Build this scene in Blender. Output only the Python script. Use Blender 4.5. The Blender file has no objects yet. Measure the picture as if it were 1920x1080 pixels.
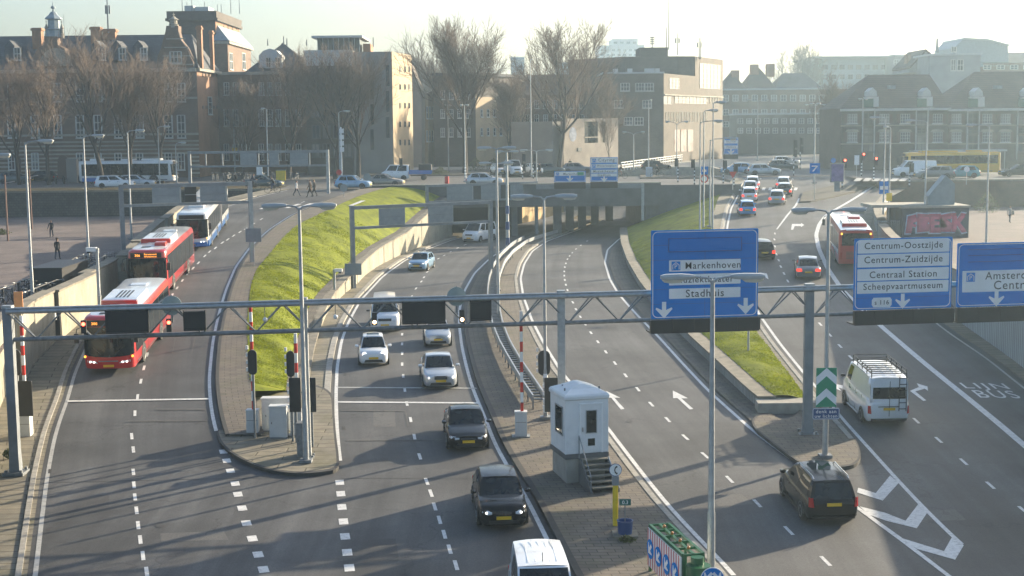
import bpy, math, random
from mathutils import Vector, Matrix, noise
PI = math.pi
R = math.radians
scene = bpy.context.scene
COL = scene.collection
rnd = random.Random(7)

# ------------------------------------------------------------------ camera
CAMZ = 7.0
FPX = 2667.0
PITCH = math.atan(308 / FPX)
ROLL = -0.0105
_F = Vector((0, math.cos(PITCH), -math.sin(PITCH)))
_R0 = Vector((1, 0, 0)); _U0 = Vector((0, math.sin(PITCH), math.cos(PITCH)))
_R = _R0 * math.cos(ROLL) + _U0 * math.sin(ROLL)
_U = -_R0 * math.sin(ROLL) + _U0 * math.cos(ROLL)
cam = bpy.data.cameras.new('camera'); camo = bpy.data.objects.new('camera', cam); COL.objects.link(camo)
cam.sensor_width = 36; cam.lens = FPX / 1920 * 36; cam.clip_end = 6000; cam.clip_start = 0.5
mw = Matrix.Identity(4)
for i, ax in enumerate((_R, _U, -_F)):
    for k in range(3): mw[k][i] = ax[k]
mw[2][3] = CAMZ
camo.matrix_world = mw
scene.camera = camo

def ray(px, py):
    d = _F * FPX + _R * (px - 960) - _U * (py - 540)
    return d / d.y
def at_Y(px, py, Y):
    d = ray(px, py); return Vector((d.x * Y, Y, CAMZ + d.z * Y))
def on(px, py, zf):
    """point of the pixel's ray on a level plane (number) or on a ramp z(Y) (function)"""
    d = ray(px, py)
    if not callable(zf):
        Y = (zf - CAMZ) / d.z
        return Vector((d.x * Y, Y, zf))
    f = lambda Y: CAMZ + d.z * Y - zf(Y)
    a, st = 28.0, 1.0
    while f(a + st) > 0 and a < 900: a += st
    b = a + st
    for _ in range(30):
        m = (a + b) / 2
        if f(m) > 0: a = m
        else: b = m
    return Vector((d.x * a, a, zf(a)))

def lerpf(pts):
    def f(y):
        if y <= pts[0][0]: i = 0
        elif y >= pts[-1][0]: i = len(pts) - 2
        else:
            i = 0
            while pts[i + 1][0] < y: i += 1
        (a, u), (b, v) = pts[i], pts[i + 1]
        return u + (v - u) * (y - a) / (b - a)
    return f
def smoothf(pts, st=2.0, n=4, lo=20, hi=320):
    f = lerpf(pts); xs = []; y = lo
    while y <= hi: xs.append(y); y += st
    v = [f(x) for x in xs]
    for _ in range(n):
        v = [v[0]] + [(v[i - 1] + v[i] + v[i + 1]) / 3 for i in range(1, len(v) - 1)] + [v[-1]]
    return lerpf(list(zip(xs, v)))
# heights of the carriageways above the crossing at the bridge (z = 0), by distance
zR = smoothf([(20, -8.1), (47, -7.3), (60, -6.75), (75, -6.2), (100, -5.75), (120, -5.55), (150, -5.6), (190, -5.6), (215, -4.6), (260, -2)])
z1 = smoothf([(20, -8.1), (47, -7.3), (56, -6.92), (70, -5.9), (90, -4.1), (111, -2.75), (130, -1.5), (150, -.3), (160, 0), (300, 0)], n=2)
z4 = smoothf([(20, -8.1), (47, -7.3), (58, -6.83), (70, -6.25), (85, -5.4), (100, -4.5), (112, -3.8), (140, -2.3), (152, -1.7), (175, -.3), (182, 0), (300, 0)], n=2)
def blend(f, a, b):
    def g_(Y):
        t = max(0, min(1, (Y - a) / (b - a))); t = t * t * (3 - 2 * t); return zR(Y) + (f(Y) - zR(Y)) * t
    return g_
z1 = blend(z1, 57, 66); z4 = blend(z4, 58, 68)
up = lambda f, d: (lambda Y: f(Y) + d)
PL, PR = -3.4, -3.2                 # the two sunken squares

class Bound:
    """a kerb, line or wall foot as X(Y), measured from the photograph"""
    def __init__(s, px, zf, n=2):
        pts = sorted(((p.y, p.x) for p in (on(x, y, zf) for x, y in px)))
        q = [pts[0]]
        for p in pts[1:]:
            if p[0] > q[-1][0] + .05: q.append(p)
        s.lo, s.hi = q[0][0], q[-1][0]
        s.f = smoothf(q, st=1.0, n=n, lo=s.lo - 30, hi=s.hi + 30)
    def __call__(s, Y): return s.f(Y)
    def tan(s, Y):
        return (s.f(Y + 1) - s.f(Y - 1)) / 2
    def off(s, d):
        """moved sideways by d metres"""
        return lambda Y: s.f(Y) + d * math.sqrt(1 + s.tan(Y) ** 2)

# ------------------------------------------------------------------ objects
def link(o, parent=None):
    COL.objects.link(o)
    if parent: o.parent = parent
    return o
def tag(o, label=None, cat=None, group=None, kind=None):
    if label: o['label'] = label
    if cat: o['category'] = cat
    if group: o['group'] = group
    if kind: o['kind'] = kind
    return o
def T(name, label, cat, loc=(0, 0, 0), rot=0, group=None):
    o = bpy.data.objects.new(name, None); link(o); o.empty_display_size = .2
    o.location = loc; o.rotation_euler = (0, 0, rot)
    return tag(o, label, cat, group)
def dup(o, label=None, loc=None, rot=None, parent=None, scale=None):
    c = o.copy(); COL.objects.link(c)
    if parent: c.parent = parent
    for ch in list(o.children): dup(ch, parent=c)
    if label: c['label'] = label
    if loc is not None: c.location = loc
    if rot is not None: c.rotation_euler = (0, 0, rot)
    if scale: c.scale = scale if not isinstance(scale, (int, float)) else (scale,) * 3
    return c

class M:
    def __init__(s): s.v = []; s.f = []; s.m = []; s.uv = None
    def vs(s, pts):
        i = len(s.v); s.v += [tuple(p) for p in pts]; return i
    def poly(s, pts, m=0):
        i = s.vs(pts); s.f.append(tuple(range(i, i + len(pts)))); s.m.append(m); return s
    def box(s, x, y, z, sx, sy, sz, m=0, rz=0, top=1.0):
        """centre x, y; bottom z"""
        c, n = math.cos(rz), math.sin(rz); P = []
        for zz, k in ((z, 1), (z + sz, top)):
            for a, b in ((-1, -1), (1, -1), (1, 1), (-1, 1)):
                u, w = a * sx / 2 * k, b * sy / 2 * k
                P.append((x + u * c - w * n, y + u * n + w * c, zz))
        i = s.vs(P)
        for q in ((3, 2, 1, 0), (4, 5, 6, 7), (0, 1, 5, 4), (1, 2, 6, 5), (2, 3, 7, 6), (3, 0, 4, 7)):
            s.f.append(tuple(i + k for k in q)); s.m.append(m)
        return s
    def bx(s, x0, x1, y0, y1, z0, z1, m=0):
        return s.box((x0 + x1) / 2, (y0 + y1) / 2, z0, x1 - x0, y1 - y0, z1 - z0, m)
    def bar(s, p, q, w, h, m=0, upv=(0, 0, 1)):
        p, q = Vector(p), Vector(q); d = (q - p).normalized(); u = Vector(upv)
        if abs(d.dot(u)) > .98: u = Vector((1, 0, 0))
        a = d.cross(u).normalized() * w / 2; b = a.normalized().cross(d) * h / 2
        i = s.vs([e + a * k + b * l for e in (p, q) for k, l in ((-1, -1), (1, -1), (1, 1), (-1, 1))])
        for t in ((0, 1, 2, 3), (7, 6, 5, 4), (0, 4, 5, 1), (1, 5, 6, 2), (2, 6, 7, 3), (3, 7, 4, 0)):
            s.f.append(tuple(i + k for k in t)); s.m.append(m)
        return s
    def tube(s, p, q, r, r2=None, n=8, m=0, caps=True):
        return s.path([p, q], [r, r if r2 is None else r2], n, m, caps)
    def path(s, pts, r, n=8, m=0, caps=True):
        pts = [Vector(p) for p in pts]; rs = r if isinstance(r, (list, tuple)) else [r] * len(pts)
        i0 = len(s.v); a = None
        for k, p in enumerate(pts):
            d = (pts[min(k + 1, len(pts) - 1)] - pts[max(k - 1, 0)])
            d = d.normalized() if d.length > 1e-9 else Vector((0, 0, 1))
            if a is None: a = d.orthogonal().normalized()
            else:
                a = a - d * a.dot(d); a = a.normalized() if a.length > 1e-6 else d.orthogonal().normalized()
            b = d.cross(a)
            for j in range(n):
                t = 2 * PI * j / n
                s.v.append(tuple(p + (a * math.cos(t) + b * math.sin(t)) * rs[k]))
        for k in range(len(pts) - 1):
            for j in range(n):
                A = i0 + k * n + j; B = i0 + k * n + (j + 1) % n
                s.f.append((A, B, B + n, A + n)); s.m.append(m)
        if caps:
            s.f.append(tuple(i0 + j for j in reversed(range(n)))); s.m.append(m)
            e = i0 + (len(pts) - 1) * n
            s.f.append(tuple(e + j for j in range(n))); s.m.append(m)
        return s
    def loft(s, rings, m=0, close=True, cap=True):
        n = len(rings[0]); i0 = len(s.v)
        for r in rings: s.v += [tuple(p) for p in r]
        for k in range(len(rings) - 1):
            for j in range(n if close else n - 1):
                A = i0 + k * n + j; B = i0 + k * n + (j + 1) % n
                s.f.append((A, B, B + n, A + n)); s.m.append(m)
        if cap and close:
            s.f.append(tuple(i0 + j for j in reversed(range(n)))); s.m.append(m)
            e = i0 + (len(rings) - 1) * n
            s.f.append(tuple(e + j for j in range(n))); s.m.append(m)
        return s
    def prism(s, xy, z0, z1, m=0, mt=None):
        n = len(xy); i = s.vs([(x, y, z0) for x, y in xy] + [(x, y, z1) for x, y in xy])
        s.f.append(tuple(i + k for k in reversed(range(n)))); s.m.append(m)
        s.f.append(tuple(i + n + k for k in range(n))); s.m.append(m if mt is None else mt)
        for k in range(n):
            l = (k + 1) % n; s.f.append((i + k, i + l, i + n + l, i + n + k)); s.m.append(m)
        return s
    def slab(s, pts, d, m=0):
        """planar polygon given thickness d (a vector)"""
        pts = [Vector(p) for p in pts]; d = Vector(d); n = len(pts)
        i = s.vs(pts + [p + d for p in pts])
        s.f.append(tuple(i + k for k in range(n))); s.m.append(m)
        s.f.append(tuple(i + n + k for k in reversed(range(n)))); s.m.append(m)
        for k in range(n):
            l = (k + 1) % n; s.f.append((i + l, i + k, i + n + k, i + n + l)); s.m.append(m)
        return s
    def disc(s, c, r, axis='y', n=24, m=0, t=.02, sx=1):
        c = Vector(c); P = []
        for k in range(n):
            a = 2 * PI * k / n; u, w = math.cos(a) * r * sx, math.sin(a) * r
            P.append(c + (Vector((u, 0, w)) if axis == 'y' else Vector((0, u, w)) if axis == 'x' else Vector((u, w, 0))))
        d = {'y': (0, t, 0), 'x': (t, 0, 0), 'z': (0, 0, t)}[axis]
        return s.slab(P, d, m)
    def xf(s, mat):
        s.v = [tuple(mat @ Vector(p)) for p in s.v]; return s
    def add(s, o, mat=None):
        i = len(s.v)
        s.v += [tuple(mat @ Vector(p)) for p in o.v] if mat else o.v
        s.f += [tuple(i + k for k in q) for q in o.f]; s.m += o.m
        return s
    def ob(s, name, mats, parent=None, smooth=False, recalc=True, **kw):
        me = bpy.data.meshes.new(name); me.from_pydata(s.v, [], s.f)
        mats = mats if isinstance(mats, (list, tuple)) else [mats]
        for m in mats: me.materials.append(m)
        if len(mats) > 1: me.polygons.foreach_set('material_index', s.m)
        if recalc:
            import bmesh
            b = bmesh.new(); b.from_mesh(me); bmesh.ops.recalc_face_normals(b, faces=b.faces); b.to_mesh(me); b.free()
        if smooth:
            me.polygons.foreach_set('use_smooth', [True] * len(me.polygons))
            if smooth != 2: me.set_sharp_from_angle(angle=R(smooth if smooth > 2 else 38))
        me.update()
        o = bpy.data.objects.new(name, me); link(o, parent)
        return tag(o, **kw)

def text_mesh(txt, size=1.0, align='CENTER', space=1.0):
    cu = bpy.data.curves.new('lettering', 'FONT'); cu.body = txt; cu.size = size
    cu.align_x = align; cu.align_y = 'CENTER'; cu.space_character = space; cu.resolution_u = 3
    cu.offset = .004 * size
    o = bpy.data.objects.new('lettering', cu); COL.objects.link(o)
    bpy.context.view_layer.update()
    me = bpy.data.meshes.new_from_object(o.evaluated_get(bpy.context.evaluated_depsgraph_get()))
    m = M(); m.v = [tuple(v.co) for v in me.vertices]; m.f = [tuple(p.vertices) for p in me.polygons]; m.m = [0] * len(m.f)
    bpy.data.objects.remove(o); bpy.data.curves.remove(cu); bpy.data.meshes.remove(me)
    return m
def fit_w(m, w=None, h=None):
    """scale flat lettering to a width and/or height, about its own middle"""
    xs = [p[0] for p in m.v]; ys = [p[1] for p in m.v]
    cx, cy = (min(xs) + max(xs)) / 2, (min(ys) + max(ys)) / 2
    kx = w / (max(xs) - min(xs)) if w else None; ky = h / (max(ys) - min(ys)) if h else None
    kx = kx or ky; ky = ky or kx
    m.v = [((x - cx) * kx, (y - cy) * ky, z) for x, y, z in m.v]
    return m

# ------------------------------------------------------------------ materials
def lin(c): return tuple(((x / 255) / 12.92 if x <= 10.3 else ((x / 255 + .055) / 1.055) ** 2.4) for x in c)
def mat(name, col, rough=.6, metal=0.0, var=.12, scale=3.0, bump=0.0, bscale=None, coat=0.0, emit=None, est=0, spec=None, detail=5, col2=None, trans=0, dirt=0, uvs=False):
    """plain surface: the colour drifts by var through noise, with an optional bump"""
    m = bpy.data.materials.new(name); m.use_nodes = True; n = m.node_tree.nodes; l = m.node_tree.links
    b = n['Principled BSDF']; b.inputs['Roughness'].default_value = rough; b.inputs['Metallic'].default_value = metal
    if coat: b.inputs['Coat Weight'].default_value = coat; b.inputs['Coat Roughness'].default_value = .06
    if spec is not None: b.inputs['Specular IOR Level'].default_value = spec
    c4 = (*col, 1)
    tc = n.new('ShaderNodeTexCoord')
    src = tc.outputs['Object']
    if var or col2:
        no = n.new('ShaderNodeTexNoise'); no.inputs['Scale'].default_value = scale; no.inputs['Detail'].default_value = detail
        l.new(src, no.inputs['Vector'])
        mx = n.new('ShaderNodeMix'); mx.data_type = 'RGBA'
        mx.inputs[6].default_value = (*[x * (1 - var) for x in col], 1)
        mx.inputs[7].default_value = (*(col2 or [min(1, x * (1 + var)) for x in col]), 1)
        mr = n.new('ShaderNodeMapRange'); mr.inputs[1].default_value = .3; mr.inputs[2].default_value = .7
        l.new(no.outputs['Fac'], mr.inputs[0]); l.new(mr.outputs[0], mx.inputs[0])
        out = mx.outputs[2]
        if dirt:
            n2 = n.new('ShaderNodeTexNoise'); n2.inputs['Scale'].default_value = scale * .23; n2.inputs['Detail'].default_value = 8; n2.inputs['Roughness'].default_value = .7
            l.new(src, n2.inputs['Vector'])
            r2 = n.new('ShaderNodeMapRange'); r2.inputs[1].default_value = .5; r2.inputs[2].default_value = .75; r2.inputs[4].default_value = dirt
            l.new(n2.outputs['Fac'], r2.inputs[0])
            m2 = n.new('ShaderNodeMix'); m2.data_type = 'RGBA'; m2.inputs[7].default_value = (.05, .047, .04, 1)
            l.new(r2.outputs[0], m2.inputs[0]); l.new(out, m2.inputs[6]); out = m2.outputs[2]
        l.new(out, b.inputs['Base Color'])
    else: b.inputs['Base Color'].default_value = c4
    if bump:
        nb = n.new('ShaderNodeTexNoise'); nb.inputs['Scale'].default_value = bscale or scale * 6; nb.inputs['Detail'].default_value = 4
        l.new(src, nb.inputs['Vector'])
        bp = n.new('ShaderNodeBump'); bp.inputs['Strength'].default_value = bump; bp.inputs['Distance'].default_value = .02
        l.new(nb.outputs['Fac'], bp.inputs['Height']); l.new(bp.outputs['Normal'], b.inputs['Normal'])
    if emit:
        b.inputs['Emission Color'].default_value = (*emit, 1); b.inputs['Emission Strength'].default_value = est
    if trans:
        tr = n.new('ShaderNodeBsdfTranslucent'); ms = n.new('ShaderNodeMixShader'); ms.inputs[0].default_value = trans
        if var or col2: l.new(out, tr.inputs['Color'])
        else: tr.inputs['Color'].default_value = c4
        l.new(b.outputs[0], ms.inputs[1]); l.new(tr.outputs[0], ms.inputs[2]); l.new(ms.outputs[0], n['Material Output'].inputs['Surface'])
    return m
def brickmat(name, c1, c2, mortar, w, h, uv=True, rough=.85, msize=.02, off=.5, var=.25, nscale=1.2, moss=None, bump=.4):
    """bricks or slabs of w by h metres, laid along the surface's own metre UVs or its object axes"""
    m = bpy.data.materials.new(name); m.use_nodes = True; n = m.node_tree.nodes; l = m.node_tree.links
    b = n['Principled BSDF']; b.inputs['Roughness'].default_value = rough
    tc = n.new('ShaderNodeTexCoord'); br = n.new('ShaderNodeTexBrick')
    br.inputs['Scale'].default_value = 1; br.inputs['Brick Width'].default_value = w; br.inputs['Row Height'].default_value = h
    br.inputs['Mortar Size'].default_value = msize; br.offset = off; br.inputs['Mortar Smooth'].default_value = .3
    br.inputs['Color1'].default_value = (*c1, 1); br.inputs['Color2'].default_value = (*c2, 1); br.inputs['Mortar'].default_value = (*mortar, 1)
    if uv: l.new(tc.outputs['UV'], br.inputs['Vector'])
    else:
        sx = n.new('ShaderNodeSeparateXYZ'); cx = n.new('ShaderNodeCombineXYZ'); ad = n.new('ShaderNodeMath'); ad.operation = 'ADD'
        l.new(tc.outputs['Object'], sx.inputs[0]); l.new(sx.outputs[0], ad.inputs[0]); l.new(sx.outputs[1], ad.inputs[1])
        l.new(ad.outputs[0], cx.inputs[0]); l.new(sx.outputs[2], cx.inputs[1]); l.new(cx.outputs[0], br.inputs['Vector'])
    no = n.new('ShaderNodeTexNoise'); no.inputs['Scale'].default_value = nscale; no.inputs['Detail'].default_value = 7; no.inputs['Roughness'].default_value = .65
    l.new(tc.outputs['Object'], no.inputs['Vector'])
    mr = n.new('ShaderNodeMapRange'); mr.inputs[1].default_value = .3; mr.inputs[2].default_value = .7; mr.inputs[3].default_value = 1 - var; mr.inputs[4].default_value = 1 + var
    l.new(no.outputs['Fac'], mr.inputs[0])
    vm = n.new('ShaderNodeVectorMath'); vm.operation = 'MULTIPLY'; l.new(br.outputs['Color'], vm.inputs[0]); l.new(mr.outputs[0], vm.inputs[1])
    out = vm.outputs[0]
    if moss:
        n2 = n.new('ShaderNodeTexNoise'); n2.inputs['Scale'].default_value = .35; n2.inputs['Detail'].default_value = 9; n2.inputs['Roughness'].default_value = .75
        l.new(tc.outputs['Object'], n2.inputs['Vector'])
        r2 = n.new('ShaderNodeMapRange'); r2.inputs[1].default_value = .5; r2.inputs[2].default_value = .72; r2.inputs[4].default_value = .75
        l.new(n2.outputs['Fac'], r2.inputs[0]); m2 = n.new('ShaderNodeMix'); m2.data_type = 'RGBA'; m2.inputs[7].default_value = (*moss, 1)
        l.new(r2.outputs[0], m2.inputs[0]); l.new(out, m2.inputs[6]); out = m2.outputs[2]
    l.new(out, b.inputs['Base Color'])
    bp = n.new('ShaderNodeBump'); bp.inputs['Strength'].default_value = bump; bp.inputs['Distance'].default_value = .02
    l.new(br.outputs['Fac'], bp.inputs['Height']); bp.invert = True; l.new(bp.outputs[0], b.inputs['Normal'])
    return m
def asphalt(name, col, patch=.25, wear=True):
    m = bpy.data.materials.new(name); m.use_nodes = True; n = m.node_tree.nodes; l = m.node_tree.links
    b = n['Principled BSDF']; b.inputs['Roughness'].default_value = .72; b.inputs['Specular IOR Level'].default_value = .45
    tc = n.new('ShaderNodeTexCoord')
    def no(s, d=6, r=.6, sc=None):
        x = n.new('ShaderNodeTexNoise'); x.inputs['Scale'].default_value = s; x.inputs['Detail'].default_value = d; x.inputs['Roughness'].default_value = r
        if sc:
            mp = n.new('ShaderNodeMapping'); mp.inputs['Scale'].default_value = sc; l.new(tc.outputs['UV'], mp.inputs[0]); l.new(mp.outputs[0], x.inputs['Vector'])
        else: l.new(tc.outputs['Object'], x.inputs['Vector'])
        return x.outputs['Fac']
    def rng(f, a, c, lo, hi):
        x = n.new('ShaderNodeMapRange'); x.inputs[1].default_value = a; x.inputs[2].default_value = c; x.inputs[3].default_value = lo; x.inputs[4].default_value = hi
        l.new(f, x.inputs[0]); return x.outputs[0]
    def mul(a, c):
        x = n.new('ShaderNodeMath'); x.operation = 'MULTIPLY'; l.new(a, x.inputs[0]); l.new(c, x.inputs[1]); return x.outputs[0]
    grain = rng(no(16, 5, .85), .32, .68, .62, 1.42)
    big = rng(no(.16, 6, .6), .35, .65, 1 - patch, 1 + patch)
    streak = rng(no(1.0, 5, .6, (.9, .02, 1)), .3, .7, .66, 1.34) if wear else rng(no(1, 3), .3, .7, .95, 1.05)
    f = mul(mul(grain, big), streak)
    vo = n.new('ShaderNodeTexVoronoi'); vo.feature = 'DISTANCE_TO_EDGE'; vo.inputs['Scale'].default_value = .11
    w = n.new('ShaderNodeTexNoise'); w.inputs['Scale'].default_value = .8; w.inputs['Detail'].default_value = 6; l.new(tc.outputs['Object'], w.inputs['Vector'])
    vm = n.new('ShaderNodeVectorMath'); vm.operation = 'MULTIPLY_ADD'; vm.inputs[1].default_value = (2.4, 2.4, 2.4)
    l.new(w.outputs['Color'], vm.inputs[0]); l.new(tc.outputs['Object'], vm.inputs[2]); l.new(vm.outputs[0], vo.inputs['Vector'])
    f = mul(f, rng(vo.outputs['Distance'], .0, .006, .6, 1))
    vs = n.new('ShaderNodeVectorMath'); vs.operation = 'SCALE'; vs.inputs[0].default_value = col; l.new(f, vs.inputs['Scale'])
    l.new(vs.outputs[0], b.inputs['Base Color'])
    bp = n.new('ShaderNodeBump'); bp.inputs['Strength'].default_value = .35; bp.inputs['Distance'].default_value = .012
    l.new(no(60, 2), bp.inputs['Height']); l.new(bp.outputs[0], b.inputs['Normal'])
    return m
def paintmark(name, col=(.62, .62, .6)):
    """road paint, worn through in places"""
    m = mat(name, col, .6, var=.1, scale=6)
    n = m.node_tree.nodes; l = m.node_tree.links; b = n['Principled BSDF']
    tc = n.new('ShaderNodeTexCoord'); x = n.new('ShaderNodeTexNoise'); x.inputs['Scale'].default_value = 5; x.inputs['Detail'].default_value = 9; x.inputs['Roughness'].default_value = .8
    l.new(tc.outputs['Object'], x.inputs['Vector'])
    r = n.new('ShaderNodeMapRange'); r.inputs[1].default_value = .5; r.inputs[2].default_value = .68; r.inputs[4].default_value = .62; l.new(x.outputs['Fac'], r.inputs[0])
    mx = n.new('ShaderNodeMix'); mx.data_type = 'RGBA'; mx.inputs[7].default_value = (.09, .09, .09, 1)
    s = b.inputs['Base Color'].links[0].from_socket
    l.new(r.outputs[0], mx.inputs[0]); l.new(s, mx.inputs[6]); l.new(mx.outputs[2], b.inputs['Base Color'])
    return m
def roadmat_grass(name, trans=.38):
    m = bpy.data.materials.new(name); m.use_nodes = True; n = m.node_tree.nodes; l = m.node_tree.links
    b = n['Principled BSDF']; b.inputs['Roughness'].default_value = .75; b.inputs['Specular IOR Level'].default_value = .2
    tc = n.new('ShaderNodeTexCoord'); x = n.new('ShaderNodeTexNoise'); x.inputs['Scale'].default_value = .7; x.inputs['Detail'].default_value = 9; x.inputs['Roughness'].default_value = .72
    l.new(tc.outputs['Object'], x.inputs['Vector'])
    cr = n.new('ShaderNodeValToRGB'); e = cr.color_ramp.elements
    e[0].position = .34; e[0].color = (.15, .175, .014, 1); e[1].position = .62; e[1].color = (.30, .335, .02, 1)
    k = e.new(.5); k.color = (.225, .265, .016, 1); k = e.new(.78); k.color = (.33, .29, .07, 1)
    l.new(x.outputs['Fac'], cr.inputs[0])
    y = n.new('ShaderNodeTexNoise'); y.inputs['Scale'].default_value = 9; y.inputs['Detail'].default_value = 4; l.new(tc.outputs['Object'], y.inputs['Vector'])
    r = n.new('ShaderNodeMapRange'); r.inputs[1].default_value = .3; r.inputs[2].default_value = .7; r.inputs[3].default_value = .86; r.inputs[4].default_value = 1.14; l.new(y.outputs['Fac'], r.inputs[0])
    vm = n.new('ShaderNodeVectorMath'); vm.operation = 'SCALE'; l.new(cr.outputs[0], vm.inputs[0]); l.new(r.outputs[0], vm.inputs['Scale'])
    l.new(vm.outputs[0], b.inputs['Base Color'])
    bp = n.new('ShaderNodeBump'); bp.inputs['Strength'].default_value = .25; bp.inputs['Distance'].default_value = .04; l.new(y.outputs['Fac'], bp.inputs['Height']); l.new(bp.outputs[0], b.inputs['Normal'])
    tr = n.new('ShaderNodeBsdfTranslucent'); ms = n.new('ShaderNodeMixShader'); ms.inputs[0].default_value = trans
    l.new(vm.outputs[0], tr.inputs['Color']); l.new(b.outputs[0], ms.inputs[1]); l.new(tr.outputs[0], ms.inputs[2]); l.new(ms.outputs[0], n['Material Output'].inputs['Surface'])
    return m

MT = {}
MT['asphalt'] = asphalt('asphalt', (.066, .066, .066), patch=.32)
MT['street'] = asphalt('street_asphalt', (.085, .083, .08), wear=False)
MT['paint'] = paintmark('road_paint')
MT['oldpaint'] = paintmark('worn_road_paint', (.38, .38, .36))
MT['slab'] = brickmat('shoulder_slabs', (.165, .15, .115), (.21, .185, .135), (.06, .052, .032), 2.4, .62, msize=.03, moss=(.10, .095, .035))
MT['pave'] = brickmat('median_paving', (.115, .10, .085), (.15, .125, .095), (.045, .04, .03), .6, .3, msize=.02, moss=(.07, .075, .03))
MT['plaza'] = brickmat('plaza_bricks', (.125, .10, .092), (.15, .118, .105), (.07, .06, .055), .21, .07, msize=.006, nscale=.4)
MT['kerb'] = mat('kerb_concrete', (.30, .285, .25), .85, var=.2, scale=4, bump=.2, dirt=.5)
MT['gutter'] = mat('gutter', (.035, .034, .032), .8, var=.25, scale=3)
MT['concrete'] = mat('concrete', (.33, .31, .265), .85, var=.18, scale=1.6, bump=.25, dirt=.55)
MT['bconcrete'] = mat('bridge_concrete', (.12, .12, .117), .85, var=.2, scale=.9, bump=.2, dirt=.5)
MT['grass'] = roadmat_grass('grass')
MT['galv'] = mat('galvanised_steel', (.36, .38, .39), .45, .55, var=.15, scale=5)
MT['galvd'] = mat('dull_steel', (.20, .215, .225), .55, .5, var=.2, scale=5)
MT['gsteel'] = mat('grey_gantry_paint', (.20, .22, .235), .5, .15, var=.15, scale=2)
MT['black'] = mat('black_panel', (.013, .014, .016), .5, var=.2, scale=4)
MT['blk'] = mat('black_plastic', (.02, .02, .021), .45, var=0)
MT['white'] = mat('white_enamel', (.74, .75, .74), .4, var=.05, scale=2, dirt=.25)
MT['cab'] = mat('cabinet_grey', (.52, .54, .54), .5, var=.07, scale=3, dirt=.35)
MT['red'] = mat('red_enamel', (.55, .02, .015), .4, var=.1)
MT['blue'] = mat('sign_blue', (.0, .185, .56), .6, var=.06, scale=.8, spec=.05)
MT['dblue'] = mat('dark_sign_blue', (.01, .05, .17), .4, var=.05)
MT['sgreen'] = mat('sign_green', (.005, .25, .13), .4, var=.05)
MT['yellow'] = mat('yellow_enamel', (.72, .5, .02), .4, var=.1)
MT['ink'] = mat('sign_ink', (.012, .012, .014), .5, var=0)
MT['swhite'] = mat('sign_white', (.78, .79, .78), .5, var=.04, scale=2, dirt=.12)
MT['lens'] = mat('lamp_lens', (.62, .6, .5), .25, var=.05)
MT['lampgrey'] = mat('lamp_housing', (.42, .44, .44), .4, .3, var=.08)
MT['tyre'] = mat('tyre_rubber', (.018, .018, .018), .8, var=.2, scale=8)
MT['rim'] = mat('alloy_rim', (.42, .43, .44), .3, .8, var=.05)
MT['glass'] = mat('tinted_glass', (.008, .013, .016), .03, var=.5, scale=2.5, spec=.4)
MT['chrome'] = mat('chrome', (.6, .6, .6), .15, 1, var=0)
MT['headlamp'] = mat('headlamp_glass', (.62, .65, .68), .1, var=0, coat=.5)
MT['headlit'] = mat('lit_headlamp', (.8, .85, .9), .1, var=0, emit=(1, .97, .88), est=1.1)
MT['tail'] = mat('tail_lamp', (.45, .012, .012), .2, var=0, coat=.4)
MT['taillit'] = mat('lit_tail_lamp', (.6, .02, .02), .2, var=0, emit=(1, .05, .02), est=.6)
MT['amber'] = mat('amber_lamp', (.6, .2, .02), .3, var=0, emit=(1, .42, .05), est=1.2)
MT['plate'] = mat('number_plate', (.72, .44, .015), .4, var=.03)
# ------------------------------------------------------------------ boundaries measured in the photograph
W1 = Bound([(2, 895), (22, 790), (40, 740), (65, 682), (110, 638), (165, 590), (225, 545), (262, 492), (300, 445), (345, 403), (400, 385), (470, 366)], z1)
E1 = Bound([(62, 1110), (66, 1080), (80, 960), (89, 890), (100, 830), (108, 800), (125, 755), (140, 700), (168, 638), (204, 585), (245, 530), (285, 480), (322, 440), (375, 406), (430, 386), (490, 368)], z1)
R1 = Bound([(415, 840), (405, 808), (399, 785), (394, 750), (392, 710), (399, 640), (410, 590), (425, 540), (442, 500), (470, 462), (505, 430), (545, 404), (600, 380), (665, 358)], z1)
G1 = Bound([(483, 762), (470, 710), (464, 640), (464, 600), (467, 560), (472, 530), (482, 503), (505, 477), (530, 446), (556, 422), (612, 395), (657, 374), (710, 356)], up(z1, .15))
W2 = Bound([(576, 735), (579, 705), (587, 662), (598, 630), (609, 598), (626, 572), (650, 550), (668, 536), (685, 518), (712, 499), (755, 478), (805, 457), (840, 446), (885, 434)], zR)
E2 = Bound([(644, 905), (640, 882), (634, 835), (631, 790), (630, 740), (632, 690), (640, 640), (653, 605), (677, 562), (697, 541), (716, 520), (760, 488), (800, 468), (850, 449), (890, 440)], zR)
R2 = Bound([(1060, 1080), (1020, 1000), (989, 937), (962, 893), (928, 833), (911, 788), (897, 755), (885, 725), (875, 690), (866, 650), (861, 610), (862, 578), (871, 545), (890, 512), (918, 485), (950, 464), (985, 448)], zR)
E3 = Bound([(1420, 1135), (1375, 1075), (1320, 1020), (1250, 945), (1200, 882), (1160, 830), (1140, 803), (1103, 757), (1052, 697), (1022, 648), (997, 600), (981, 555), (976, 522), (983, 495), (998, 471), (1026, 452), (1070, 436), (1130, 414), (1180, 392)], zR)
R3 = Bound([(1590, 950), (1510, 880), (1420, 815), (1375, 775), (1325, 730), (1280, 682), (1235, 632), (1190, 586), (1160, 552), (1143, 523), (1134, 492), (1139, 468), (1161, 448), (1205, 422)], zR)
W3 = Bound([(1472, 797), (1435, 778), (1390, 738), (1340, 690), (1300, 652), (1262, 615), (1230, 580), (1200, 541), (1178, 503), (1166, 470), (1163, 442), (1176, 417), (1208, 395)], zR)
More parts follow.
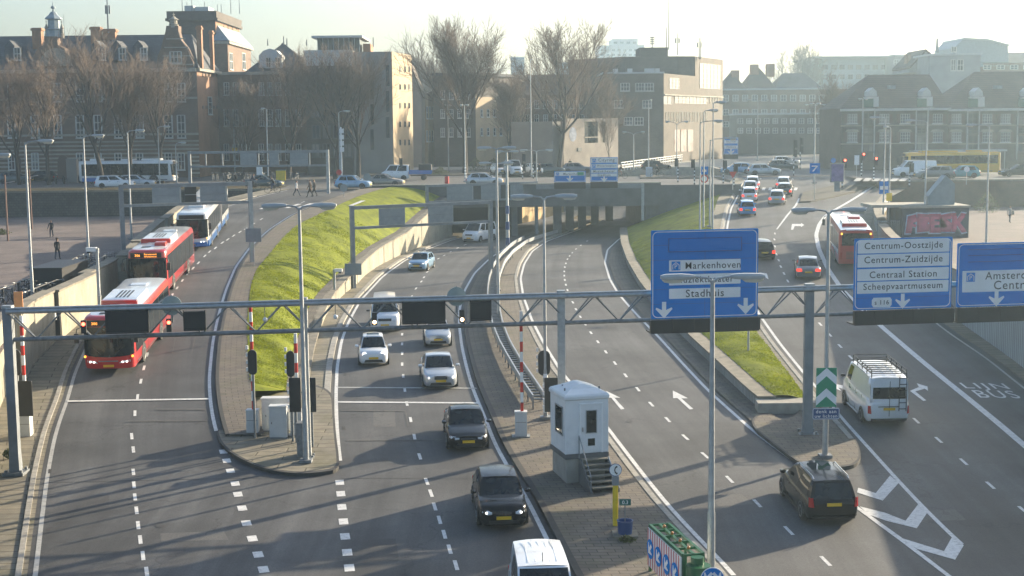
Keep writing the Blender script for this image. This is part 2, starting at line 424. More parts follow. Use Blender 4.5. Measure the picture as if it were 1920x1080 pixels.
G3 = Bound([(1508, 742), (1470, 690), (1432, 640), (1405, 604), (1378, 555), (1352, 490), (1338, 440), (1337, 402), (1346, 371), (1362, 350)], up(z4, .15))
E4 = Bound([(1905, 1115), (1865, 1075), (1785, 1005), (1720, 940), (1670, 886), (1620, 830), (1575, 780), (1540, 738), (1506, 698), (1465, 648), (1425, 592), (1393, 535), (1372, 480), (1362, 440), (1365, 418), (1371, 391), (1386, 362), (1400, 345)], z4)
L4 = Bound([(1990, 893), (1920, 835), (1880, 800), (1800, 735), (1720, 670), (1650, 610), (1580, 545), (1551, 502), (1535, 466), (1530, 441), (1536, 420), (1550, 402), (1580, 385)], z4)
R4 = Bound([(1990, 783), (1920, 728), (1850, 672), (1780, 625), (1735, 590), (1690, 552), (1650, 518), (1618, 480), (1604, 450), (1600, 428), (1606, 408), (1622, 390), (1650, 376)], z4)
W4 = Bound([(1990, 745), (1920, 692), (1880, 662), (1800, 606), (1740, 562), (1694, 520), (1664, 484), (1645, 450), (1636, 425), (1634, 405), (1645, 388)], z4)

def strip(name, a, b, za, zb, y0, y1, m, nx=2, step=1.5, parent=None, kind='structure', rough=0, seed=0, z_mid=None, **kw):
    """sheet between two boundary lines, with UVs in metres across and along"""
    ny = max(2, int((y1 - y0) / step)); V = []; F = []; UV = []; s = 0; prev = None
    for j in range(ny + 1):
        Y = y0 + (y1 - y0) * j / ny; xa, xb = a(Y), b(Y); A = za(Y) if callable(za) else za; B = zb(Y) if callable(zb) else zb
        if prev is not None: s += math.hypot(xa - prev, (y1 - y0) / ny)
        prev = xa
        for i in range(nx + 1):
            t = i / nx; z = A + (B - A) * t
            if z_mid: z += z_mid(Y) * 4 * t * (1 - t)
            if rough and 0 < i < nx: z += rough * noise.noise(Vector((xa + (xb - xa) * t, Y, seed)) * .35)
            V.append((xa + (xb - xa) * t, Y, z)); UV.append(((xb - xa) * t, s))
    for j in range(ny):
        for i in range(nx):
            k = j * (nx + 1) + i; F.append((k, k + 1, k + nx + 2, k + nx + 1))
    me = bpy.data.meshes.new(name); me.from_pydata(V, [], F); me.materials.append(m)
    uv = me.uv_layers.new(name='UVMap')
    for p in me.polygons:
        for li, vi in zip(p.loop_indices, p.vertices): uv.data[li].uv = UV[vi]
        p.use_smooth = True
    o = bpy.data.objects.new(name, me); link(o, parent)
    return tag(o, kind=kind, **kw)
def ribbon(name, a, off0, off1, z0, z1_, y0, y1, m, step=1.5, cap=True, parent=None, **kw):
    """solid kerb or wall along a boundary, from off0 to off1 metres beside it, between two height functions"""
    f0, f1 = a.off(off0), a.off(off1); ny = max(2, int((y1 - y0) / step)); M_ = M(); rings = []
    for j in range(ny + 1):
        Y = y0 + (y1 - y0) * j / ny; zb, zt = z0(Y), z1_(Y)
        rings.append([(f0(Y), Y, zb), (f1(Y), Y, zb), (f1(Y), Y, zt), (f0(Y), Y, zt)])
    M_.loft(rings)
    o = M_.ob(name, m, parent, **kw)
    me = o.data; uv = me.uv_layers.new(name='UVMap')
    for p in me.polygons:
        for li, vi in zip(p.loop_indices, p.vertices):
            c = me.vertices[vi].co; uv.data[li].uv = (c.y * 1.03, c.z)
    return o
def wide(x): return lambda Y: x

# ------------------------------------------------------------------ ground far below and street level
g = M(); g.poly([(-2500, -60, -9.6), (2500, -60, -9.6), (2500, 140, -9.6), (-2500, 140, -9.6)])
g.ob('ground', MT['street'], kind='structure')
st = M(); XC = 25.2; XL = W1(160) - .3
def sq(x0, x1, y0, y1): st.poly([(x0, y0, 0), (x1, y0, 0), (x1, y1, 0), (x0, y1, 0)])
HX0, HX1, HY0, HY1 = -1.2, 30.0, 186.0, 216.0
sq(-2500, XL, 169, 216); sq(XL, XC, 160, HY0); sq(XL, HX0, HY0, 216); sq(HX1, 42, HY0, 216); sq(XC, 42, 182, HY0); sq(42, 2500, 166, 216); sq(-2500, 2500, 216, 5000)
street = st.ob('street', MT['street'], kind='structure')
# far promenade strip beyond the crossing: pale pavement
pv = M(); pv.bx(14, 40, 217, 262, .002, .12); pv.bx(-30, 12, 218, 232, .002, .12)
pv.ob('far_pavement', MT['kerb'], kind='structure')

# ------------------------------------------------------------------ carriageways
strip('tunnel_mouth_road', wide(-70), wide(80), zR, zR, 20, 56.5, MT['asphalt'], nx=30)
strip('bus_ramp_road', E1.off(-.25), R1.off(.3), z1, z1, 56.5, 160, MT['asphalt'], nx=6)
strip('inbound_road', E2.off(-.3), R2.off(.35), zR, zR, 56.5, 200, MT['asphalt'], nx=6)
strip('outbound_road', E3.off(-.35), R3.off(.35), zR, zR, 56.5, 186, MT['asphalt'], nx=6)
strip('gore_road', R3.off(.2), E4.off(-.2), up(zR, -.006), up(zR, -.006), 56.2, 67, MT['asphalt'], nx=3)
strip('median_road', R1.off(.2), E2.off(-.2), up(zR, -.006), up(zR, -.006), 56.2, 67, MT['asphalt'], nx=3)
o4 = lambda Y: E4.off(-.35)(Y) if Y > 58.5 else R3(min(Y, 58.5)) + (Y - 58.5) * 1.2
strip('exit_ramp_road', E4.off(-.35), R4.off(.4), z4, z4, 56.5, 182, MT['asphalt'], nx=8)
strip('rising_road', lambda Y: 11 + (Y - 186) * .1, wide(HX1 - .2), zR, lambda Y: zR(Y) + (Y - 186) * .12, 186, HY1, MT['asphalt'], nx=4)
strip('crossing_apron', lambda Y: E4(Y) - (Y - 168) * .3, lambda Y: R4(Y) + (Y - 160) * .2, up(z4, .004), up(z4, .004), 168, 182, MT['asphalt'], nx=4)

# shoulders, medians
strip('bus_ramp_shoulder', W1.off(-1.2), E1.off(-.25), up(z1, .03), up(z1, .03), 44, 160, MT['slab'], nx=3)
ribbon('kerb_line_by_shoulder', E1, -.62, -.42, up(z1, -.2), up(z1, .085), 44, 150, MT['kerb'], kind='structure')
nose = 57.6
# median between bus ramp and inbound road
m1l = R1.off(.45)
strip('bus_median_paving', m1l, lambda Y: max(m1l(Y) + .02, G1(Y)), up(z1, .14), up(z1, .15), 61.5, 158, MT['pave'], nx=3, step=.5)
strip('inbound_shoulder', W2.off(-.3), E2.off(-.3), up(zR, .10), up(zR, .10), 66, 160, MT['slab'], nx=3)
ribbon('inbound_kerb', E2, -.6, -.28, up(zR, -.3), up(zR, .13), nose, 158, MT['kerb'], kind='structure')
K = M(); rings = []
for j in range(121):
    Y = 61.5 + (158 - 61.5) * (j / 120); rings.append([(m1l(Y) - .14, Y, z1(Y) - .3), (m1l(Y) + .04, Y, z1(Y) - .3), (m1l(Y) + .04, Y, z1(Y) + .155), (m1l(Y) - .14, Y, z1(Y) + .155)])
K.loft(rings); K.ob('bus_median_kerb', MT['gutter'], kind='structure')
# median between the tunnel roads
strip('tunnel_median_paving', R2.off(.5), E3.off(-.5), up(zR, .14), up(zR, .14), 40, 186, MT['pave'], nx=4)
ribbon('tunnel_median_kerb', R2, .28, .52, up(zR, -.3), up(zR, .16), 40, 160, MT['gutter'], kind='structure')
ribbon('outbound_kerb', E3, -.52, -.3, up(zR, -.3), up(zR, .16), 40, 165, MT['kerb'], kind='structure')
strip('outbound_shoulder', R3.off(.35), W3.off(.2), up(zR, .05), up(zR, .05), 60, 170, MT['pave'], nx=3)
strip('exit_ramp_verge', lambda Y: G3(max(Y, 66)), E4.off(-.5), up(z4, .14), up(z4, .14), 66, 178, MT['slab'], nx=2)
ribbon('exit_ramp_kerb', E4, -.62, -.4, up(z4, -.3), up(z4, .16), 60, 176, MT['kerb'], kind='structure')
strip('bus_lane_shoulder', R4.off(.4), W4.off(.2), up(z4, .05), up(z4, .05), 44, 160, MT['slab'], nx=2)
def tip(name, pts, zf, h, m):
    """rounded end of a median: smoothed outline, a paved top and a kerb"""
    q = [on(x, y, zf) for x, y in pts]
    for _ in range(2):
        q = [v for a_, b_ in zip(q, q[1:] + q[:1]) for v in (a_ * .75 + b_ * .25, a_ * .25 + b_ * .75)]
    n_ = len(q); cx = sum((v for v in q), Vector()) / n_
    t_ = M(); i = t_.vs([(v.x, v.y, zf(v.y) - .3) for v in q] + [(v.x, v.y, zf(v.y) + h) for v in q] + [(cx.x + (v.x - cx.x) * .96, cx.y + (v.y - cx.y) * .96, zf(v.y) + h + .004) for v in q])
    for j in range(n_):
        k = (j + 1) % n_
        for r_, mi in ((0, 1), (n_, 1)):
            t_.f.append((i + r_ + j, i + r_ + k, i + r_ + n_ + k, i + r_ + n_ + j)); t_.m.append(mi)
    t_.f.append(tuple(i + 2 * n_ + j for j in range(n_))); t_.m.append(0)
    o = t_.ob(name, [m, MT['gutter']], kind='structure'); me = o.data; uv = me.uv_layers.new(name='UVMap')
    for p in me.polygons:
        for li, vi in zip(p.loop_indices, p.vertices): uv.data[li].uv = me.vertices[vi].co.xy
    return o
tip('median_tip_paving', [(402, 790), (404, 815), (413, 838), (436, 858), (475, 878), (515, 890), (562, 895), (605, 892), (636, 886), (636, 862), (630, 820), (627, 775), (624, 738), (578, 722), (485, 752), (440, 745), (405, 760)], zR, .15, MT['slab'])
tip('gore_paving', [(1400, 798), (1455, 842), (1500, 876), (1532, 883), (1575, 883), (1606, 878), (1616, 860), (1606, 830), (1572, 785), (1540, 745), (1512, 712), (1508, 770), (1470, 797), (1432, 776)], zR, .15, MT['pave'])
# ------------------------------------------------------------------ squares on both sides
strip('sunken_square', wide(-160), W1.off(-.55), PL, PL, 44, 169.2, MT['plaza'], nx=4, step=6)
strip('sunken_plaza', W4.off(.5), wide(160), PR, PR, 44, 166.2, MT['plaza'], nx=4, step=4)

# ------------------------------------------------------------------ grass
def blades(g, a, b, za, zb, y0, y1, n, seed, h=.16, zm=None):
    q = random.Random(seed)
    for _ in range(n):
        Y = y0 + (y1 - y0) * q.random() ** 1.4; t = q.random(); xa, xb = a(Y), b(Y)
        if xb - xa < .3: continue
        x = xa + (xb - xa) * t; z = za(Y) + (zb(Y) - za(Y)) * t + (zm(Y) * 4 * t * (1 - t) if zm else 0) - .03
        if noise.noise(Vector((x, Y, 3)) * .5) < -.25 and q.random() < .6: continue
        an = q.random() * 6.3; w = .05 + .05 * q.random(); hh = h * (.5 + q.random()); dx, dy = math.cos(an) * w, math.sin(an) * w
        lx, ly = q.uniform(-.1, .1), q.uniform(-.1, .1)
        i = g.vs([(x - dx, Y - dy, z), (x + dx, Y + dy, z), (x + lx, Y + ly, z + hh)]); g.f.append((i, i + 1, i + 2)); g.m.append(0)
wall2 = lerpf([(55, .1), (80, .3), (93, .7), (108, 1.15), (122, 1.55), (140, 2.1), (150, 3.3), (160, 4.6)])   # height of the wall by the inbound road
wt2 = lambda Y: zR(Y) + wall2(Y)
gl1 = G1.off(.0); gr1 = W2.off(-1.1)
y_g1 = 70.2
end1 = lambda f: (lambda Y: f(Y))
strip('grass', gl1, lambda Y: max(gl1(Y) + .3, gr1(Y)), up(z1, .16), lambda Y: wt2(Y) + .02, y_g1, 160, MT['grass'], nx=26, step=.7, rough=.07, kind='stuff', z_mid=lambda Y: .35 * max(0, min(1, (Y - 70) / 20)))
ge = lambda f: (lambda Y: (z1(Y) + .14) * (1 - (Y - 68.6) / 1.6) + f(Y) * (Y - 68.6) / 1.6)
strip('grass', lambda Y: gl1(max(Y, 70.2)) + (70.2 - Y) * .25, lambda Y: max(gl1(70.2) + .3, gr1(70.2)) - (70.2 - Y) * .1, ge(up(z1, .16)), ge(lambda Y: wt2(Y) + .02), 68.6, 70.2, MT['grass'], nx=14, step=.3, rough=.04, kind='stuff')
gb = M(); blades(gb, gl1, gr1, up(z1, .16), wt2, y_g1, 135, 52000, 5, h=.065, zm=lambda Y: .35 * max(0, min(1, (Y - 70) / 20)))
go = gb.ob('grass_blades', MT['grass'], recalc=False, kind='stuff')
strip('slope_edge_paving', lambda Y: max(gl1(Y) + .3, gr1(Y)) - .05, W2.off(-.4), lambda Y: wt2(Y) + .0, lambda Y: wt2(Y) + .0, y_g1, 160, MT['pave'], nx=2)
gl3 = W3.off(.75)
wt3 = lambda Y: zR(Y) + .62 + max(0, (Y - 100)) * .004
strip('grass', lambda Y: min(gl3(Y), G3(Y) - .15), G3, lambda Y: wt3(Y) + .02, up(z4, .17), 66.2, 160, MT['grass'], nx=20, step=.7, rough=.06, seed=4, kind='stuff', z_mid=lambda Y: .15)
gb = M(); blades(gb, lambda Y: min(gl3(Y), G3(Y) - .15), G3, lambda Y: wt3(Y), up(z4, .17), 66.4, 140, 34000, 9, h=.065, zm=lambda Y: .15)
gb.ob('grass_blades', MT['grass'], recalc=False, kind='stuff')
ribbon('planter_end_coping', G3, -2.6, .2, lambda Y: zR(Y) - .2, lambda Y: wt3(Y) - .12, 65.2, 66.25, MT['concrete'], kind='structure')

# ------------------------------------------------------------------ walls
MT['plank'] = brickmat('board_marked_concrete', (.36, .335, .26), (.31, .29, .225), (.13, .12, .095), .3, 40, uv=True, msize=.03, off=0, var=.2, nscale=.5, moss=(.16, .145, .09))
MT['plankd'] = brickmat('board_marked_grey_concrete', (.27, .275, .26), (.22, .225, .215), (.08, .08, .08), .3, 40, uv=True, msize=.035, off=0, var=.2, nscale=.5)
MT['copes'] = mat('wall_coping', (.20, .18, .14), .9, var=.25, scale=2, bump=.3, dirt=.5)
top1 = lerpf([(40, -2.35), (85, -2.05), (110, -1.45), (130, -.55), (150, .35), (170, .9)])
def wall(name, b, segs, foot, top, side, th, m, label, cat='wall', cap=.55, group=None):
    """a wall in segments standing on one boundary; each segment sits a little aside of the one before"""
    w = T(name, label, cat, group=group)
    for (y0, y1, d) in segs:
        a0, a1 = (d - th, d) if side > 0 else (d, d + th)
        ribbon('wall_panel', b, a0, a1, lambda Y: foot(Y) - .5, lambda Y: top(Y) - .12, y0, y1, m, parent=w)
        ribbon('coping', b, a0 - .08, a1 + .08, lambda Y: top(Y) - .118, top, y0 - .08, y1 + .08, MT['copes'], parent=w)
    return w
wall('ramp_wall', W1, [(58.0, 71, -.75), (71.2, 80.0, -.1), (80.1, 88.5, .12), (88.6, 96.5, -.35), (98, 106, .05), (107.5, 123, -.1), (124, 142, 0)], z1, top1, 1, .6, MT['plank'], 'long sunlit concrete wall in stepped panels between square and bus ramp')
wall('grass_wall', W2, [(70, 97.8, 0), (98, 112.8, 0), (113, 128.8, 0), (129, 147, 0), (147.2, 160, 0)], zR, wt2, 1, .45, MT['plank'], 'pale ribbed retaining wall holding the grass slope above the inbound road')
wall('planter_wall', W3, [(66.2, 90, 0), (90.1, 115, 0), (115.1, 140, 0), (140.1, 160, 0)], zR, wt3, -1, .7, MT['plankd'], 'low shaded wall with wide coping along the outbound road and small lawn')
wt4 = lerpf([(40, -2.2), (105, -2.1), (125, -1.7), (140, -1.25), (150, -1.0), (165, -.6)])
MT['plankr'] = brickmat('ribbed_grey_cladding', (.34, .36, .36), (.29, .31, .31), (.10, .10, .10), .34, 40, uv=True, msize=.04, off=0, var=.12, nscale=.5)
wall('bus_lane_wall', W4, [(44, 100, 0), (100.1, 121, 0), (121.6, 141, .2), (141.1, 152, .2)], z4, wt4, -1, .6, MT['plankr'], 'curved ribbed wall with sandy coping beside the bus lane')
# retaining walls at the far sides of the squares
MT['rubble'] = brickmat('dark_rubble', (.055, .052, .046), (.08, .074, .064), (.028, .026, .024), .42, .3, uv=False, msize=.03, var=.4, nscale=1.5)
b = M(); b.bx(-130, XL + .4, 168.6, 169.4, PL - .1, -.55); 
w = T('rubble_wall', 'long dark rubble stone wall at the back of the brick square', 'wall', (0, 0, 0)); b.ob('stonework', MT['rubble'], w)
M().bx(-130, XL + .4, 168.5, 169.5, -.548, -.35).ob('coping', MT['copes'], w)
MT['brownw'] = brickmat('brown_brick_wall', (.16, .105, .07), (.19, .12, .08), (.09, .07, .05), .24, .08, uv=False, msize=.008, nscale=.5)
w = T('back_wall', 'plain brown brick wall behind the square with the graffiti kiosk', 'wall')
M().bx(W4(160) + .5, 120, 165.6, 166.2, PR - .1, -.2).ob('brickwork', MT['brownw'], w)
M().bx(W4(160) + .5, 120, 165.5, 166.3, -.198, 0.0).ob('coping', MT['copes'], w)
# wall under the street edge beside the lawn and at the ends of the medians
eb = M(); eb.bx(XC - .2 - 8.5, XC + .6, 159.7, 160.2, -6.2, .0); eb.ob('street_edge', MT['bconcrete'], kind='structure')

MT['repair'] = asphalt('repair_asphalt', (.05, .049, .048), patch=.15, wear=False); MT['repair2'] = asphalt('pale_repair_asphalt', (.098, .095, .09), patch=.15, wear=False)
# ------------------------------------------------------------------ road markings, each family one painted sheet
def mline(name, b, off, w, y0, y1, zf, m='paint', dz=.008, step=1.0):
    return strip(name, b.off(off - w / 2), b.off(off + w / 2), up(zf, dz), up(zf, dz), y0, y1, MT[m], nx=1, step=step)
mline('edge_line', E1, 0, .16, 44, 158, z1, 'oldpaint')
mline('edge_line', R1, 0, .16, 62.5, 158, z1)
mline('edge_line', E2, 0, .17, 57.9, 158, zR)
mline('edge_line', R2, 0, .17, 44, 160, zR)
mline('edge_line', E3, 0, .17, 44, 170, zR)
mline('edge_line', R3, 0, .17, 57.5, 170, zR)
mline('edge_line', E4, 0, .17, 46.8, 178, z4)
mline('edge_line', E4, -.32, .12, 100, 176, z4, 'oldpaint')
mline('bus_lane_line', L4, 0, .34, 50, 172, z4)
mline('edge_line', R4, 0, .13, 50, 150, z4, 'oldpaint')
def dash(ms, px, py, zf, b, L, w, dz=.008):
    p = on(px, py, zf); t = Vector((b.tan(p.y), 1, zf(p.y + .5) - zf(p.y - .5))).normalized(); n = Vector((t.y, -t.x, 0)) * w / 2; t = t * L / 2; p.z += dz
    ms.poly([p - t - n, p - t + n, p + t + n, p + t - n])
D1 = [(247, 818), (250, 843), (250, 885), (251, 909), (253, 932), (256, 957), (259, 985), (263, 1012), (268, 1042), (275, 1072), (253, 775), (258, 744), (264, 715), (270, 690), (276, 665), (283, 642), (298, 603), (310, 577), (323, 553), (332, 540), (342, 526), (352, 513), (362, 503), (372, 493), (384, 480), (393, 472), (404, 465), (417, 455), (427, 449), (438, 442), (450, 435), (461, 429), (475, 420), (490, 411), (568, 379)]
D2 = [(855, 1060), (843, 1030), (833, 1002), (824, 975), (815, 950), (808, 925), (800, 903), (787, 856), (777, 819), (770, 787), (763, 757), (759, 731), (756, 705), (754, 683), (754, 663), (754, 645), (754, 627), (756, 605), (762, 580), (772, 556), (780, 541), (790, 528), (795, 520), (801, 510), (806, 502), (812, 494), (822, 485), (833, 479), (845, 472), (858, 465), (872, 459)]
D3 = [(1548, 1052), (1479, 995), (1420, 944), (1368, 899), (1322, 854), (1285, 820), (1252, 787), (1221, 758), (1196, 730), (1173, 704), (1153, 681), (1136, 660), (1121, 641), (1108, 624), (1097, 608), (1088, 594), (1080, 580), (1074, 567), (1068, 555), (1064, 544), (1061, 534), (1059, 525), (1058, 517), (1058, 509), (1059, 501), (1061, 494), (1064, 486), (1068, 480), (1073, 474), (1080, 467), (1089, 460), (1101, 452)]
D4 = [(1919, 957), (1857, 910), (1807, 866), (1760, 825), (1718, 789), (1652, 728), (1620, 697), (1595, 670), (1575, 649), (1556, 628), (1538, 608), (1522, 590), (1508, 572), (1497, 556), (1487, 541), (1477, 527), (1470, 513), (1464, 500), (1460, 488), (1456, 477), (1453, 462), (1452, 449), (1453, 438)]
for D, b, zf in ((D1, R1, z1), (D2, R2, zR), (D3, R3, zR), (D4, E4, z4)):
    ms = M()
    for px, py in D:
        dash(ms, px, py, zf, b, .95 if on(px, py, zf).y < 100 else 1.15, .13)
    ms.ob('lane_dashes', MT['paint'], kind='structure')
ms = M()
for px, py in [(419, 847), (425, 864), (432, 883), (441, 907), (446, 927), (454, 953), (462, 981), (473, 1010), (484, 1040), (494, 1068), (500, 1095)]: dash(ms, px, py, z1, R1, .62, .33)
for px, py in [(637, 905), (639, 926), (641, 951), (644, 978), (647, 1006), (651, 1036), (655, 1065), (659, 1096)]: dash(ms, px, py, zR, E2, .68, .33)
ms.ob('block_marking', MT['paint'], kind='structure')
def flat(name, polys, zf, m='paint', dz=.009):
    ms = M()
    for P in polys:
        q = [on(x, y, zf) for x, y in P]
        for v in q: v.z += dz
        ms.poly(q)
    return ms.ob(name, MT[m], kind='structure', recalc=False)
def pl(*a): return [a]
flat('stop_line', [[(126, 752), (392, 747.5), (392, 750.0), (126, 754.5)]], z1, dz=.03)
flat('stop_line', [[(633, 753), (899, 755), (900, 757.5), (633, 755.5)]], zR, dz=.02)
flat('stop_line', [[(634, 726), (893, 727.5), (894, 729.5), (633, 728)]], zR, 'oldpaint', dz=.02)
flat('road_arrow', [[(1262, 733), (1262, 747), (1288, 747), (1271, 744), (1299, 768), (1293, 768.5), (1265, 746)]][:0] + [[(1261.5, 732.5), (1290, 747), (1277.5, 747.2), (1300, 767), (1293, 768), (1270, 746.5), (1262, 747)], [(1136, 733), (1163, 746), (1152, 746), (1171, 767), (1164, 768), (1146, 746), (1138, 746)]], zR)
flat('turn_arrow', [[(1706, 733), (1723, 726), (1719, 719), (1739, 725), (1740, 733), (1734, 729), (1716, 734), (1737, 751), (1731, 752)], [(1567, 720), (1584, 724), (1584, 730), (1572, 727), (1577, 733), (1567, 729)]], z4)
flat('gore_marking', [[(1609, 915), (1642, 925), (1669, 892), (1685, 906), (1655, 939), (1607, 924)],
                      [(1612, 950), (1660, 962), (1698, 977), (1723, 944), (1739, 961), (1719, 991), (1662, 977), (1628, 965)],
                      [(1686, 1008), (1770, 1034), (1787, 1004), (1807, 1023), (1791, 1050), (1720, 1030)],
                      [(1606, 948), (1690, 1008), (1790, 1085), (1780, 1085), (1684, 1012), (1600, 950)]], z4, dz=.012)
flat('far_arrow', [[(1485, 420), (1502, 420), (1502, 418), (1508, 422), (1502, 426), (1502, 424), (1490, 424), (1487, 431), (1483, 431)], [(1424, 511), (1438, 513), (1441, 524), (1436, 521), (1433, 516), (1424, 515)]], z4)
flat('give_way_line', [[(1455, 430), (1458, 430), (1478, 404), (1494, 385), (1500, 372), (1497, 372), (1490, 385), (1474, 404)]], z4)
# crossing stripes on the bus ramp and between the traffic islands
zb = []
for k in range(9):
    x = 492 + k * 23.5; zb.append([(x + 14, 384), (x + 21, 384.5), (x - 6 + 22, 391 - k * .7), (x - 15 + 22, 391 - k * .7)])
zb = [[(485 + k * 24, 392 - k * .9), (494 + k * 24, 392 - k * .9), (518 + k * 24, 385 - k * 1.25), (509 + k * 24, 385 - k * 1.25)] for k in range(8)]
flat('zebra_crossing', zb, z1, dz=.012)
flat('zebra_crossing', [[(1392 + k * 12, 357), (1398 + k * 12, 357), (1400 + k * 12, 352), (1394 + k * 12, 352)] for k in range(9)], z4, dz=.02)
flat('zebra_crossing', [[(1600 + k * 17, 340), (1612 + k * 17, 340), (1618 + k * 17, 334), (1606 + k * 17, 334)] for k in range(6)], 0.0, 'oldpaint', dz=.02)
flat('detector_loop', [[(650, 826), (830, 825), (830, 826), (650, 827)], [(640, 770), (760, 771), (760, 772), (640, 771)], [(760, 771), (761, 771), (766, 800), (765, 800)]], zR, 'repair2', .03)
flat('detector_loop', [[(330, 626), (331, 626), (324, 664), (323, 664)], [(367, 627), (368, 627), (360, 664), (359, 664)], [(293, 768), (386, 768), (386, 769), (293, 769)], [(385, 768), (386, 768), (391, 789), (390, 789)], [(240, 790), (390, 789), (390, 790), (240, 791)]], z1, 'repair2', .04)
# LIJN BUS painted along the bus lane
p0 = on(1858, 733, z4); t = Vector((L4.tan(p0.y), 1, 0)).normalized(); n = Vector((1, -.12, 0)).normalized()
ms = M()
for txt, px, py, w in (('LIJN', 1848, 725.5, 2.15), ('BUS', 1868, 739.5, 1.95)):
    p = on(px, py, z4); q = fit_w(text_mesh(txt, 1, space=1.15), w, 1.55)
    for f in q.f:
        pts = []
        for k in f:
            x, y, _ = q.v[k]; v = p + n * x + t * y; v.z = z4(v.y) + .012; pts.append(v)
        ms.poly(pts)
ms.ob('lane_lettering', MT['paint'], kind='structure', recalc=False)
# tar seams across the carriageways
flat('expansion_joint', [[(66, 905), (600, 893), (600, 894), (66, 906)], [(640, 896), (945, 898), (945, 899), (640, 897)]], zR, 'repair', .006)
# repairs, drains and stains in the asphalt

flat('repair_patch', [[(150, 930), (205, 928), (203, 960), (146, 962)], [(690, 1010), (742, 1010), (748, 1052), (692, 1052)], [(700, 590), (728, 590), (726, 612), (695, 612)], [(1110, 560), (1128, 560), (1160, 620), (1138, 620)]], zR, 'repair', .004)
flat('repair_patch', [[(300, 1000), (420, 996), (428, 1012), (302, 1016)], [(700, 770), (740, 770), (742, 800), (700, 800)], [(1330, 930), (1390, 926), (1412, 945), (1348, 950)], [(1700, 960), (1790, 955), (1812, 975), (1716, 980)]], zR, 'repair2', .004)
flat('drain_cover', [[(91, 880), (97, 880), (96, 888), (90, 888)], [(641, 800), (647, 800), (648, 806), (641, 806)], [(645, 700), (650, 700), (649, 705), (644, 705)], [(890, 770), (896, 770), (899, 776), (893, 776)], [(1230, 950), (1238, 950), (1243, 957), (1234, 957)], [(1405, 790), (1412, 790), (1418, 795), (1410, 795)]], zR, 'gutter', .012)
flat('manhole_cover', [[(300 + 9 * math.cos(k * PI / 8), 985 + 5 * math.sin(k * PI / 8)) for k in range(16)], [(720 + 8 * math.cos(k * PI / 8), 862 + 4.4 * math.sin(k * PI / 8)) for k in range(16)], [(1180 + 6 * math.cos(k * PI / 8), 790 + 3 * math.sin(k * PI / 8)) for k in range(16)]], zR, 'repair', .012)
# traffic islands at the crossing
def island(pts, z, name='traffic_island'):
    q = [on(x, y, z) for x, y in pts]; m_ = M(); zz = [z(v.y) if callable(z) else z for v in q]
    i = m_.vs([(v.x, v.y, a - .3) for v, a in zip(q, zz)] + [(v.x, v.y, a + .13) for v, a in zip(q, zz)]); k = len(q)
    m_.f.append(tuple(i + k + j for j in range(k))); m_.m.append(0)
    for j in range(k): l = (j + 1) % k; m_.f.append((i + j, i + l, i + k + l, i + k + j)); m_.m.append(0)
    return m_.ob(name, MT['pave'], kind='structure')
island([(1499, 380), (1506, 362), (1560, 350), (1600, 349), (1625, 353), (1600, 362), (1545, 374), (1520, 379)], up(z4, .02))
island([(1200, 335), (1330, 335), (1330, 330), (1200, 330)], 0.0)
island([(690, 331), (1040, 327), (1040, 321), (690, 324)], 0.0)
# ------------------------------------------------------------------ bridge over the tunnel roads
bf = 160.0
bl, br = at_Y(792, 345, bf).x, at_Y(1216, 345, bf).x
br_ = T('road_bridge', 'low concrete road bridge spanning the tunnel roads below the crossing', 'bridge', (0, 0, 0))
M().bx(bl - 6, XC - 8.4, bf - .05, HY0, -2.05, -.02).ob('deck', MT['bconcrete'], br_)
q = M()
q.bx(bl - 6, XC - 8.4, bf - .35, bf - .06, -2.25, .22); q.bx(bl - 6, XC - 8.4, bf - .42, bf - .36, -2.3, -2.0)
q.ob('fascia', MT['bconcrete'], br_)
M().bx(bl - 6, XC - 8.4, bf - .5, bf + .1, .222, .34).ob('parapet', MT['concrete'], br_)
q = M()
xt0, xt1 = at_Y(842, 400, bf).x, at_Y(962, 400, bf).x
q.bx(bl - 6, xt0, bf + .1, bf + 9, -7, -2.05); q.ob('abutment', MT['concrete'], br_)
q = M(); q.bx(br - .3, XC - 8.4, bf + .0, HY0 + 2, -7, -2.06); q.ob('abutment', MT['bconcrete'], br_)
M().bx(xt0 - 1, xt1 + 1.2, bf + 24, bf + 25, -7, -2.06).ob('tunnel_dark_sheet', MT['black'], br_)  # black sheet standing for the unlit depth under the covered road
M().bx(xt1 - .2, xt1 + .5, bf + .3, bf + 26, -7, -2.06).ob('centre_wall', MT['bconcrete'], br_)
for (px, Y) in ((1045, 162.5), (1068, 167), (1091, 172), (1115, 177.5), (1142, 184)):
    x = at_Y(px, 400, Y).x
    M().box(x, Y, zR(Y) - .1, .95, .95, -2.06 - zR(Y) + .1).ob('pier', MT['bconcrete'], br_)
q = M()
for k in range(6): q.bx(bl + 4 + k * 4.1, bl + 4.6 + k * 4.1, bf + 1, HY0 - 1, -2.35, -2.06)
q.ob('girder', MT['bconcrete'], br_)
# sides of the open cutting behind the bridge
MT['ochre'] = brickmat('ochre_boards', (.46, .33, .15), (.40, .28, .12), (.16, .11, .05), .45, 40, uv=False, msize=.03, off=0, var=.15)
w = T('cutting_wall', 'ochre boarded wall catching sun behind the bridge piers', 'wall')
q = M(); q.bar((HX0 + 1.0, HY0 + .2, -4.2), (HX0 + 9, HY1, -4.2), .5, 5.2); q.ob('boarding', MT['ochre'], w)
w = T('cutting_wall', 'pale concrete wall of the open cutting beyond the bridge', 'wall')
q = M(); q.bx(HX0, HX1, HY1 - .3, HY1 + .3, -7, .25); q.bx(HX1 - .3, HX1 + .3, HY0, HY1, -7, .3); q.ob('concrete_face', MT['concrete'], w)

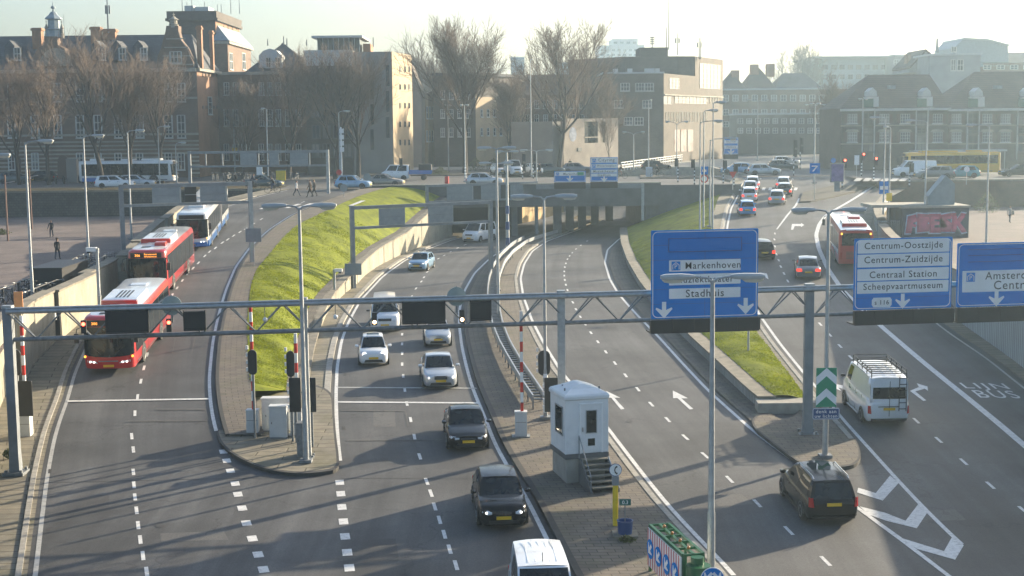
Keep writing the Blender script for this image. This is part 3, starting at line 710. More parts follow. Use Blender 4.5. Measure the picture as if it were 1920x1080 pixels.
# ------------------------------------------------------------------ street lamps
def lamp_head(root, p, d, L=.9, w=.3):
    """cobra head: housing with a glass bowl below, pointing along d from p"""
    d = Vector(d).normalized(); s = Vector((-d.y, d.x, 0)); P = Vector(p); rg = []
    for t, ww, h0, h1 in ((0, .07, -.05, .05), (.12, .13, -.07, .08), (.4, .15, -.09, .1), (.85, .155, -.09, .09), (1, .1, -.05, .05)):
        c = P + d * L * t; k = ww * w / .3
        rg.append([c + s * k * a + Vector((0, 0, b)) for a, b in ((-1, h0 * .6), (-.8, h0), (.8, h0), (1, h0 * .6), (1, h1 * .3), (.6, h1), (-.6, h1), (-1, h1 * .3))])
    hd = M().loft(rg).ob('lamp_head', MT['lampgrey'], root, smooth=True)
    rg = []
    for t, ww, h in ((.34, .08, -.1), (.42, .125, -.17), (.7, .135, -.19), (.9, .12, -.16), (.96, .07, -.1)):
        c = P + d * L * t; k = ww * w / .3
        rg.append([c + s * k * a + Vector((0, 0, b)) for a, b in ((-1, -.08), (-.7, h), (.7, h), (1, -.08))])
    M().loft(rg).ob('lens', MT['lens'], hd, smooth=True)
def lamp(label, base, ztop, arms, r=.085, group=None, band=None, L=.9, mat_='galv', slim=0):
    """arms: (dx, dy, rise) from the pole top to each head"""
    h = ztop - base.z
    t = T('street_lamp', label, 'street lamp', base, group=group)
    q = M(); q.path([(0, 0, -.1), (0, 0, h * .22), (0, 0, h * .23), (0, 0, h)], [r * 1.25, r * 1.15, r, r * .62], 10)
    q.ob('pole', MT[mat_], t, smooth=True)
    M().box(0, 0, 0, .5, .5, .12).ob('base_plate', MT['galvd'], t)
    for dx, dy, rise in arms:
        d = Vector((dx, dy, 0)); ln = max(.2, d.length - L)
        e = d.normalized() * ln
        M().path([(0, 0, h - .1), (e.x * .25, e.y * .25, h + rise * .5), (e.x, e.y, h + rise)], [.045, .04, .035], 6).ob('arm', MT[mat_], t, smooth=True)
        lamp_head(t, (e.x, e.y, h + rise), d, L)
    if band:
        q = M()
        for k in range(band[1]): q.tube((0, 0, band[0] + k * band[2] * 2), (0, 0, band[0] + k * band[2] * 2 + band[2]), r * 1.32, n=10)
        q.ob('painted_band', MT[band[3]], t, smooth=True)
    return t
def ztop_of(p, px, py): return at_Y(px, py, p.y).z
gL = 'street lamps along the brick square'
for label, bx_, by, zf, ty, dx in (
    ('tall grey street lamp with its foot behind the parked bicycles', 62, 574, PL, 268, 1.65),
    ('tall grey street lamp rising behind the round-headed camera post', 167, 502, PL, 257, 1.55),
    ('grey street lamp beside the stepped wall near the back gantry leg', 247, 449, PL, 247, 1.6),
    ('grey street lamp in front of the parked silver cars', 302, 400, PL, 239, 1.5)):
    p = on(bx_, by, zf); lamp(label, p, ztop_of(p, bx_, ty), [(dx, 0, .12)], group=gL)
p = on(-32, 600, PL); lamp('grey street lamp whose head alone reaches into the picture edge', p, ztop_of(p, -32, 292), [(1.95, 0, .05)], group=gL)
gF = 'street lamps around the crossing'
for label, bx_, Y, zb_, ty, arms, kw in (
    ('short grey lamp with upswept arm beside the white bus', 330, 178, 0, 272, [(1.3, 0, .3)], {}),
    ('grey lamp with a long arm above two yellow plates', 440, 210, 0, 208, [(1.9, 0, .25)], {}),
    ('thin post lamp with a tiny head before the dark brown house', 502, 178, 0, 204, [(-.5, 0, .05)], dict(L=.45)),
    ('grey lamp with one arm near the white advert column', 637, 186, 0, 211, [(1.5, 0, .2)], {}),
    ('twin-headed small lamp, the nearer of two before the first big bare tree', 841, 214, 0, 197, [(.45, 0, .02), (-.45, 0, .02)], dict(L=.4)),
    ('twin-headed small lamp with striped foot below the first big bare tree', 872, 174, 0, 197, [(.4, 0, .02), (-.4, 0, .02)], dict(L=.35, band=(.2, 5, .18, 'swhite'))),
    ('very tall thin mast standing before the second big bare tree', 996, 192, 0, 112, [(.25, 0, .02)], dict(L=.2)),
    ('slim lamp post before the dark flat-roofed office', 1216, 192, 0, 188, [(.3, 0, .02)], dict(L=.25)),
    ('lamp with two upswept arms before the sunlit office gable', 1269, 186, 0, 233, [(1.5, 0, .35), (-1.5, 0, .35)], dict(L=.6)),
    ('lamp with two upswept arms beside the concrete gallery wall', 1188, 205, 0, 252, [(1.6, 0, .35), (-1.6, 0, .35)], dict(L=.6)),
    ('tall white lamp pole carrying a blue square sign', 1527, 160, 0, 196, [(.5, 0, .1), (-.5, 0, .1)], dict(L=.4)),
    ('grey lamp post with double head before the hipped warehouse', 1616, 196, 0, 186, [(.5, 0, .05), (-.5, 0, .05)], dict(L=.45)),
    ('far lamp with two arms before the pale long office', 1527, 230, 0, 198, [(1.7, 0, .15), (-1.7, 0, .15)], dict(L=.6)),
    ('distant lamp with two arms beside the dark brick row', 1420, 255, 0, 190, [(1.9, 0, .25), (-1.9, 0, .25)], dict(L=.6))):
    b_ = at_Y(bx_, 300, Y); p = Vector((b_.x, Y, zb_)); lamp(label, p, ztop_of(p, bx_, ty), arms, group=gF, **kw)
gT = 'lamps with two opposite heads between the carriageways'
for label, bx_, by, zf, tx, ty, w_, kw in (
    ('twin-armed lamp on the tip of the green median beside the grey cabinets', 574, 866, up(zR, .15), 561, 390, 1.5, dict(L=1.0, r=.1)),
    ('twin-armed lamp crossing the sign with the blacked-out panel', 1333, 1083, up(zR, .15), 1323, 525, 1.6, dict(L=1.05, r=.11)),
    ('twin-armed lamp carrying the green and white chevron board', 1547, 857, up(zR, .15), 1551, 398, 1.5, dict(L=1.0, r=.1)),
    ('twin-armed lamp with a striped foot behind the white cabin', 1023, 785, up(zR, .15), 1018, 372, 1.5, dict(L=1.0, band=(.3, 5, .2, 'swhite'))),
    ('twin-armed lamp on the median where the guard rails bend', 935, 600, up(zR, .15), 918, 280, 1.25, {}),
    ('twin-armed lamp in the shade of the tunnel median farther back', 933, 545, up(zR, .15), 928, 308, 1.3, {}),
    ('lamp with upswept arms in front of the bridge fascia', 1007, 436, up(zR, .15), 1004, 283, 1.9, {}),
    ('lamp with a broad blue and white striped foot on the tunnel median', 952, 466, up(zR, .15), 947, 286, 1.2, dict(r=.16, band=(.3, 3, .8, 'dblue')))):
    p = on(bx_, by, zf); lamp(label, p, ztop_of(p, tx, ty), [(w_, 0, .1), (-w_, 0, .1)], group=gT, **kw)
gR = 'lamps beside the exit ramp and the sunken plaza'
for label, bx_, by, zf, ty, dx, kw in (
    ('grey lamp on the small lawn, the pole standing on its own', 1336, 455, up(z4, .2), 194, .8, {}),
    ('first of two touching lamp poles on the small lawn', 1312, 462, -4.2, 229, 2.0, {}),
    ('second of two touching lamp poles on the small lawn', 1319, 455, -4.2, 209, 1.3, {}),
    ('lamp bending towards the road above the blue motorway panel', 1331, 425, up(z4, .2), 262, 2.4, {}),
    ('single-armed lamp before the graffiti kiosk', 1733, 446, PR, 228, -1.9, {}),
    ('single-armed lamp on the sunken plaza beyond the kiosk', 1849, 457, PR, 236, -1.9, {}),
    ('lamp carrying a small white and blue panel beside the sandy coping', 1656, 415, -2.2, 222, -1.4, {}),
    ('lamp with a yellow plate beside the sandy coping', 1666, 428, -2.6, 240, -.5, dict(L=.4))):
    p = on(bx_, by, zf); lamp(label, p, ztop_of(p, bx_, ty), [(dx, 0, .1)], group=gR, **kw)
for label, bx_, by, tx, ty in (('brown wooden post with a short bracket at the edge of the square', 15, 452, 9, 328), ('brown wooden post with a short bracket, second from the picture edge', 60, 430, 55, 318)):
    p = on(bx_, by, PL); h = ztop_of(p, tx, ty) - p.z
    t = T('wooden_post', label, 'post', p, group='wooden posts on the square')
    M().path([(0, 0, -.1), (0, 0, h)], [.1, .08], 8).ob('pole', mat('weathered_wood', (.2, .12, .09), .85), t, smooth=True)
    M().path([(0, 0, h - .75), (.9, 0, h - .6)], .04, 6).ob('bracket', MT['galv'], t)

# ------------------------------------------------------------------ the gantry in front
GZ = -.22
ga, gz = on(14, 583, GZ), on(1517, 541, GZ)
gd = (gz - ga).normalized(); gn = Vector((gd.y, -gd.x, 0))     # gn points at the camera
if gn.y > 0: gn = -gn
def gpt(px, py, out=0):
    d = ray(px, py); C0 = Vector((0, 0, CAMZ)); P0 = ga + gn * out
    t = (P0 - C0).dot(gn) / d.dot(gn); return C0 + d * t
gan = T('sign_gantry', 'long grey lattice gantry crossing all carriageways in front', 'gantry', (0, 0, 0))
gend = gpt(2010, 528)
def chord(name, z, out, r, m='galv', a=None, b=None):
    p0, p1 = (a or ga), (b or gend); p0 = Vector((p0.x, p0.y, z)) + gn * out; p1 = Vector((p1.x, p1.y, z)) + gn * out
    M().tube(p0, p1, r, n=12).ob(name, MT[m], gan, smooth=True)
chord('top_chord', GZ, .3, .1); chord('top_chord', GZ, -.3, .1); chord('bottom_chord', GZ - 1.16, 0, .095, 'galvd')
chord('cable_duct', GZ + .12, .32, .035, 'galv')
glen = (gend - ga).length; nb = 21
for k in range(nb):
    c0, c1 = ga + gd * (glen * k / nb), ga + gd * (glen * (k + .5) / nb); c2 = ga + gd * (glen * (k + 1) / nb)
    for side in (.3, -.3):
        q = M(); lo = Vector((c1.x, c1.y, GZ - 1.16))
        for e in (c0, c2):
            q.tube(Vector((e.x, e.y, GZ)) + gn * side, lo, .032, n=6)
        q.ob('lattice_brace', MT['galvd'], gan, smooth=True)
    if k % 2 == 0:
        M().tube(Vector((c0.x, c0.y, GZ)) + gn * .3, Vector((c0.x, c0.y, GZ)) - gn * .3, .03, n=6).ob('cross_tube', MT['galvd'], gan)
for px, py, wz, out in ((14, 855, .34, 0), (571, 848, .2, 0), (1052, 740, .3, 0), (1517, 838, .35, 0)):
    t_ = gpt(px, 570); t_ = Vector((t_.x, t_.y, 0)); zf = zR(t_.y) + .12
    q = M(); q.box(t_.x, t_.y, zf, wz * 1.25, wz * 1.25, .9, top=.86); q.box(t_.x, t_.y, zf + .9, wz * 1.07, wz, GZ + .12 - zf - .9)
    leg = q.ob('column', MT['gsteel'] if px in (14, 1517) else MT['galv'], gan)
    q = M(); q.box(t_.x, t_.y, zf - .1, wz * 2.4, wz * 2.4, .13)
    for a_ in (-1, 1):
        for b_ in (-1, 1): q.box(t_.x + a_ * wz * .9, t_.y + b_ * wz * .9, zf + .03, .1, .1, .1)
    q.ob('foot_plate', MT['galvd'], leg)
    M().box(t_.x, t_.y, GZ + .121, wz * 1.15, wz * 1.1, .1).ob('cap', MT['galv'], leg)

# frames on the gantry plane: x along the gantry, y up
GMAT = Matrix(((gd.x, 0, gn.x, 0), (gd.y, 0, gn.y, 0), (0, 1, 0, 0), (0, 0, 0, 1)))
def frame(px, py, out):
    m = GMAT.copy(); p = gpt(px, py, out); m[0][3], m[1][3], m[2][3] = p; return m
def rrect(w, h, r, n=5):
    P = []
    for cx, cy, a in ((w / 2 - r, h / 2 - r, 0), (-w / 2 + r, h / 2 - r, 90), (-w / 2 + r, -h / 2 + r, 180), (w / 2 - r, -h / 2 + r, 270)):
        for k in range(n + 1):
            t = R(a + 90 * k / n); P.append((cx + r * math.cos(t), cy + r * math.sin(t)))
    return P
def plate(mx, w, h, r, t, z0, m):
    q = M(); q.prism(rrect(w, h, r), z0, z0 + t); return q.xf(mx)
def ring(mx, w, h, r, th, z0):
    a, b = rrect(w, h, r), rrect(w - 2 * th, h - 2 * th, max(.01, r - th)); q = M(); n_ = len(a)
    i = q.vs([(x, y, z0) for x, y in a] + [(x, y, z0) for x, y in b])
    for k in range(n_): l_ = (k + 1) % n_; q.f.append((i + k, i + l_, i + n_ + l_, i + n_ + k)); q.m.append(0)
    return q.xf(mx)
ARROW = [(0, -.5), (.52, .06), (.47, .16), (.13, 0), (.13, .5), (-.13, .5), (-.13, 0), (-.47, .16), (-.52, .06)]
def sign_face(root, mx, w, h, rows, arrows=(), z=.062, panel_w=.9, extra=None, th=.035, rr=.22):
    """blue board: white border, white text panels (cy, ch, text, text height, lead pictogram), white arrows"""
    bd = plate(mx, w, h, .05, .06, 0, 0).ob('board', MT['blue'], root)
    q = M(); q.bx(-.006, .006, -h / 2, h / 2, .06, .0615)
    for k in range(1, 6): q.bx(-w / 2, w / 2, -h / 2 + h * k / 6 - .006, -h / 2 + h * k / 6 + .006, .06, .0612)
    q.xf(mx).ob('panel_joint', MT['dblue'], bd)
    ring(mx, w - .1, h - .1, rr, th, z).ob('border', MT['swhite'], root, recalc=False)
    for cy, ch, txt, tw, picto in rows:
        pm = mx @ Matrix.Translation((0, cy, 0))
        pnl = plate(pm, w * panel_w, ch, .03, .006, z - .001, 0).ob('text_panel', MT['swhite'], root)
        tm = fit_w(text_mesh(txt, 1, space=1.12), tw); xs = w * .05 if picto else 0
        tm.xf(pm @ Matrix.Translation((xs + (.12 if picto else 0), 0, z + .009))).ob('lettering', MT['ink'], pnl, recalc=False)
        if picto: pictogram(pnl, pm @ Matrix.Translation((-w * panel_w / 2 + ch * .62, 0, z + .009)), ch * .8)
    for ax, ay, s in arrows:
        q = M(); q.poly([(ax + x * s, ay + y * s, z + .002) for x, y in ARROW]); q.xf(mx).ob('lane_arrow', MT['swhite'], root, recalc=False)
def pictogram(parent, mx, s):
    """parking garage mark: a white P under a roof on blue"""
    q = M(); q.poly([(-s / 2, -s / 2, 0), (s / 2, -s / 2, 0), (s / 2, s / 2, 0), (-s / 2, s / 2, 0)]); b_ = q.xf(mx).ob('pictogram', MT['blue'], parent, recalc=False)
    t = fit_w(text_mesh('P', 1), None, s * .45); t.xf(mx @ Matrix.Translation((0, -.06 * s, .004))).ob('pictogram_letter', MT['swhite'], parent, recalc=False)
    q = M(); o_ = [(-.4, -.4), (-.4, .12), (0, .42), (.4, .12), (.4, -.4)]; i_ = [(-.32, -.4), (-.32, .08), (0, .32), (.32, .08), (.32, -.4)]
    for k in range(4): q.poly([(o_[k][0] * s, o_[k][1] * s, .004), (o_[k + 1][0] * s, o_[k + 1][1] * s, .004), (i_[k + 1][0] * s, i_[k + 1][1] * s, .004), (i_[k][0] * s, i_[k][1] * s, .004)])
    q.xf(mx).ob('pictogram_roof', MT['swhite'], parent, recalc=False)
def gsize(x0, y0, x1, y1, out):
    a, b, c_ = gpt(x0, (y0 + y1) / 2, out), gpt(x1, (y0 + y1) / 2, out), None
    cx = (x0 + x1) / 2; return (b - a).length, gpt(cx, y0, out).z - gpt(cx, y1, out).z
def walkway(root, x0, x1, y0, y1, out):
    w, h = gsize(x0, y0, x1, y1, out); mx = frame((x0 + x1) / 2, (y0 + y1) / 2, out)
    q = M(); q.box(0, 0, -.8, w, .06, .95); q.v = [(x, y - h * .45 if 1 else y, z) for x, y, z in q.v]
    q.bx(-w / 2, w / 2, -h * .45, h / 2, .14, .17)
    for k in range(6): q.bx(-w / 2 + k * w / 5 - .03, -w / 2 + k * w / 5 + .03, -h * .4, h * .5, -.02, .2)
    q.xf(mx).ob('maintenance_walkway', MT['black'], root)
o_ = .55
# sign with the blacked-out panel
w_, h_ = gsize(1221, 431, 1421, 596, o_); mx = frame(1321, 513, o_)
s_ = T('direction_sign', 'large blue sign reading Stadhuis with two arrows and an empty dark panel', 'road sign')
u = h_ / 165
sign_face(s_, mx, w_, h_, [((513 - 497) * u, 21 * u, 'Markenhoven', 2.4, 1), ((513 - 523) * u, 20 * u, 'Muziektheater', 2.5, 0), ((513 - 549) * u, 19 * u, 'Stadhuis', 1.66, 0)], [(-78 * u, -66 * u, 31 * u), (79 * u, -63 * u, 31 * u)], panel_w=.67)
q = M(); q.bx(-69 * u, 69 * u, (513 - 470) * u, (513 - 446) * u, .07, .09)
for k in range(3): q.bx(-66 * u, 66 * u, (513 - 466 + k * 6) * u, (513 - 464.5 + k * 6) * u, .091, .1)
q.xf(mx).ob('blank_panel', MT['blue'], s_)
q = M(); q.bx(-70 * u, 70 * u, (513 - 446.6) * u, (513 - 445.6) * u, .085, .1); q.bx(-70 * u, 70 * u, (513 - 471) * u, (513 - 470) * u, .085, .1)
for e_ in (-70, 69): q.bx(e_ * u, (e_ + 1) * u, (513 - 471) * u, (513 - 446) * u, .085, .1)
q.xf(mx).ob('panel_outline', MT['dblue'], s_)
walkway(s_, 1220, 1422, 597, 622, o_)
w_, h_ = gsize(1601, 446, 1784, 579, o_); mx = frame(1692.5, 512.5, o_); u = h_ / 133
s_ = T('direction_sign', 'blue sign listing Centrum-Oostzijde to Scheepvaartmuseum on four white panels', 'road sign')
sign_face(s_, mx, w_, h_, [((512 - 461) * u, 24 * u, 'Centrum-Oostzijde', 3.55, 0), ((512 - 487) * u, 24 * u, 'Centrum-Zuidzijde', 3.55, 0), ((512 - 513) * u, 22 * u, 'Centraal Station', 3.05, 0), ((512 - 537) * u, 22 * u, 'Scheepvaartmuseum', 3.6, 0)], [(0, (512 - 564) * u, 28 * u)], panel_w=.935)
q = M(); oct_ = [(-.5, -.25), (-.42, -.5), (.42, -.5), (.5, -.25), (.5, .25), (.42, .5), (-.42, .5), (-.5, .25)]
q.poly([(-41 * u + x * 39 * u, (512 - 565) * u + y * 18 * u, .064) for x, y in oct_]); rb = q.xf(mx).ob('route_badge', MT['swhite'], s_, recalc=False)
fit_w(text_mesh('s 116', 1, space=1.1), 28 * u).xf(mx @ Matrix.Translation((-41 * u, (512 - 565) * u, .07))).ob('lettering', MT['ink'], rb, recalc=False)
walkway(s_, 1601, 1785, 580, 607, o_)
w_, h_ = gsize(1794, 454, 1992, 573, o_); mx = frame(1893, 513.5, o_); u = h_ / 119
s_ = T('direction_sign', 'blue sign reading Amsterdam Centraal, cut off by the picture edge', 'road sign')
plate(mx, w_, h_, .05, .06, 0, 0).ob('board', MT['blue'], s_); ring(mx, w_ - .1, h_ - .1, .22, .035, .062).ob('border', MT['swhite'], s_, recalc=False)
pm = mx @ Matrix.Translation((0, (513 - 525) * u, 0)); pnl = plate(pm, w_ * .9, 40 * u, .03, .006, .061, 0).ob('text_panel', MT['swhite'], s_)
for txt, dx, dy, tw in (('Amsterdam', 12 * u, 10 * u, 107 * u), ('Centraal', 20 * u, -8 * u, 88 * u)):
    fit_w(text_mesh(txt, 1, space=1.12), tw).xf(pm @ Matrix.Translation((dx - 8 * u, dy, .071))).ob('lettering', MT['ink'], pnl, recalc=False)
pictogram(pnl, pm @ Matrix.Translation((-78 * u, 8 * u, .071)), 17 * u)
q = M(); q.poly([(-26 * u + x * 30 * u, (513 - 558) * u + y * 30 * u, .064) for x, y in ARROW]); q.xf(mx).ob('lane_arrow', MT['swhite'], s_, recalc=False)
q = M()
for y_ in (24, 36, 47): q.bx(-84 * u, 84 * u, y_ * u, (y_ + .8) * u, .062, .08)
q.xf(mx).ob('blank_panel', MT['dblue'], s_)
walkway(s_, 1793, 1993, 574, 602, o_)
# lane signal boards and lights hung in the lattice
for x0, y0, x1, y1, lab in ((199, 583, 278, 622, 'wide black lane board in front of the nearest red bus'), (345, 584, 385, 617, 'small black lane board over the free lane beside the red bus'), (755, 567, 834, 604, 'wide black lane board hiding the small silver hatchback behind'), (882, 565, 920, 598, 'small black lane board above the guard rails')):
    w_, h_ = gsize(x0, y0, x1, y1, .2); mx = frame((x0 + x1) / 2, (y0 + y1) / 2, .36)
    b_ = T('lane_board', lab, 'lane board', group='lane boards on the gantry')
    q = M(); q.bx(-w_ / 2, w_ / 2, -h_ / 2, h_ / 2, -.2, .08); q.xf(mx).ob('housing', MT['black'], b_)
    q = M()
    for e in (-1, 1): q.bx(e * w_ / 2 - .02, e * w_ / 2 + .02, -h_ / 2 - .05, h_ / 2 + .05, -.1, .1)
    q.bx(-w_ / 2, w_ / 2, -h_ / 2 - .06, -h_ / 2 - .01, -.1, .1); q.xf(mx).ob('frame', MT['blk'], b_)
def signal2(lab, mx, lit, h=.52, w=.2, grp=None, stripes=False):
    b_ = T('lane_signal', lab, 'signal', group=grp)
    q = M(); q.bx(-w / 2, w / 2, -h / 2, h / 2, -.12, .08); hs = q.xf(mx).ob('housing', MT['black'], b_)
    for k, yy in enumerate((h * .24, -h * .24)):
        q = M(); P = [(math.cos(t * PI / 8) * w * .36, yy + math.sin(t * PI / 8) * w * .36) for t in range(16)]
        q.prism(P, .081, .1); m_ = MT['blk'] if lit != k else (MT['redlit'] if k == 0 else MT['amblit'])
        q.xf(mx).ob('lamp_lens', m_, b_)
    return b_
MT['redlit'] = mat('lit_red_signal', (.7, .03, .02), .3, var=0, emit=(1, .06, .03), est=7)
MT['amblit'] = mat('lit_amber_signal', (.8, .5, .2), .3, var=0, emit=(1, .6, .28), est=7)
for px, py, lit, lab in ((157, 613, 0, 'two-lamp signal lit red beside the nearest bus'), (317, 610, 0, 'two-lamp signal lit red beside the small black board'), (702, 598, 1, 'two-lamp signal lit amber beside the half hidden white van'), (866, 593, 1, 'two-lamp signal lit amber between two black boards')):
    signal2(lab, frame(px, py, .42), lit, grp='lane signals on the gantry')
MT['disc'] = mat('pale_disc_back', (.30, .36, .35), .5, .2, var=.08)
for px, py, lab in ((322, 573, 'round pale sign back on the gantry above the bus lane'), (856, 556, 'round pale sign back on the gantry above the silver hatchback')):
    b_ = T('round_sign', lab, 'sign', group='round signs seen from behind'); mx = frame(px, py, .05)
    q = M(); q.prism([(math.cos(t * PI / 16) * .4, math.sin(t * PI / 16) * .4) for t in range(32)], -.02, .02); q.xf(mx).ob('plate', MT['disc'], b_)
    q = M(); q.bx(-.03, .03, -.7, .42, -.08, -.03); q.xf(mx).ob('bracket', MT['galvd'], b_)
for px, py, lab in ((497, 599, 'small white ball camera hanging over the green median'), (629, 594, 'small white ball camera beside the inbound wall')):
    b_ = T('ball_camera', lab, 'camera', group='ball cameras'); p = gpt(px, py, .3)
    q = M(); q.loft([[(p.x + math.cos(a * PI / 5) * r_, p.y + math.sin(a * PI / 5) * r_, p.z + z_) for a in range(10)] for r_, z_ in ((.02, -.1), (.08, -.06), (.1, 0), (.08, .06), (.02, .1))]); q.ob('dome', MT['white'], b_, smooth=True)
    M().tube((p.x, p.y, p.z + .08), (p.x, p.y, GZ - .1), .015, n=5).ob('stem', MT['galvd'], b_)

# ------------------------------------------------------------------ gantries farther back
def portal(label, xl, yl, xr, yr, ytop, ylow, zfl, zfr, backs, legs=(1, 1), group='plain portal gantries', m='gsteel', Y=None):
    """grey portal with two beams and sign backs; pixel feet give its line"""
    a = on(xl, yl, zfl) if Y is None else Vector((at_Y(xl, yl, Y).x, Y, zfl)); b = on(xr, yr, zfr) if Y is None else Vector((at_Y(xr, yr, Y).x, Y, zfr))
    t = T('portal_gantry', label, 'gantry', group=group)
    zt = max(at_Y(xl, ytop, a.y).z, at_Y(xr, ytop, b.y).z) if Y is None else at_Y((xl + xr) / 2, ytop, Y).z
    zl = zt - abs(ylow - ytop) * a.y / FPX
    d = (b - a); d.z = 0; L = d.length; d.normalize()
    for e, ok in ((a, legs[0]), (b, legs[1])):
        if ok:
            M().box(e.x, e.y, e.z - .1, .3, .3, zt - e.z + .1, rz=math.atan2(d.y, d.x)).ob('column', MT['galv'] if ok == 2 else MT[m], t)
    A, B = Vector((a.x, a.y, zt - .16)), Vector((b.x, b.y, zt - .16))
    M().bar(A, B, .26, .26).ob('top_beam', MT[m], t); A2, B2 = A.copy(), B.copy(); A2.z = B2.z = zl
    M().bar(A2, B2, .22, .2).ob('bottom_beam', MT[m], t)
    mx = Matrix(((d.x, 0, d.y, a.x), (d.y, 0, -d.x, a.y), (0, 1, 0, 0), (0, 0, 0, 1)))
    for f0, f1, kind in backs:
        q = M(); x0, x1 = f0 * L, f1 * L; zm0, zm1 = zl + .12, zt - .3
        if kind == 'post': q.bx(x0 - .05, x0 + .05, zl, zt - .2, -.05, .05); q.xf(mx).ob('hanger', MT['galv'], t); continue
        q.bx(x0, x1, zm0, zm1, .14, .2); bo = q.xf(mx).ob('sign_back', MT['blk'] if kind == 'black' else MT['signback'], t)
        q = M()
        for k in (.5,): q.bx(x0, x1, zm0 + (zm1 - zm0) * k - .03, zm0 + (zm1 - zm0) * k + .03, .2, .23)
        q.xf(mx).ob('stiffener', MT['gsteel'], bo)
    return t
MT['signback'] = mat('sign_back', (.22, .25, .27), .5, .25, var=.1)
portal('grey portal gantry over the bus ramp with a small black board', 233, 503, 473, 492, 346, 386, -3.0, up(z1, .1), [(.23, .44, 0), (.45, .45, 'post'), (.48, .57, 'black'), (.6, .8, 0), (.81, .81, 'post')], legs=(1, 2))
portal('grey portal gantry before the dark houses at the crossing', 357, 350, 616, 372, 282, 311, 0, 0, [(.12, .12, 'post'), (.24, .24, 'post'), (.37, .49, 0), (.5, .5, 'post'), (.58, .65, 0), (.73, .86, 0), (.87, .87, 'post')], legs=(1, 2), Y=150)
portal('grey portal gantry over the inbound road with two sign backs', 663, 540, 921, 520, 386, 428, up(zR, .1), up(zR, .1), [(.18, .36, 0), (.365, .365, 'post'), (.53, .71, 0), (.715, .715, 'post')])
portal('grey portal gantry across the bridge mouth above the white van', 802, 450, 1006, 440, 346, 379, up(zR, .1), up(zR, .1), [(.17, .40, 0), (.41, .41, 'post'), (.48, .66, 0), (.75, .95, 0)])
portal('slim portal carrying two blue signs at the bridge', 1006, 436, 1205, 402, 345, 352, -4.9, -3.6, [], legs=(0, 2), Y=156)
# signs at the bridge
def small_sign(label, px0, py0, px1, py1, Y, rows, arrow, under=True):
    cx, cy = (px0 + px1) / 2, (py0 + py1) / 2; p = at_Y(cx, cy, Y); k = Y / FPX; w_, h_ = (px1 - px0) * k, (py1 - py0) * k
    mx = Matrix(((1, 0, 0, p.x), (0, 0, -1, p.y), (0, 1, 0, p.z), (0, 0, 0, 1)))
    s_ = T('direction_sign', label, 'road sign')
    sign_face(s_, mx, w_, h_, [((cy - y) * k, hh * k, tx, tw * k, pic) for y, hh, tx, tw, pic in rows], [(0, (cy - arrow) * k, 12 * k)], th=.05, rr=.12, panel_w=.93)
    q = M(); q.bx(-w_ / 2, w_ / 2, -h_ / 2 - .75, -h_ / 2 - .05, -.5, .05); q.xf(mx).ob('maintenance_walkway', MT['black'], s_)
    return s_, mx, k
s_, mx, k = small_sign('small low blue sign with one white panel and a green badge at the bridge', 1039, 321, 1098, 341, 155.6, [(326, 7, 'Markenhoven', 34, 1)], 335)
q = M(); q.bx(14 * k, 26 * k, 2.2 * k, 8 * k, .075, .085); q.xf(mx).ob('green_badge', MT['sgreen'], s_)
small_sign('taller blue sign with four white panels at the bridge', 1107, 295, 1158, 340, 155.6, [(301, 8.5, 'Cityring', 30, 1), (311.5, 8, 'Waterlooplein', 36, 1), (321, 5.6, 'Muziektheater', 40, 0), (328, 5.6, 'Stadhuis', 24, 0)], 335)
small_sign('hazy blue panel over the far junction', 1357, 258, 1384, 289, 230, [(266, 6, 'IJtunnel', 18, 0), (276, 6, 'Zeeburg', 18, 0)], 284)

# ------------------------------------------------------------------ barriers, cabinets, cabin
def barrier(label, px, py, ptop, zf, w=.52, h=1.05):
    p = on(px, py, zf); t = T('road_barrier', label, 'barrier', p, group='raised red and white barriers'); k = p.y / FPX
    q = M(); q.box(0, 0, 0, w, w * .85, h); q.box(0, 0, h, w * 1.06, w * .9, .05)
    cb = q.ob('barrier_cabinet', MT['cab'], t); M().box(0, -w * .43, h * .6, w * .9, .012, .015).ob('cabinet_seam', MT['blk'], cb)
    M().box(0, 0, -.05, w * 1.5, w * 1.2, .07).ob('base_plate', MT['galvd'], t)
    top = at_Y(px, ptop, p.y).z - p.z; n_ = int((top - h) / .42); A = M()
    for j in range(n_):
        z0 = h + (top - h) * j / n_; A.box(.05, -.02, z0, .13, .1, (top - h) / n_, m=j % 2)
    A.ob('boom', [MT['red'], MT['swhite']], t)
    M().box(.05, -.078, h + .4, .05, .015, .05).ob('reflector', MT['blk'], t)
    return t
barrier('raised red and white barrier on the median beside the bus ramp', 475, 813, 566, up(zR, .15))
barrier('raised barrier mostly hidden behind the lamp pole on the median', 557, 815, 625, up(zR, .15))
barrier('raised red and white barrier beside the guard rails', 977, 817, 583, up(zR, .15))
barrier('raised red and white barrier beside the shoulder of the bus ramp', 49, 820, 592, up(zR, .05))
def board(label, px, py0, py1, wpx, base_py, zf, oval, dx=0):
    """black signal background board on a striped post"""
    p = on(px, base_py, zf); k = p.y / FPX; w_ = wpx * k; z0, z1b = at_Y(px, py1, p.y).z - p.z, at_Y(px, py0, p.y).z - p.z
    t = T('signal_board', label, 'signal board', p, group='black signal boards')
    P = rrect(w_, z1b - z0, w_ * .45 if oval else .03, 6)
    q = M(); q.slab([(x, -.06, (z0 + z1b) / 2 + y) for x, y in P], (0, .05, 0)); q.ob('board', MT['black'], t)
    q = M(); q.box(0, .06, 0, .09, .09, z1b); q.ob('post', MT['galvd'], t)
    q = M()
    for j in range(4): q.box(-w_ / 2 - .03, 0, z0 + .15 + j * .32, .1, .08, .16)
    q.ob('stripe_band', MT['swhite'], t)
    return t
zt_ = up(zR, .15)
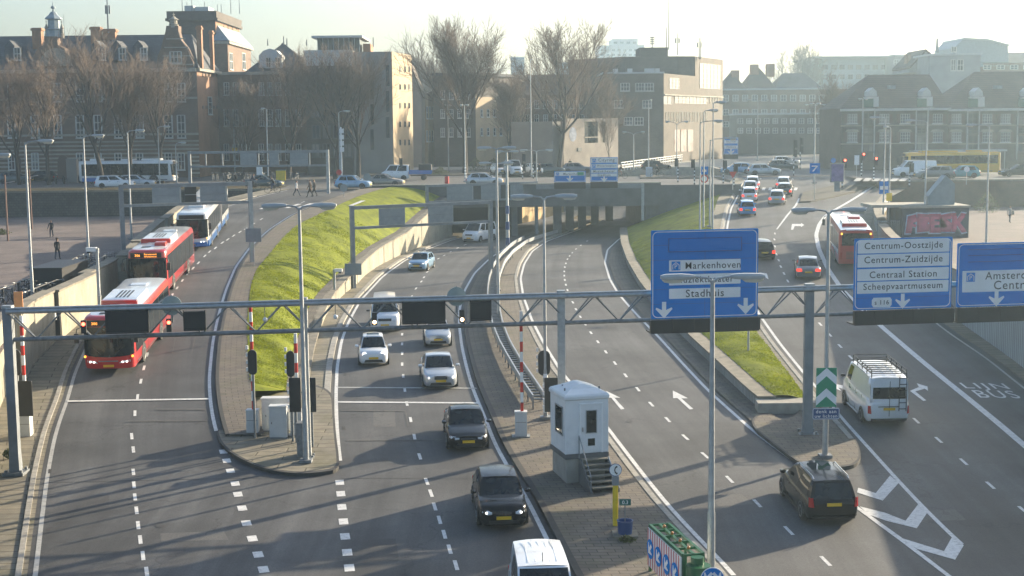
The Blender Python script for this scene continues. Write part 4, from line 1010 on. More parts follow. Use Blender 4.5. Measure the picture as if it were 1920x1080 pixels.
board('oval black signal board above the barrier on the bus median', 478, 656, 702, 17, 822, zt_, 1)
board('oval black signal board half behind the lamp pole', 549, 658, 706, 15, 828, zt_, 1)
board('square black signal board on the median, beside the lamp pole', 556, 708, 772, 22, 830, zt_, 0)
board('second square black signal board on the median, facing the inbound road', 586, 708, 772, 19, 838, zt_, 0)
board('oval black signal board behind the white cabin', 1021, 657, 704, 23, 785, zt_, 1)
board('square black signal board behind the white cabin', 1034, 708, 772, 26, 790, zt_, 0)
board('square black signal board beside the picture edge on the shoulder', 47, 714, 780, 37, 822, up(zR, .05), 0)
board('black angular signal board above the square one on the shoulder', 37, 655, 704, 19, 815, up(zR, .05), 1)
def cabinet(label, px, py, ptop, wpx, zf, d=.5, doors=1, m='cab'):
    p = on(px, py, zf); k = p.y / FPX; w_, h = wpx * k, at_Y(px, ptop, p.y).z - p.z
    t = T('cabinet', label, 'cabinet', p, group='street cabinets on the median tip')
    q = M(); q.box(0, d / 2, .05, w_, d, h - .1); q.ob('housing', MT[m], t); M().box(0, d / 2, h - .05, w_ * 1.06, d * 1.1, .06).ob('lid', MT[m], t)
    M().box(0, d / 2, -.05, w_ * .97, d * .95, .1).ob('plinth', MT['galvd'], t)
    q = M()
    for j in range(doors): q.box(-w_ / 2 + w_ * (j + .5) / doors, -.004, .12, w_ / doors * .86, .012, h - .26)
    dr = q.ob('door', MT[m], t); M().box(-w_ * .36, -.018, h * .45, .025, .02, .09).ob('handle', MT['blk'], dr)
cabinet('wide low grey cabinet behind the others on the median tip', 518, 809, 747, 53, zt_, doors=2)
cabinet('tall grey cabinet with one door in the middle of the median tip', 522, 822, 762, 33, zt_)
cabinet('narrow grey cabinet half behind the lamp pole', 558, 818, 770, 17, zt_)
cabinet('beige grey cabinet directly behind the lamp foot', 567, 856, 794, 20, zt_, m='galvd')
# cabin with steps
pc = on(1099, 902, up(zR, .14)); kc = pc.y / FPX
hut = T('control_cabin', 'white cabin with shallow hipped roof on a concrete plinth', 'cabin', pc, R(15))
k0 = 1.84; hb = 1.2; hw = 2.2
q = M(); q.box(0, .9, -.1, 1.75, 2.0, hb - .12); q.ob('plinth', MT['concrete'], hut)
q = M(); q.box(0, .95, hb - .21, k0 + .04, 2.2, .2); q.ob('floor_slab', MT['bconcrete'], hut)
q = M(); q.box(0, .95, hb, k0, 2.12, hw); body = q.ob('walls', MT['white'], hut)
q = M(); rg = []
for s_, z_ in ((1.0, 0), (1.055, .05), (1.055, .16), (1.0, .24), (.62, .4), (.1, .56)):
    rg.append([(x * k0 / 2 * s_, .95 + y * 1.06 * (s_ if s_ > .5 else .45), hb + hw + z_) for x, y in ((-1, -1), (1, -1), (1, 1), (-1, 1))])
q.loft(rg); q.ob('roof', MT['white'], hut)
q = M(); q.bx(-.25, .62, -.135, -.112, hb + .06, hb + 2.0); dr = q.ob('door', MT['white'], hut)
q = M()
for x0, x1, z0, z1_, in ((-.32, -.25, hb, hb + 2.06), (.62, .69, hb, hb + 2.06), (-.25, .62, hb + 2.0, hb + 2.06)): q.bx(x0, x1, -.16, -.111, z0, z1_)
q.ob('door_frame', MT['swhite'], dr)
M().bx(-.02, .4, -.15, -.136, hb + .85, hb + 1.75).ob('pane', MT['glass'], dr); M().bx(.04, .34, -.15, -.136, hb + .3, hb + .6).ob('pane', MT['glass'], dr)
q = M()
for a in ((-.05, .43, hb + .82, hb + .85), (-.05, .43, hb + 1.75, hb + 1.78), (-.05, -.02, hb + .82, hb + 1.78), (.4, .43, hb + .82, hb + 1.78)): q.bx(a[0], a[1], -.165, -.13, a[2], a[3])
q.ob('pane_trim', MT['galv'], dr); M().bx(-.2, -.17, -.17, -.13, hb + .9, hb + 1.08).ob('handle', MT['chrome'], dr)
q = M(); q.bx(-k0 / 2 - .02, -k0 / 2 + .01, .25, 1.2, hb + .75, hb + 1.85); wn = q.ob('side_window', MT['glass'], hut)
q = M()
for a in ((.2, .25, hb + .7, hb + 1.9), (1.2, 1.25, hb + .7, hb + 1.9), (.2, 1.25, hb + .7, hb + .75), (.2, 1.25, hb + 1.85, hb + 1.9)): q.bx(-k0 / 2 - .04, -k0 / 2 - .001, a[0], a[1], a[2], a[3])
q.ob('window_frame', MT['galv'], wn)
q = M()
for x in (-k0 / 2, k0 / 2): q.bx(x - .012, x + .012, -.13, -.1, hb, hb + hw)
q.ob('corner_trim', MT['swhite'], hut)
for x, y in ((-.75, .5), (.75, .5), (-.6, 1.3), (.45, 1.4)): M().tube((x, y, hb + hw + .25), (x, y, hb + hw + .42), .035, n=8).ob('roof_fitting', MT['galvd'], hut)
ns = 6
for j in range(ns):
    z_ = hb - .2 - j * (hb - .2) / ns; y_ = -.14 - j * .27
    M().bx(-.3, .78, y_ - .3, y_, z_ - .05, z_).ob('step', MT['copes'], hut)
q = M()
for x in (-.33, .81): q.slab([(x - .03, -.12, -.05), (x - .03, -.12, hb - .22), (x - .03, -.45, hb - .22), (x - .03, -1.85, -.05)], (.06, 0, 0))
q.ob('stringer', MT['bconcrete'], hut)
q = M(); q.path([(-.36, -.2, hb - .2), (-.36, -.2, hb + .75), (-.36, -1.75, .62), (-.36, -1.75, 0)], .025, 6); q.ob('handrail', MT['galvd'], hut)
q = M(); q.path([(.84, -.4, hb - .15), (.84, -1.8, .05)], .03, 6); q.ob('handrail', MT['galv'], hut)
hut.scale = (.94, .94, .95)
# emergency telephone
p = on(1154, 985, up(zR, .14)); k = p.y / FPX
t = T('emergency_telephone', 'yellow emergency telephone post with a round white handset sign', 'telephone', p)
hh = at_Y(1154, 868, p.y).z - p.z
M().tube((0, 0, 0), (0, 0, hh - .55), .1, n=12).ob('post', MT['yellow'], t, smooth=True)
M().box(0, 0, hh - .78, .24, .24, .32).ob('call_box', MT['gsteel'], t)
q = M(); q.disc((0, -.05, hh - .24), .205, n=28, t=.03); dsc = q.ob('round_plate', MT['swhite'], t)
q = M(); q.disc((0, -.045, hh - .24), .225, n=28, t=.028); q.ob('rim', MT['dblue'], t)
q = M(); q.path([(.06, -.065, hh - .11), (.0, -.065, hh - .15), (-.03, -.065, hh - .24), (.0, -.065, hh - .33), (.06, -.065, hh - .37)], [.035, .022, .018, .022, .035], 6); q.ob('handset_mark', MT['ink'], dsc)
# kilometre sign in a tub
p = on(1172, 1003, up(zR, .14))
t = T('flower_tub', 'dark blue round tub on a square slab with weeds', 'tub', p)
M().loft([[(math.cos(a * PI / 10) * r_, math.sin(a * PI / 10) * r_, z_) for a in range(20)] for r_, z_ in ((.24, .06), (.27, .5), (.29, .52), (.25, .52), (.24, .42), (.02, .42))], cap=True).ob('tub', MT['dblue'], t, smooth=True)
M().box(0, 0, -.02, .85, .8, .08).ob('slab', MT['copes'], t)
t2 = T('distance_sign', 'small dark green sign reading 0.3 on a thin post', 'sign', p)
M().tube((0, 0, .45), (0, 0, 1.15), .018, n=6).ob('post', MT['galvd'], t2)
M().bx(-.2, .2, -.03, 0, 1.05, 1.27).ob('plate', mat('dark_green_plate', (.01, .11, .09), .5), t2)
q = fit_w(text_mesh('0.3', 1), .2); q.xf(Matrix(((1, 0, 0, 0), (0, 0, -1, -.034), (0, 1, 0, 1.16), (0, 0, 0, 1)))).ob('lettering', MT['swhite'], t2, recalc=False)
# crash cushion with arrow signs
ca, cb_ = on(1236, 1100, up(zR, .14)), on(1322, 1175, up(zR, .14))
ca = Vector((at_Y(1219, 985, 44.1).x, 44.1, 0)); cb_ = Vector((at_Y(1281, 1045, 40.9).x, 40.9, 0))
d = (cb_ - ca).normalized(); ang = math.atan2(d.y, d.x); L = (cb_ - ca).length
t = T('crash_cushion', 'green framed crash cushion with striped side panels and blue arrow discs', 'crash cushion', (ca.x, ca.y, zR(43) + .14), ang)
MT['bronze_lens'] = mat('orange_lens', (.45, .16, .03), .3, var=.1)
GR = mat('green_frame', (.008, .095, .036), .4, var=.15); h = 1.75; wd = .62
ztop = at_Y(1219, 985, 44.1).z - (zR(43) + .14)
h = ztop
q = M()
for y in (0, wd / 2, wd): q.bar((0, y, h), (L, y, h), .09, .09)
for k in range(6): q.bar((L * k / 5, 0, h), (L * k / 5, wd, h), .06, .07)
for k in (0, 2.5, 5):
    for y in (0, wd): q.bar((L * k / 5, y, 0), (L * k / 5, y, h), .08, .08)
q.ob('frame', GR, t)
# striped side panel: slanted red bands on white
q = M(); q.bx(0, L, -.08, -.045, .25, h - .06); sp = q.ob('side_panel', MT['swhite'], t)
q = M(); sl_ = 14
for k in range(sl_):
    x0 = L * k / sl_; q.poly([(x0, -.083, .25), (x0 + L / sl_ * .5, -.083, .25), (x0 + L / sl_ * .5 - .0, -.083, h - .06), (x0, -.083, h - .06)])
q.ob('stripe', mat('faded_red', (.5, .16, .17), .5), sp, recalc=False)
for k in range(4):
    cx_ = L * (.1 + .25 * k); c_ = M(); c_.disc((cx_, -.11, h * .56), .31, n=24, t=.02); ds = c_.ob('arrow_disc', MT['blue'], t)
    q = M(); a_ = -.8; rot = Matrix.Translation((cx_, -.116, h * .56)) @ Matrix(((math.cos(a_), -math.sin(a_), 0, 0), (0, 0, -1, 0), (math.sin(a_), math.cos(a_), 0, 0), (0, 0, 0, 1)))
    q.poly([(x * .46, y * .46, 0) for x, y in ARROW]); q.xf(rot).ob('arrow', MT['swhite'], ds, recalc=False)
for k in range(4): M().loft([[(L * (.15 + .24 * k) + math.cos(a * PI / 4) * r_, wd / 2 + math.sin(a * PI / 4) * r_, h + z_) for a in range(8)] for r_, z_ in ((.03, .03), (.05, .06), (.05, .11), (.02, .14))]).ob('warning_lamp', MT['bronze_lens'], t, smooth=True)
q = M(); q.path([(L + .32, .36, 0), (L + .32, .36, h - .22)], .36, 14); q.path([(L + .22, .36, h - .22), (L + .22, .36, h + .0)], .2, 12); q.ob('end_drum', GR, t, smooth=True)
# round keep-right sign at the lower edge
p = Vector((at_Y(1336, 1087, 39.2).x, 39.2, zR(39.2))); zc = at_Y(1336, 1086, 39.2).z - p.z
t = T('round_sign', 'round blue sign with white rim at the lower picture edge', 'sign', p)
M().tube((0, .06, 0), (0, .06, zc + .2), .04, n=8).ob('post', MT['galv'], t)
M().disc((0, 0, zc), .345, n=36, t=.02).ob('rim', MT['swhite'], t); dk = M(); dk.disc((0, -.006, zc), .322, n=36, t=.005); ds = dk.ob('disc', MT['blue'], t)
for sx in (-1, 1):
    q = M(); rot = Matrix.Translation((sx * .13, -.01, zc + .06)) @ Matrix(((math.cos(.75 * sx), -math.sin(.75 * sx), 0, 0), (0, 0, -1, 0), (math.sin(.75 * sx), math.cos(.75 * sx), 0, 0), (0, 0, 0, 1)))
    q.poly([(x * .34, y * .34, 0) for x, y in ARROW]); q.xf(rot).ob('arrow', MT['swhite'], ds, recalc=False)
# chevron board and lights reminder on the gore lamp
p = on(1547, 857, up(zR, .15)); Yc = p.y - .25
def wpt(px, py): return at_Y(px, py, Yc)
a, b = wpt(1531, 690), wpt(1568, 763)
w_, h_ = b.x - a.x, a.z - b.z; cx_ = (a.x + b.x) / 2
t = T('chevron_board', 'green and white chevron board pointing up on the gore lamp', 'road sign', (cx_, Yc, b.z))
M().bx(-w_ / 2, w_ / 2, 0, .04, 0, h_).ob('board', MT['sgreen'], t)
for z_ in (-.06, .46):
    q = M(); q.poly([(-w_ / 2, -.004, h_ * z_ + h_ * .12), (0, -.004, h_ * (z_ + .42)), (w_ / 2, -.004, h_ * z_ + h_ * .12), (w_ / 2, -.004, h_ * (z_ + .36)), (0, -.004, h_ * (z_ + .60) if z_ < .3 else h_ * .99), (-w_ / 2, -.004, h_ * (z_ + .36))][:0] or [(-w_ / 2, -.004, h_ * (z_ + .1)), (0, -.004, h_ * (z_ + .33)), (w_ / 2, -.004, h_ * (z_ + .1)), (w_ / 2, -.004, h_ * (z_ + .31)), (0, -.004, h_ * (z_ + .54)), (-w_ / 2, -.004, h_ * (z_ + .31))])
    q.ob('chevron', MT['swhite'], t, recalc=False)
a, b = wpt(1523, 765), wpt(1574, 786); w_, h_ = b.x - a.x, a.z - b.z
t = T('text_sign', 'dark blue sign reading denk aan uw lichten under the chevron board', 'road sign', ((a.x + b.x) / 2, Yc, (a.z + b.z) / 2))
mx = Matrix(((1, 0, 0, 0), (0, 0, -1, 0), (0, 1, 0, 0), (0, 0, 0, 1)))
plate(mx, w_, h_, .06, .03, 0, 0).ob('board', MT['dblue'], t); ring(mx, w_ - .03, h_ - .03, .05, .02, .032).ob('border', MT['swhite'], t, recalc=False)
for tx, dy, tw in (('denk aan', h_ * .2, w_ * .74), ('uw lichten', -h_ * .2, w_ * .82)): fit_w(text_mesh(tx, 1, space=1.15), tw).xf(mx @ Matrix.Translation((0, dy, .036))).ob('lettering', MT['swhite'], t, recalc=False)

# ------------------------------------------------------------------ guard rails on the tunnel median
GRL = Bound([(1042, 805), (1020, 775), (985, 725), (955, 675), (936, 640), (924, 610), (916, 575), (914, 545), (917, 520), (926, 495), (940, 475), (962, 455), (990, 440)], up(zR, .7))
GRR = Bound([(1052, 790), (1030, 755), (1003, 715), (975, 675), (955, 640), (942, 605), (936, 575), (934, 545), (937, 515), (946, 490), (962, 470), (988, 451), (1020, 440), (1045, 433)], up(zR, .7))
for b_, lab, y1_ in ((GRL, 'steel guard rail on the inbound side of the tunnel median', 150), (GRR, 'steel guard rail on the outbound side of the tunnel median', 158)):
    t = T('guard_rail', lab, 'guard rail', group='guard rails on the tunnel median')
    y0_ = 66
    ribbon('rail', b_, -.04, .04, up(zR, .5), up(zR, .83), y0_, y1_, MT['galv'], parent=t)
    Y = y0_
    while Y < y1_:
        if Y < 130 or int(Y) % 4 == 0: M().box(b_(Y), Y, zR(Y) + .1, .07, .1, .62).ob('post', MT['galvd'], t)
        Y += 1.6 if Y < 100 else 2.6
t = T('rail_ladder', 'row of dark cross plates between the two guard rails', 'guard rail braces')
Y = 66.3; k = 0
while Y < 118 and k < 90:
    a, b = GRL(Y), GRR(Y)
    if b - a > .25: M().bx(a + .05, b - .05, Y - .09, Y + .09, zR(Y) + .52, zR(Y) + .6).ob('cross_plate', MT['galvd'], t)
    Y += .62; k += 1
# camera posts
def campost(label, px, py, ty, arm, zf):
    p = on(px, py, zf); h = at_Y(px, ty, p.y).z - p.z
    t = T('camera_post', label, 'camera', p, group='traffic camera posts')
    M().path([(0, 0, -.1), (0, 0, h - .3), (0, 0, h - .29), (0, 0, h)], [.1, .085, .11, .11], 10).ob('post', MT['galv'], t, smooth=True)
    q = M(); q.box(arm * .3, 0, h - .18, .55, .26, .22); q.ob('camera_housing', MT['white'], t); M().box(arm * .42, -.08, h - .28, .2, .14, .1).ob('lens_hood', MT['blk'], t)
    return t
campost('grey camera post beside the nearest bus with white camera box', 190, 655, 465, -1, z1)
campost('short grey camera post at the foot of the grass slope', 628, 560, 505, 1, up(zR, .3))
t = T('bracket_tube', 'pale grey horizontal bracket tube behind the gantry over the bus shoulder', 'bracket'); a = on(188, 577, -1.6)
M().path([(a.x - 2.2, a.y, a.z - .55), (a.x - 2.2, a.y, a.z), (a.x, a.y, a.z), (a.x, a.y, a.z + .6)], .08, 8).ob('tube', MT['galv'], t, smooth=True)
p = on(37, 612, -2.0)
t = T('orange_sign', 'small weathered orange board on two thin legs above the wall', 'sign', p)
M().bx(-.2, .2, -.02, .02, .9, 1.6).ob('board', mat('faded_orange', (.75, .33, .12), .6), t)
for x in (-.16, .16): M().tube((x, 0, -.6), (x, 0, 1), .02, n=5).ob('leg', MT['galvd'], t)
t = T('sign_post', 'thin steel post with a blank plate on the small lawn', 'post', on(1403, 664, up(z4, .2)))
M().tube((0, 0, -.2), (0, 0, 1.9), .06, n=8).ob('pole', MT['galv'], t); M().box(0, 0, 1.9, .3, .05, .4).ob('plate', MT['signback'], t)

# ------------------------------------------------------------------ traffic lights and small signs at the crossing
def tl(label, px, py, ty, zf, stripes=1, heads=1, lit=0, Y=None, side=1):
    p = on(px, py, zf) if Y is None else Vector((at_Y(px, py, Y).x, Y, zf)); h = at_Y(px, ty, p.y).z - p.z
    t = T('traffic_light', label, 'traffic light', p, group='traffic lights at the crossing')
    A = M(); n_ = 9
    for j in range(n_): A.box(0, 0, h * .62 * j / n_, .13, .13, h * .62 / n_, m=j % 2)
    A.box(0, 0, h * .62, .09, .09, h * .38, m=0); A.ob('post', [MT['blk'], MT['swhite']], t)
    for s_ in range(heads):
        q = M(); q.box(side * .22, -.1 - s_ * .01, h - 1.0 - s_ * 1.2, .34, .24, .95); q.ob('signal_head', MT['black'], t)
        for j in range(3):
            q = M(); q.disc((side * .22, -.235 - s_ * .01, h - .2 - j * .3 - s_ * 1.2), .1, n=12, t=.012)
            q.ob('lens', MT['redlit'] if (j == 0 and lit) else MT['blk'], t)
    return t
for a in (('traffic light with striped post on the island before the sunlit gable', 1271, 342, 296, 0, 1, 1, 0, None, -1),
          ('traffic light with striped post beside the two touching lamp poles', 1302, 346, 298, 0, 1, 1, 0, None, -1),
          ('traffic light with striped post near the silver car at the junction', 1356, 344, 300, 0),
          ('pair of striped posts with signals near the white van, first post', 980, 336, 288, 0, 1, 2),
          ('striped signal post beside the pale cars above the bridge', 1000, 335, 288, 0, 1, 2),
          ('striped signal post with a red light before the yellow bus', 1615, 330, 286, 0, 1, 1, 1),
          ('striped signal post with a red light near the hipped warehouse door', 1638, 338, 294, 0, 1, 1, 1),
          ('striped signal post in front of the white van and grey estate', 1705, 350, 305, 0),
          ('striped signal post beside the purple advert pillar', 1579, 352, 297, 0, 1, 1, 1),
          ('signal post on the island behind the zebra marking', 1488, 330, 262, 0, 1, 2),
          ('signal post with double heads in the middle of the junction', 1500, 318, 258, 0, 1, 2),
          ('striped signal post by the pickup truck', 750, 338, 296, 0),
          ('striped warning post beside the lamp with two yellow plates', 1376, 350, 306, 0)):
    tl(*a)
def psign(label, px, py, ty, zf, kind, col='blue', w=.6, Y=None):
    p = on(px, py, zf) if Y is None else Vector((at_Y(px, py, Y).x, Y, zf)); h = at_Y(px, ty, p.y).z - p.z
    t = T('road_sign', label, 'road sign', p); M().tube((0, .04, 0), (0, .04, h), .04, n=6).ob('post', MT['galv'], t)
    q = M()
    if kind == 'round': q.disc((0, -.02, h - w / 2), w / 2, n=20, t=.02)
    elif kind == 'tri': q.slab([(-w / 2, -.02, h), (w / 2, -.02, h), (0, -.02, h - w * .86)], (0, .02, 0))
    else: q.bx(-w / 2, w / 2, -.02, 0, h - (w if kind == 'sq' else kind), h)
    o = q.ob('plate', MT[col], t); return t, h, o
t, h, o = psign('blue square sign with a white bridge mark on the white lamp pole', 1527, 375, 306, -.3, 'sq', w=.95)
q = M(); q.poly([(-.25, -.03, h - .75), (-.1, -.03, h - .75), (.3, -.03, h - .25), (.15, -.03, h - .25)]); q.poly([(-.3, -.03, h - .32), (.15, -.03, h - .32), (.15, -.03, h - .22), (-.3, -.03, h - .22)]); q.ob('mark', MT['swhite'], o, recalc=False)
t, h, o = psign('blue square sign above a round speed plate on the small lawn', 1320, 420, 312, up(z4, .2), 'sq', w=.75)
q = M(); q.disc((0, -.02, h - 1.15), .38, n=20, t=.02); r_ = q.ob('round_plate', MT['red'], t); q = M(); q.disc((0, -.026, h - 1.15), .27, n=20, t=.004); q.ob('plate_face', MT['swhite'], r_)
q = M(); q.bx(-.2, .2, -.03, -.02, h - .5, h - .3); q.ob('mark', MT['swhite'], o)
t, h, o = psign('blue panel with a white band on the post by the sandy coping', 1656, 415, 340, -2.2, 1.15, w=.85)
q = M(); q.bx(-.36, .36, -.03, -.02, h - .75, h - .42); q.ob('mark', MT['swhite'], o)
psign('small yellow plate on the post by the sandy coping', 1666, 424, 362, -2.4, .7, 'yellow', w=.5)
psign('give-way triangle before the junction on a striped post', 1374, 356, 322, 0, 'tri', 'red', w=.8)
psign('two yellow plates on the long-armed lamp, seen over the portal', 442, 325, 277, 0, .75, 'yellow', w=.8)
psign('red and white round sign at the foot of the advert column', 636, 340, 318, 0, 'round', 'red', w=.7)
psign('grey back of a round sign at the zebra crossing', 645, 372, 345, z1, 'round', 'signback', w=.8)
psign('large grey back of a round sign before the grey saloon', 689, 350, 325, 0, 'round', 'signback', w=.9)
psign('round pale sign before the blue green car', 1812, 346, 312, 0, 'round', 'swhite', w=.6)
psign('grey sign back plate fixed on the leg of the bus ramp portal', 477, 500, 428, up(z1, .1), 1.0, 'signback', w=1.15)
psign('grey sign back plate fixed on the leg of the inbound portal', 663, 541, 494, up(zR, .1), .9, 'signback', w=1.3)
psign('white notice board beside the warehouse door', 1606, 332, 291, 0, 1.2, 'swhite', w=.6)
psign('small blue sign at the far side of the junction', 1562, 322, 296, 0, 'round', 'blue', w=.7)
t = T('advert_column', 'white round advert mast with dark marks beside the grey lamp', 'advert', Vector((at_Y(641, 330, 186).x, 186, 0)))
M().tube((0, 0, 0), (0, 0, 6.8), .1, n=8).ob('mast', MT['swhite'], t)
for k, (w_, z_) in enumerate(((.55, 6.0), (.55, 5.2), (.5, 4.4), (.5, 3.6))): M().box(.1, 0, z_, w_, .12, .6).ob('panel', MT['swhite'], t)
t = T('advert_pillar', 'mauve advert pillar on a dark foot on the island', 'advert', on(1569, 359, .1))
M().box(0, 0, 0, .5, .25, .9).ob('foot', MT['gsteel'], t); q = M(); q.prism(rrect(1.35, .35, .1), .9, 2.75); q.ob('case', MT['gsteel'], t); M().bx(-.58, .58, -.2, -.176, 1.0, 2.65).ob('poster', mat('mauve_poster', (.16, .13, .28), .3, var=.3), t)
t = T('utility_box', 'pale blue grey box on the bridge beside the cyclist', 'cabinet', on(1217, 331, .13))
M().box(0, 0, 0, .8, .5, 1.2).ob('housing', mat('pale_blue_box', (.45, .52, .62), .5), t); M().box(0, -.26, .1, .7, .02, 1.0).ob('door', MT['cab'], t)
for px, py, lab in ((838, 344, 'red waste bin by the striped post at the bridge'), (1066, 338, 'dark bin behind the low blue sign')):
    p = on(px, py, .02); t = T('waste_bin', lab, 'bin', p); M().tube((0, 0, 0), (0, 0, .85), .26, n=12).ob('bin', MT['red'] if px < 900 else MT['black'], t, smooth=True); M().tube((0, 0, .86), (0, 0, .95), .29, .2, n=12).ob('lid', MT['blk'], t)
# railing along the far promenade
t = T('railing', 'long pale railing rising before the flat-roofed office', 'railing', group='railings')
a, b = at_Y(1165, 305, 205), at_Y(1305, 291, 262)
for k in range(31): e = a.lerp(b, k / 30); M().bx(e.x - .05, e.x + .05, e.y - .05, e.y + .05, .1, 1.3).ob('post', MT['swhite'], t)
for z_ in (.55, .95, 1.3): M().bar((a.x, a.y, z_), (b.x, b.y, z_), .06, .1).ob('rail', MT['swhite'], t)
# kiosk with graffiti
a, b = on(1690, 447, PR), on(1821, 447, PR); kw_ = b.x - a.x; kh = at_Y(1755, 390, a.y).z - PR
t = T('kiosk', 'low concrete kiosk covered in red graffiti on the sunken plaza', 'kiosk', ((a.x + b.x) / 2, a.y, PR))
M().bx(-kw_ / 2, kw_ / 2, 0, 5, 0, kh).ob('walls', mat('dark_painted_wall', (.05, .045, .06), .7, var=.4, scale=1.5, col2=(.03, .05, .09)), t)
q = M(); q.bx(-kw_ / 2 - .1, kw_ / 2 + .1, -.15, 5.1, kh, kh + .2); q.ob('roof', MT['concrete'], t)
q = M(); q.bx(-kw_ / 2 - 2.6, kw_ / 2 - 3.5, .2, 4, kh + .05, kh + .3); q.ob('canopy', MT['concrete'], t)
gf = M(); rr_ = random.Random(3); W_ = kw_ * .86
letters = [[(0, 0), (.1, .9), (.5, 1), (.6, .7), (.35, .6), (.35, .5), (.55, .45), (.5, .3), (.3, .35), (.3, 0)], [(0, 0), (0, 1), (.6, .95), (.65, .6), (.5, .5), (.65, .4), (.6, .05)], [(.05, 0), (0, 1), (.6, 1), (.6, .8), (.25, .8), (.25, .62), (.55, .6), (.55, .42), (.25, .4), (.25, .2), (.6, .22), (.62, 0)],
           [(.05, .1), (0, .9), (.55, 1), (.6, .8), (.2, .75), (.6, .45), (.55, .0), (.0, .0), (.0, .2), (.35, .25)], [(0, 0), (0, 1), (.2, 1), (.22, .62), (.45, 1), (.7, .95), (.4, .5), (.75, .0), (.5, -.05), (.22, .4), (.2, 0)]]
def blob(P, x0, z0, sx, sz, y, m, grow=0):
    cx = sum(p[0] for p in P) / len(P); cz = sum(p[1] for p in P) / len(P)
    gf.poly([(x0 + (cx + (x - cx) * (1 + grow)) * sx, y, z0 + (cz + (z - cz) * (1 + grow)) * sz) for x, z in P], m)
for k, P in enumerate(letters):
    x0 = -W_ / 2 + k * W_ / 5; z0 = kh * .22 + rr_.uniform(-.1, .12); s_ = W_ / 5 * 1.55
    blob(P, x0 - .03, z0, s_, kh * .56, -.012, 2, .28); blob(P, x0, z0, s_, kh * .56, -.02, 0, .12); blob(P, x0 + .04, z0 + .05, s_, kh * .5, -.028, 1, -.08)
gf.ob('graffiti', [mat('graffiti_red', (.38, .05, .10), .6, var=.3), mat('graffiti_pink', (.55, .13, .2), .6, var=.35, scale=2), mat('graffiti_outline', (.45, .5, .6), .6, var=.3)], t, recalc=False)
q = M(); q.slab([(-.3, 1.2, kh + .2), (2.0, 1.2, kh + .2), (2.0, 1.2, kh + 2.0), (1.2, 1.2, kh + 2.75), (-.3, 1.2, kh + .95)], (0, 1.3, 0)); q.ob('slanted_duct', mat('duct_metal', (.2, .25, .28), .5, .3), t)
t = T('fence', 'low bar fence beside the graffiti kiosk', 'fence', ((a.x - 2.2), a.y - .4, PR), group='railings')
for k in range(12): M().box(k * .17, 0, 0, .05, .05, 1.6).ob('bar', MT['gsteel'], t)
for z_ in (.2, 1.5): M().bx(0, 1.95, -.04, .04, z_, z_ + .06).ob('rail', MT['gsteel'], t)
# ------------------------------------------------------------------ vehicles: x right, y forward, z up, origin on the ground under the middle
def carpaint(name, col, metal=.0, rough=.28):
    return mat(name, col, rough, metal, var=.04, scale=1.2, coat=.9, spec=.5)
CP = dict(black=mat('black_paint', (.006, .007, .009), .16, .0, var=.04, scale=1.2, coat=.25, spec=.16), white=carpaint('white_paint', (.72, .74, .75)), silver=carpaint('silver_paint', (.44, .47, .49), .35), grey=carpaint('grey_paint', (.14, .15, .16), .3),
          blue=carpaint('blue_paint', (.03, .12, .28), .2), sky=carpaint('pale_blue_paint', (.22, .38, .55), .2), teal=carpaint('blue_green_paint', (.03, .22, .27), .1), bronze=carpaint('grey_bronze_paint', (.22, .2, .17), .3), brightblue=carpaint('bright_blue_paint', (.02, .25, .55), .1),
          red=carpaint('red_paint', (.48, .016, .016)), yellow=carpaint('bus_yellow', (.62, .36, .02)), nearwhite=carpaint('bus_white', (.66, .68, .68)), busblue=carpaint('bus_blue', (.01, .14, .45)), darkgreen=carpaint('dark_green_paint', (.02, .045, .05)))
SEAM = MT['blk']
def wheel_mesh(r, w, x, y, root, rimmat='rim', lod=0):
    s = 1 if x > 0 else -1
    q = M(); n_ = 20; rg = []
    for dx, rr in ((0, r * .62), (0, r * .93), (.03, r), (w - .03, r), (w, r * .93), (w, r * .6)):
        rg.append([(x - s * dx, y + math.cos(2 * PI * k / n_) * rr, r + math.sin(2 * PI * k / n_) * rr) for k in range(n_)])
    q.loft(rg); o = q.ob('wheel', MT['tyre'], root, smooth=True)
    if lod: return o
    q = M(); q.loft([[(x + s * dx, y + math.cos(2 * PI * k / n_) * rr, r + math.sin(2 * PI * k / n_) * rr) for k in range(n_)] for dx, rr in ((-.02, r * .66), (.006, r * .62), (-.02, r * .5), (-.03, r * .12), (-.01, r * .1))])
    q.ob('rim', MT[rimmat], o, smooth=True)
    q = M()
    for k in range(5):
        a = 2 * PI * k / 5 + .3; q.slab([(x + s * .007, y + math.cos(a - .28) * r * .2, r + math.sin(a - .28) * r * .2), (x + s * .007, y + math.cos(a + .0) * r * .55, r + math.sin(a) * r * .55), (x + s * .007, y + math.cos(a + .5) * r * .55, r + math.sin(a + .5) * r * .55)], (s * .003, 0, 0))
    q.ob('rim_gap', MT['blk'], o)
    return o
def lampat(name, root, pts, m, push=(0, 0, 0)):
    q = M(); q.poly([Vector(p) + Vector(push) for p in pts]); return q.ob(name, m, root)

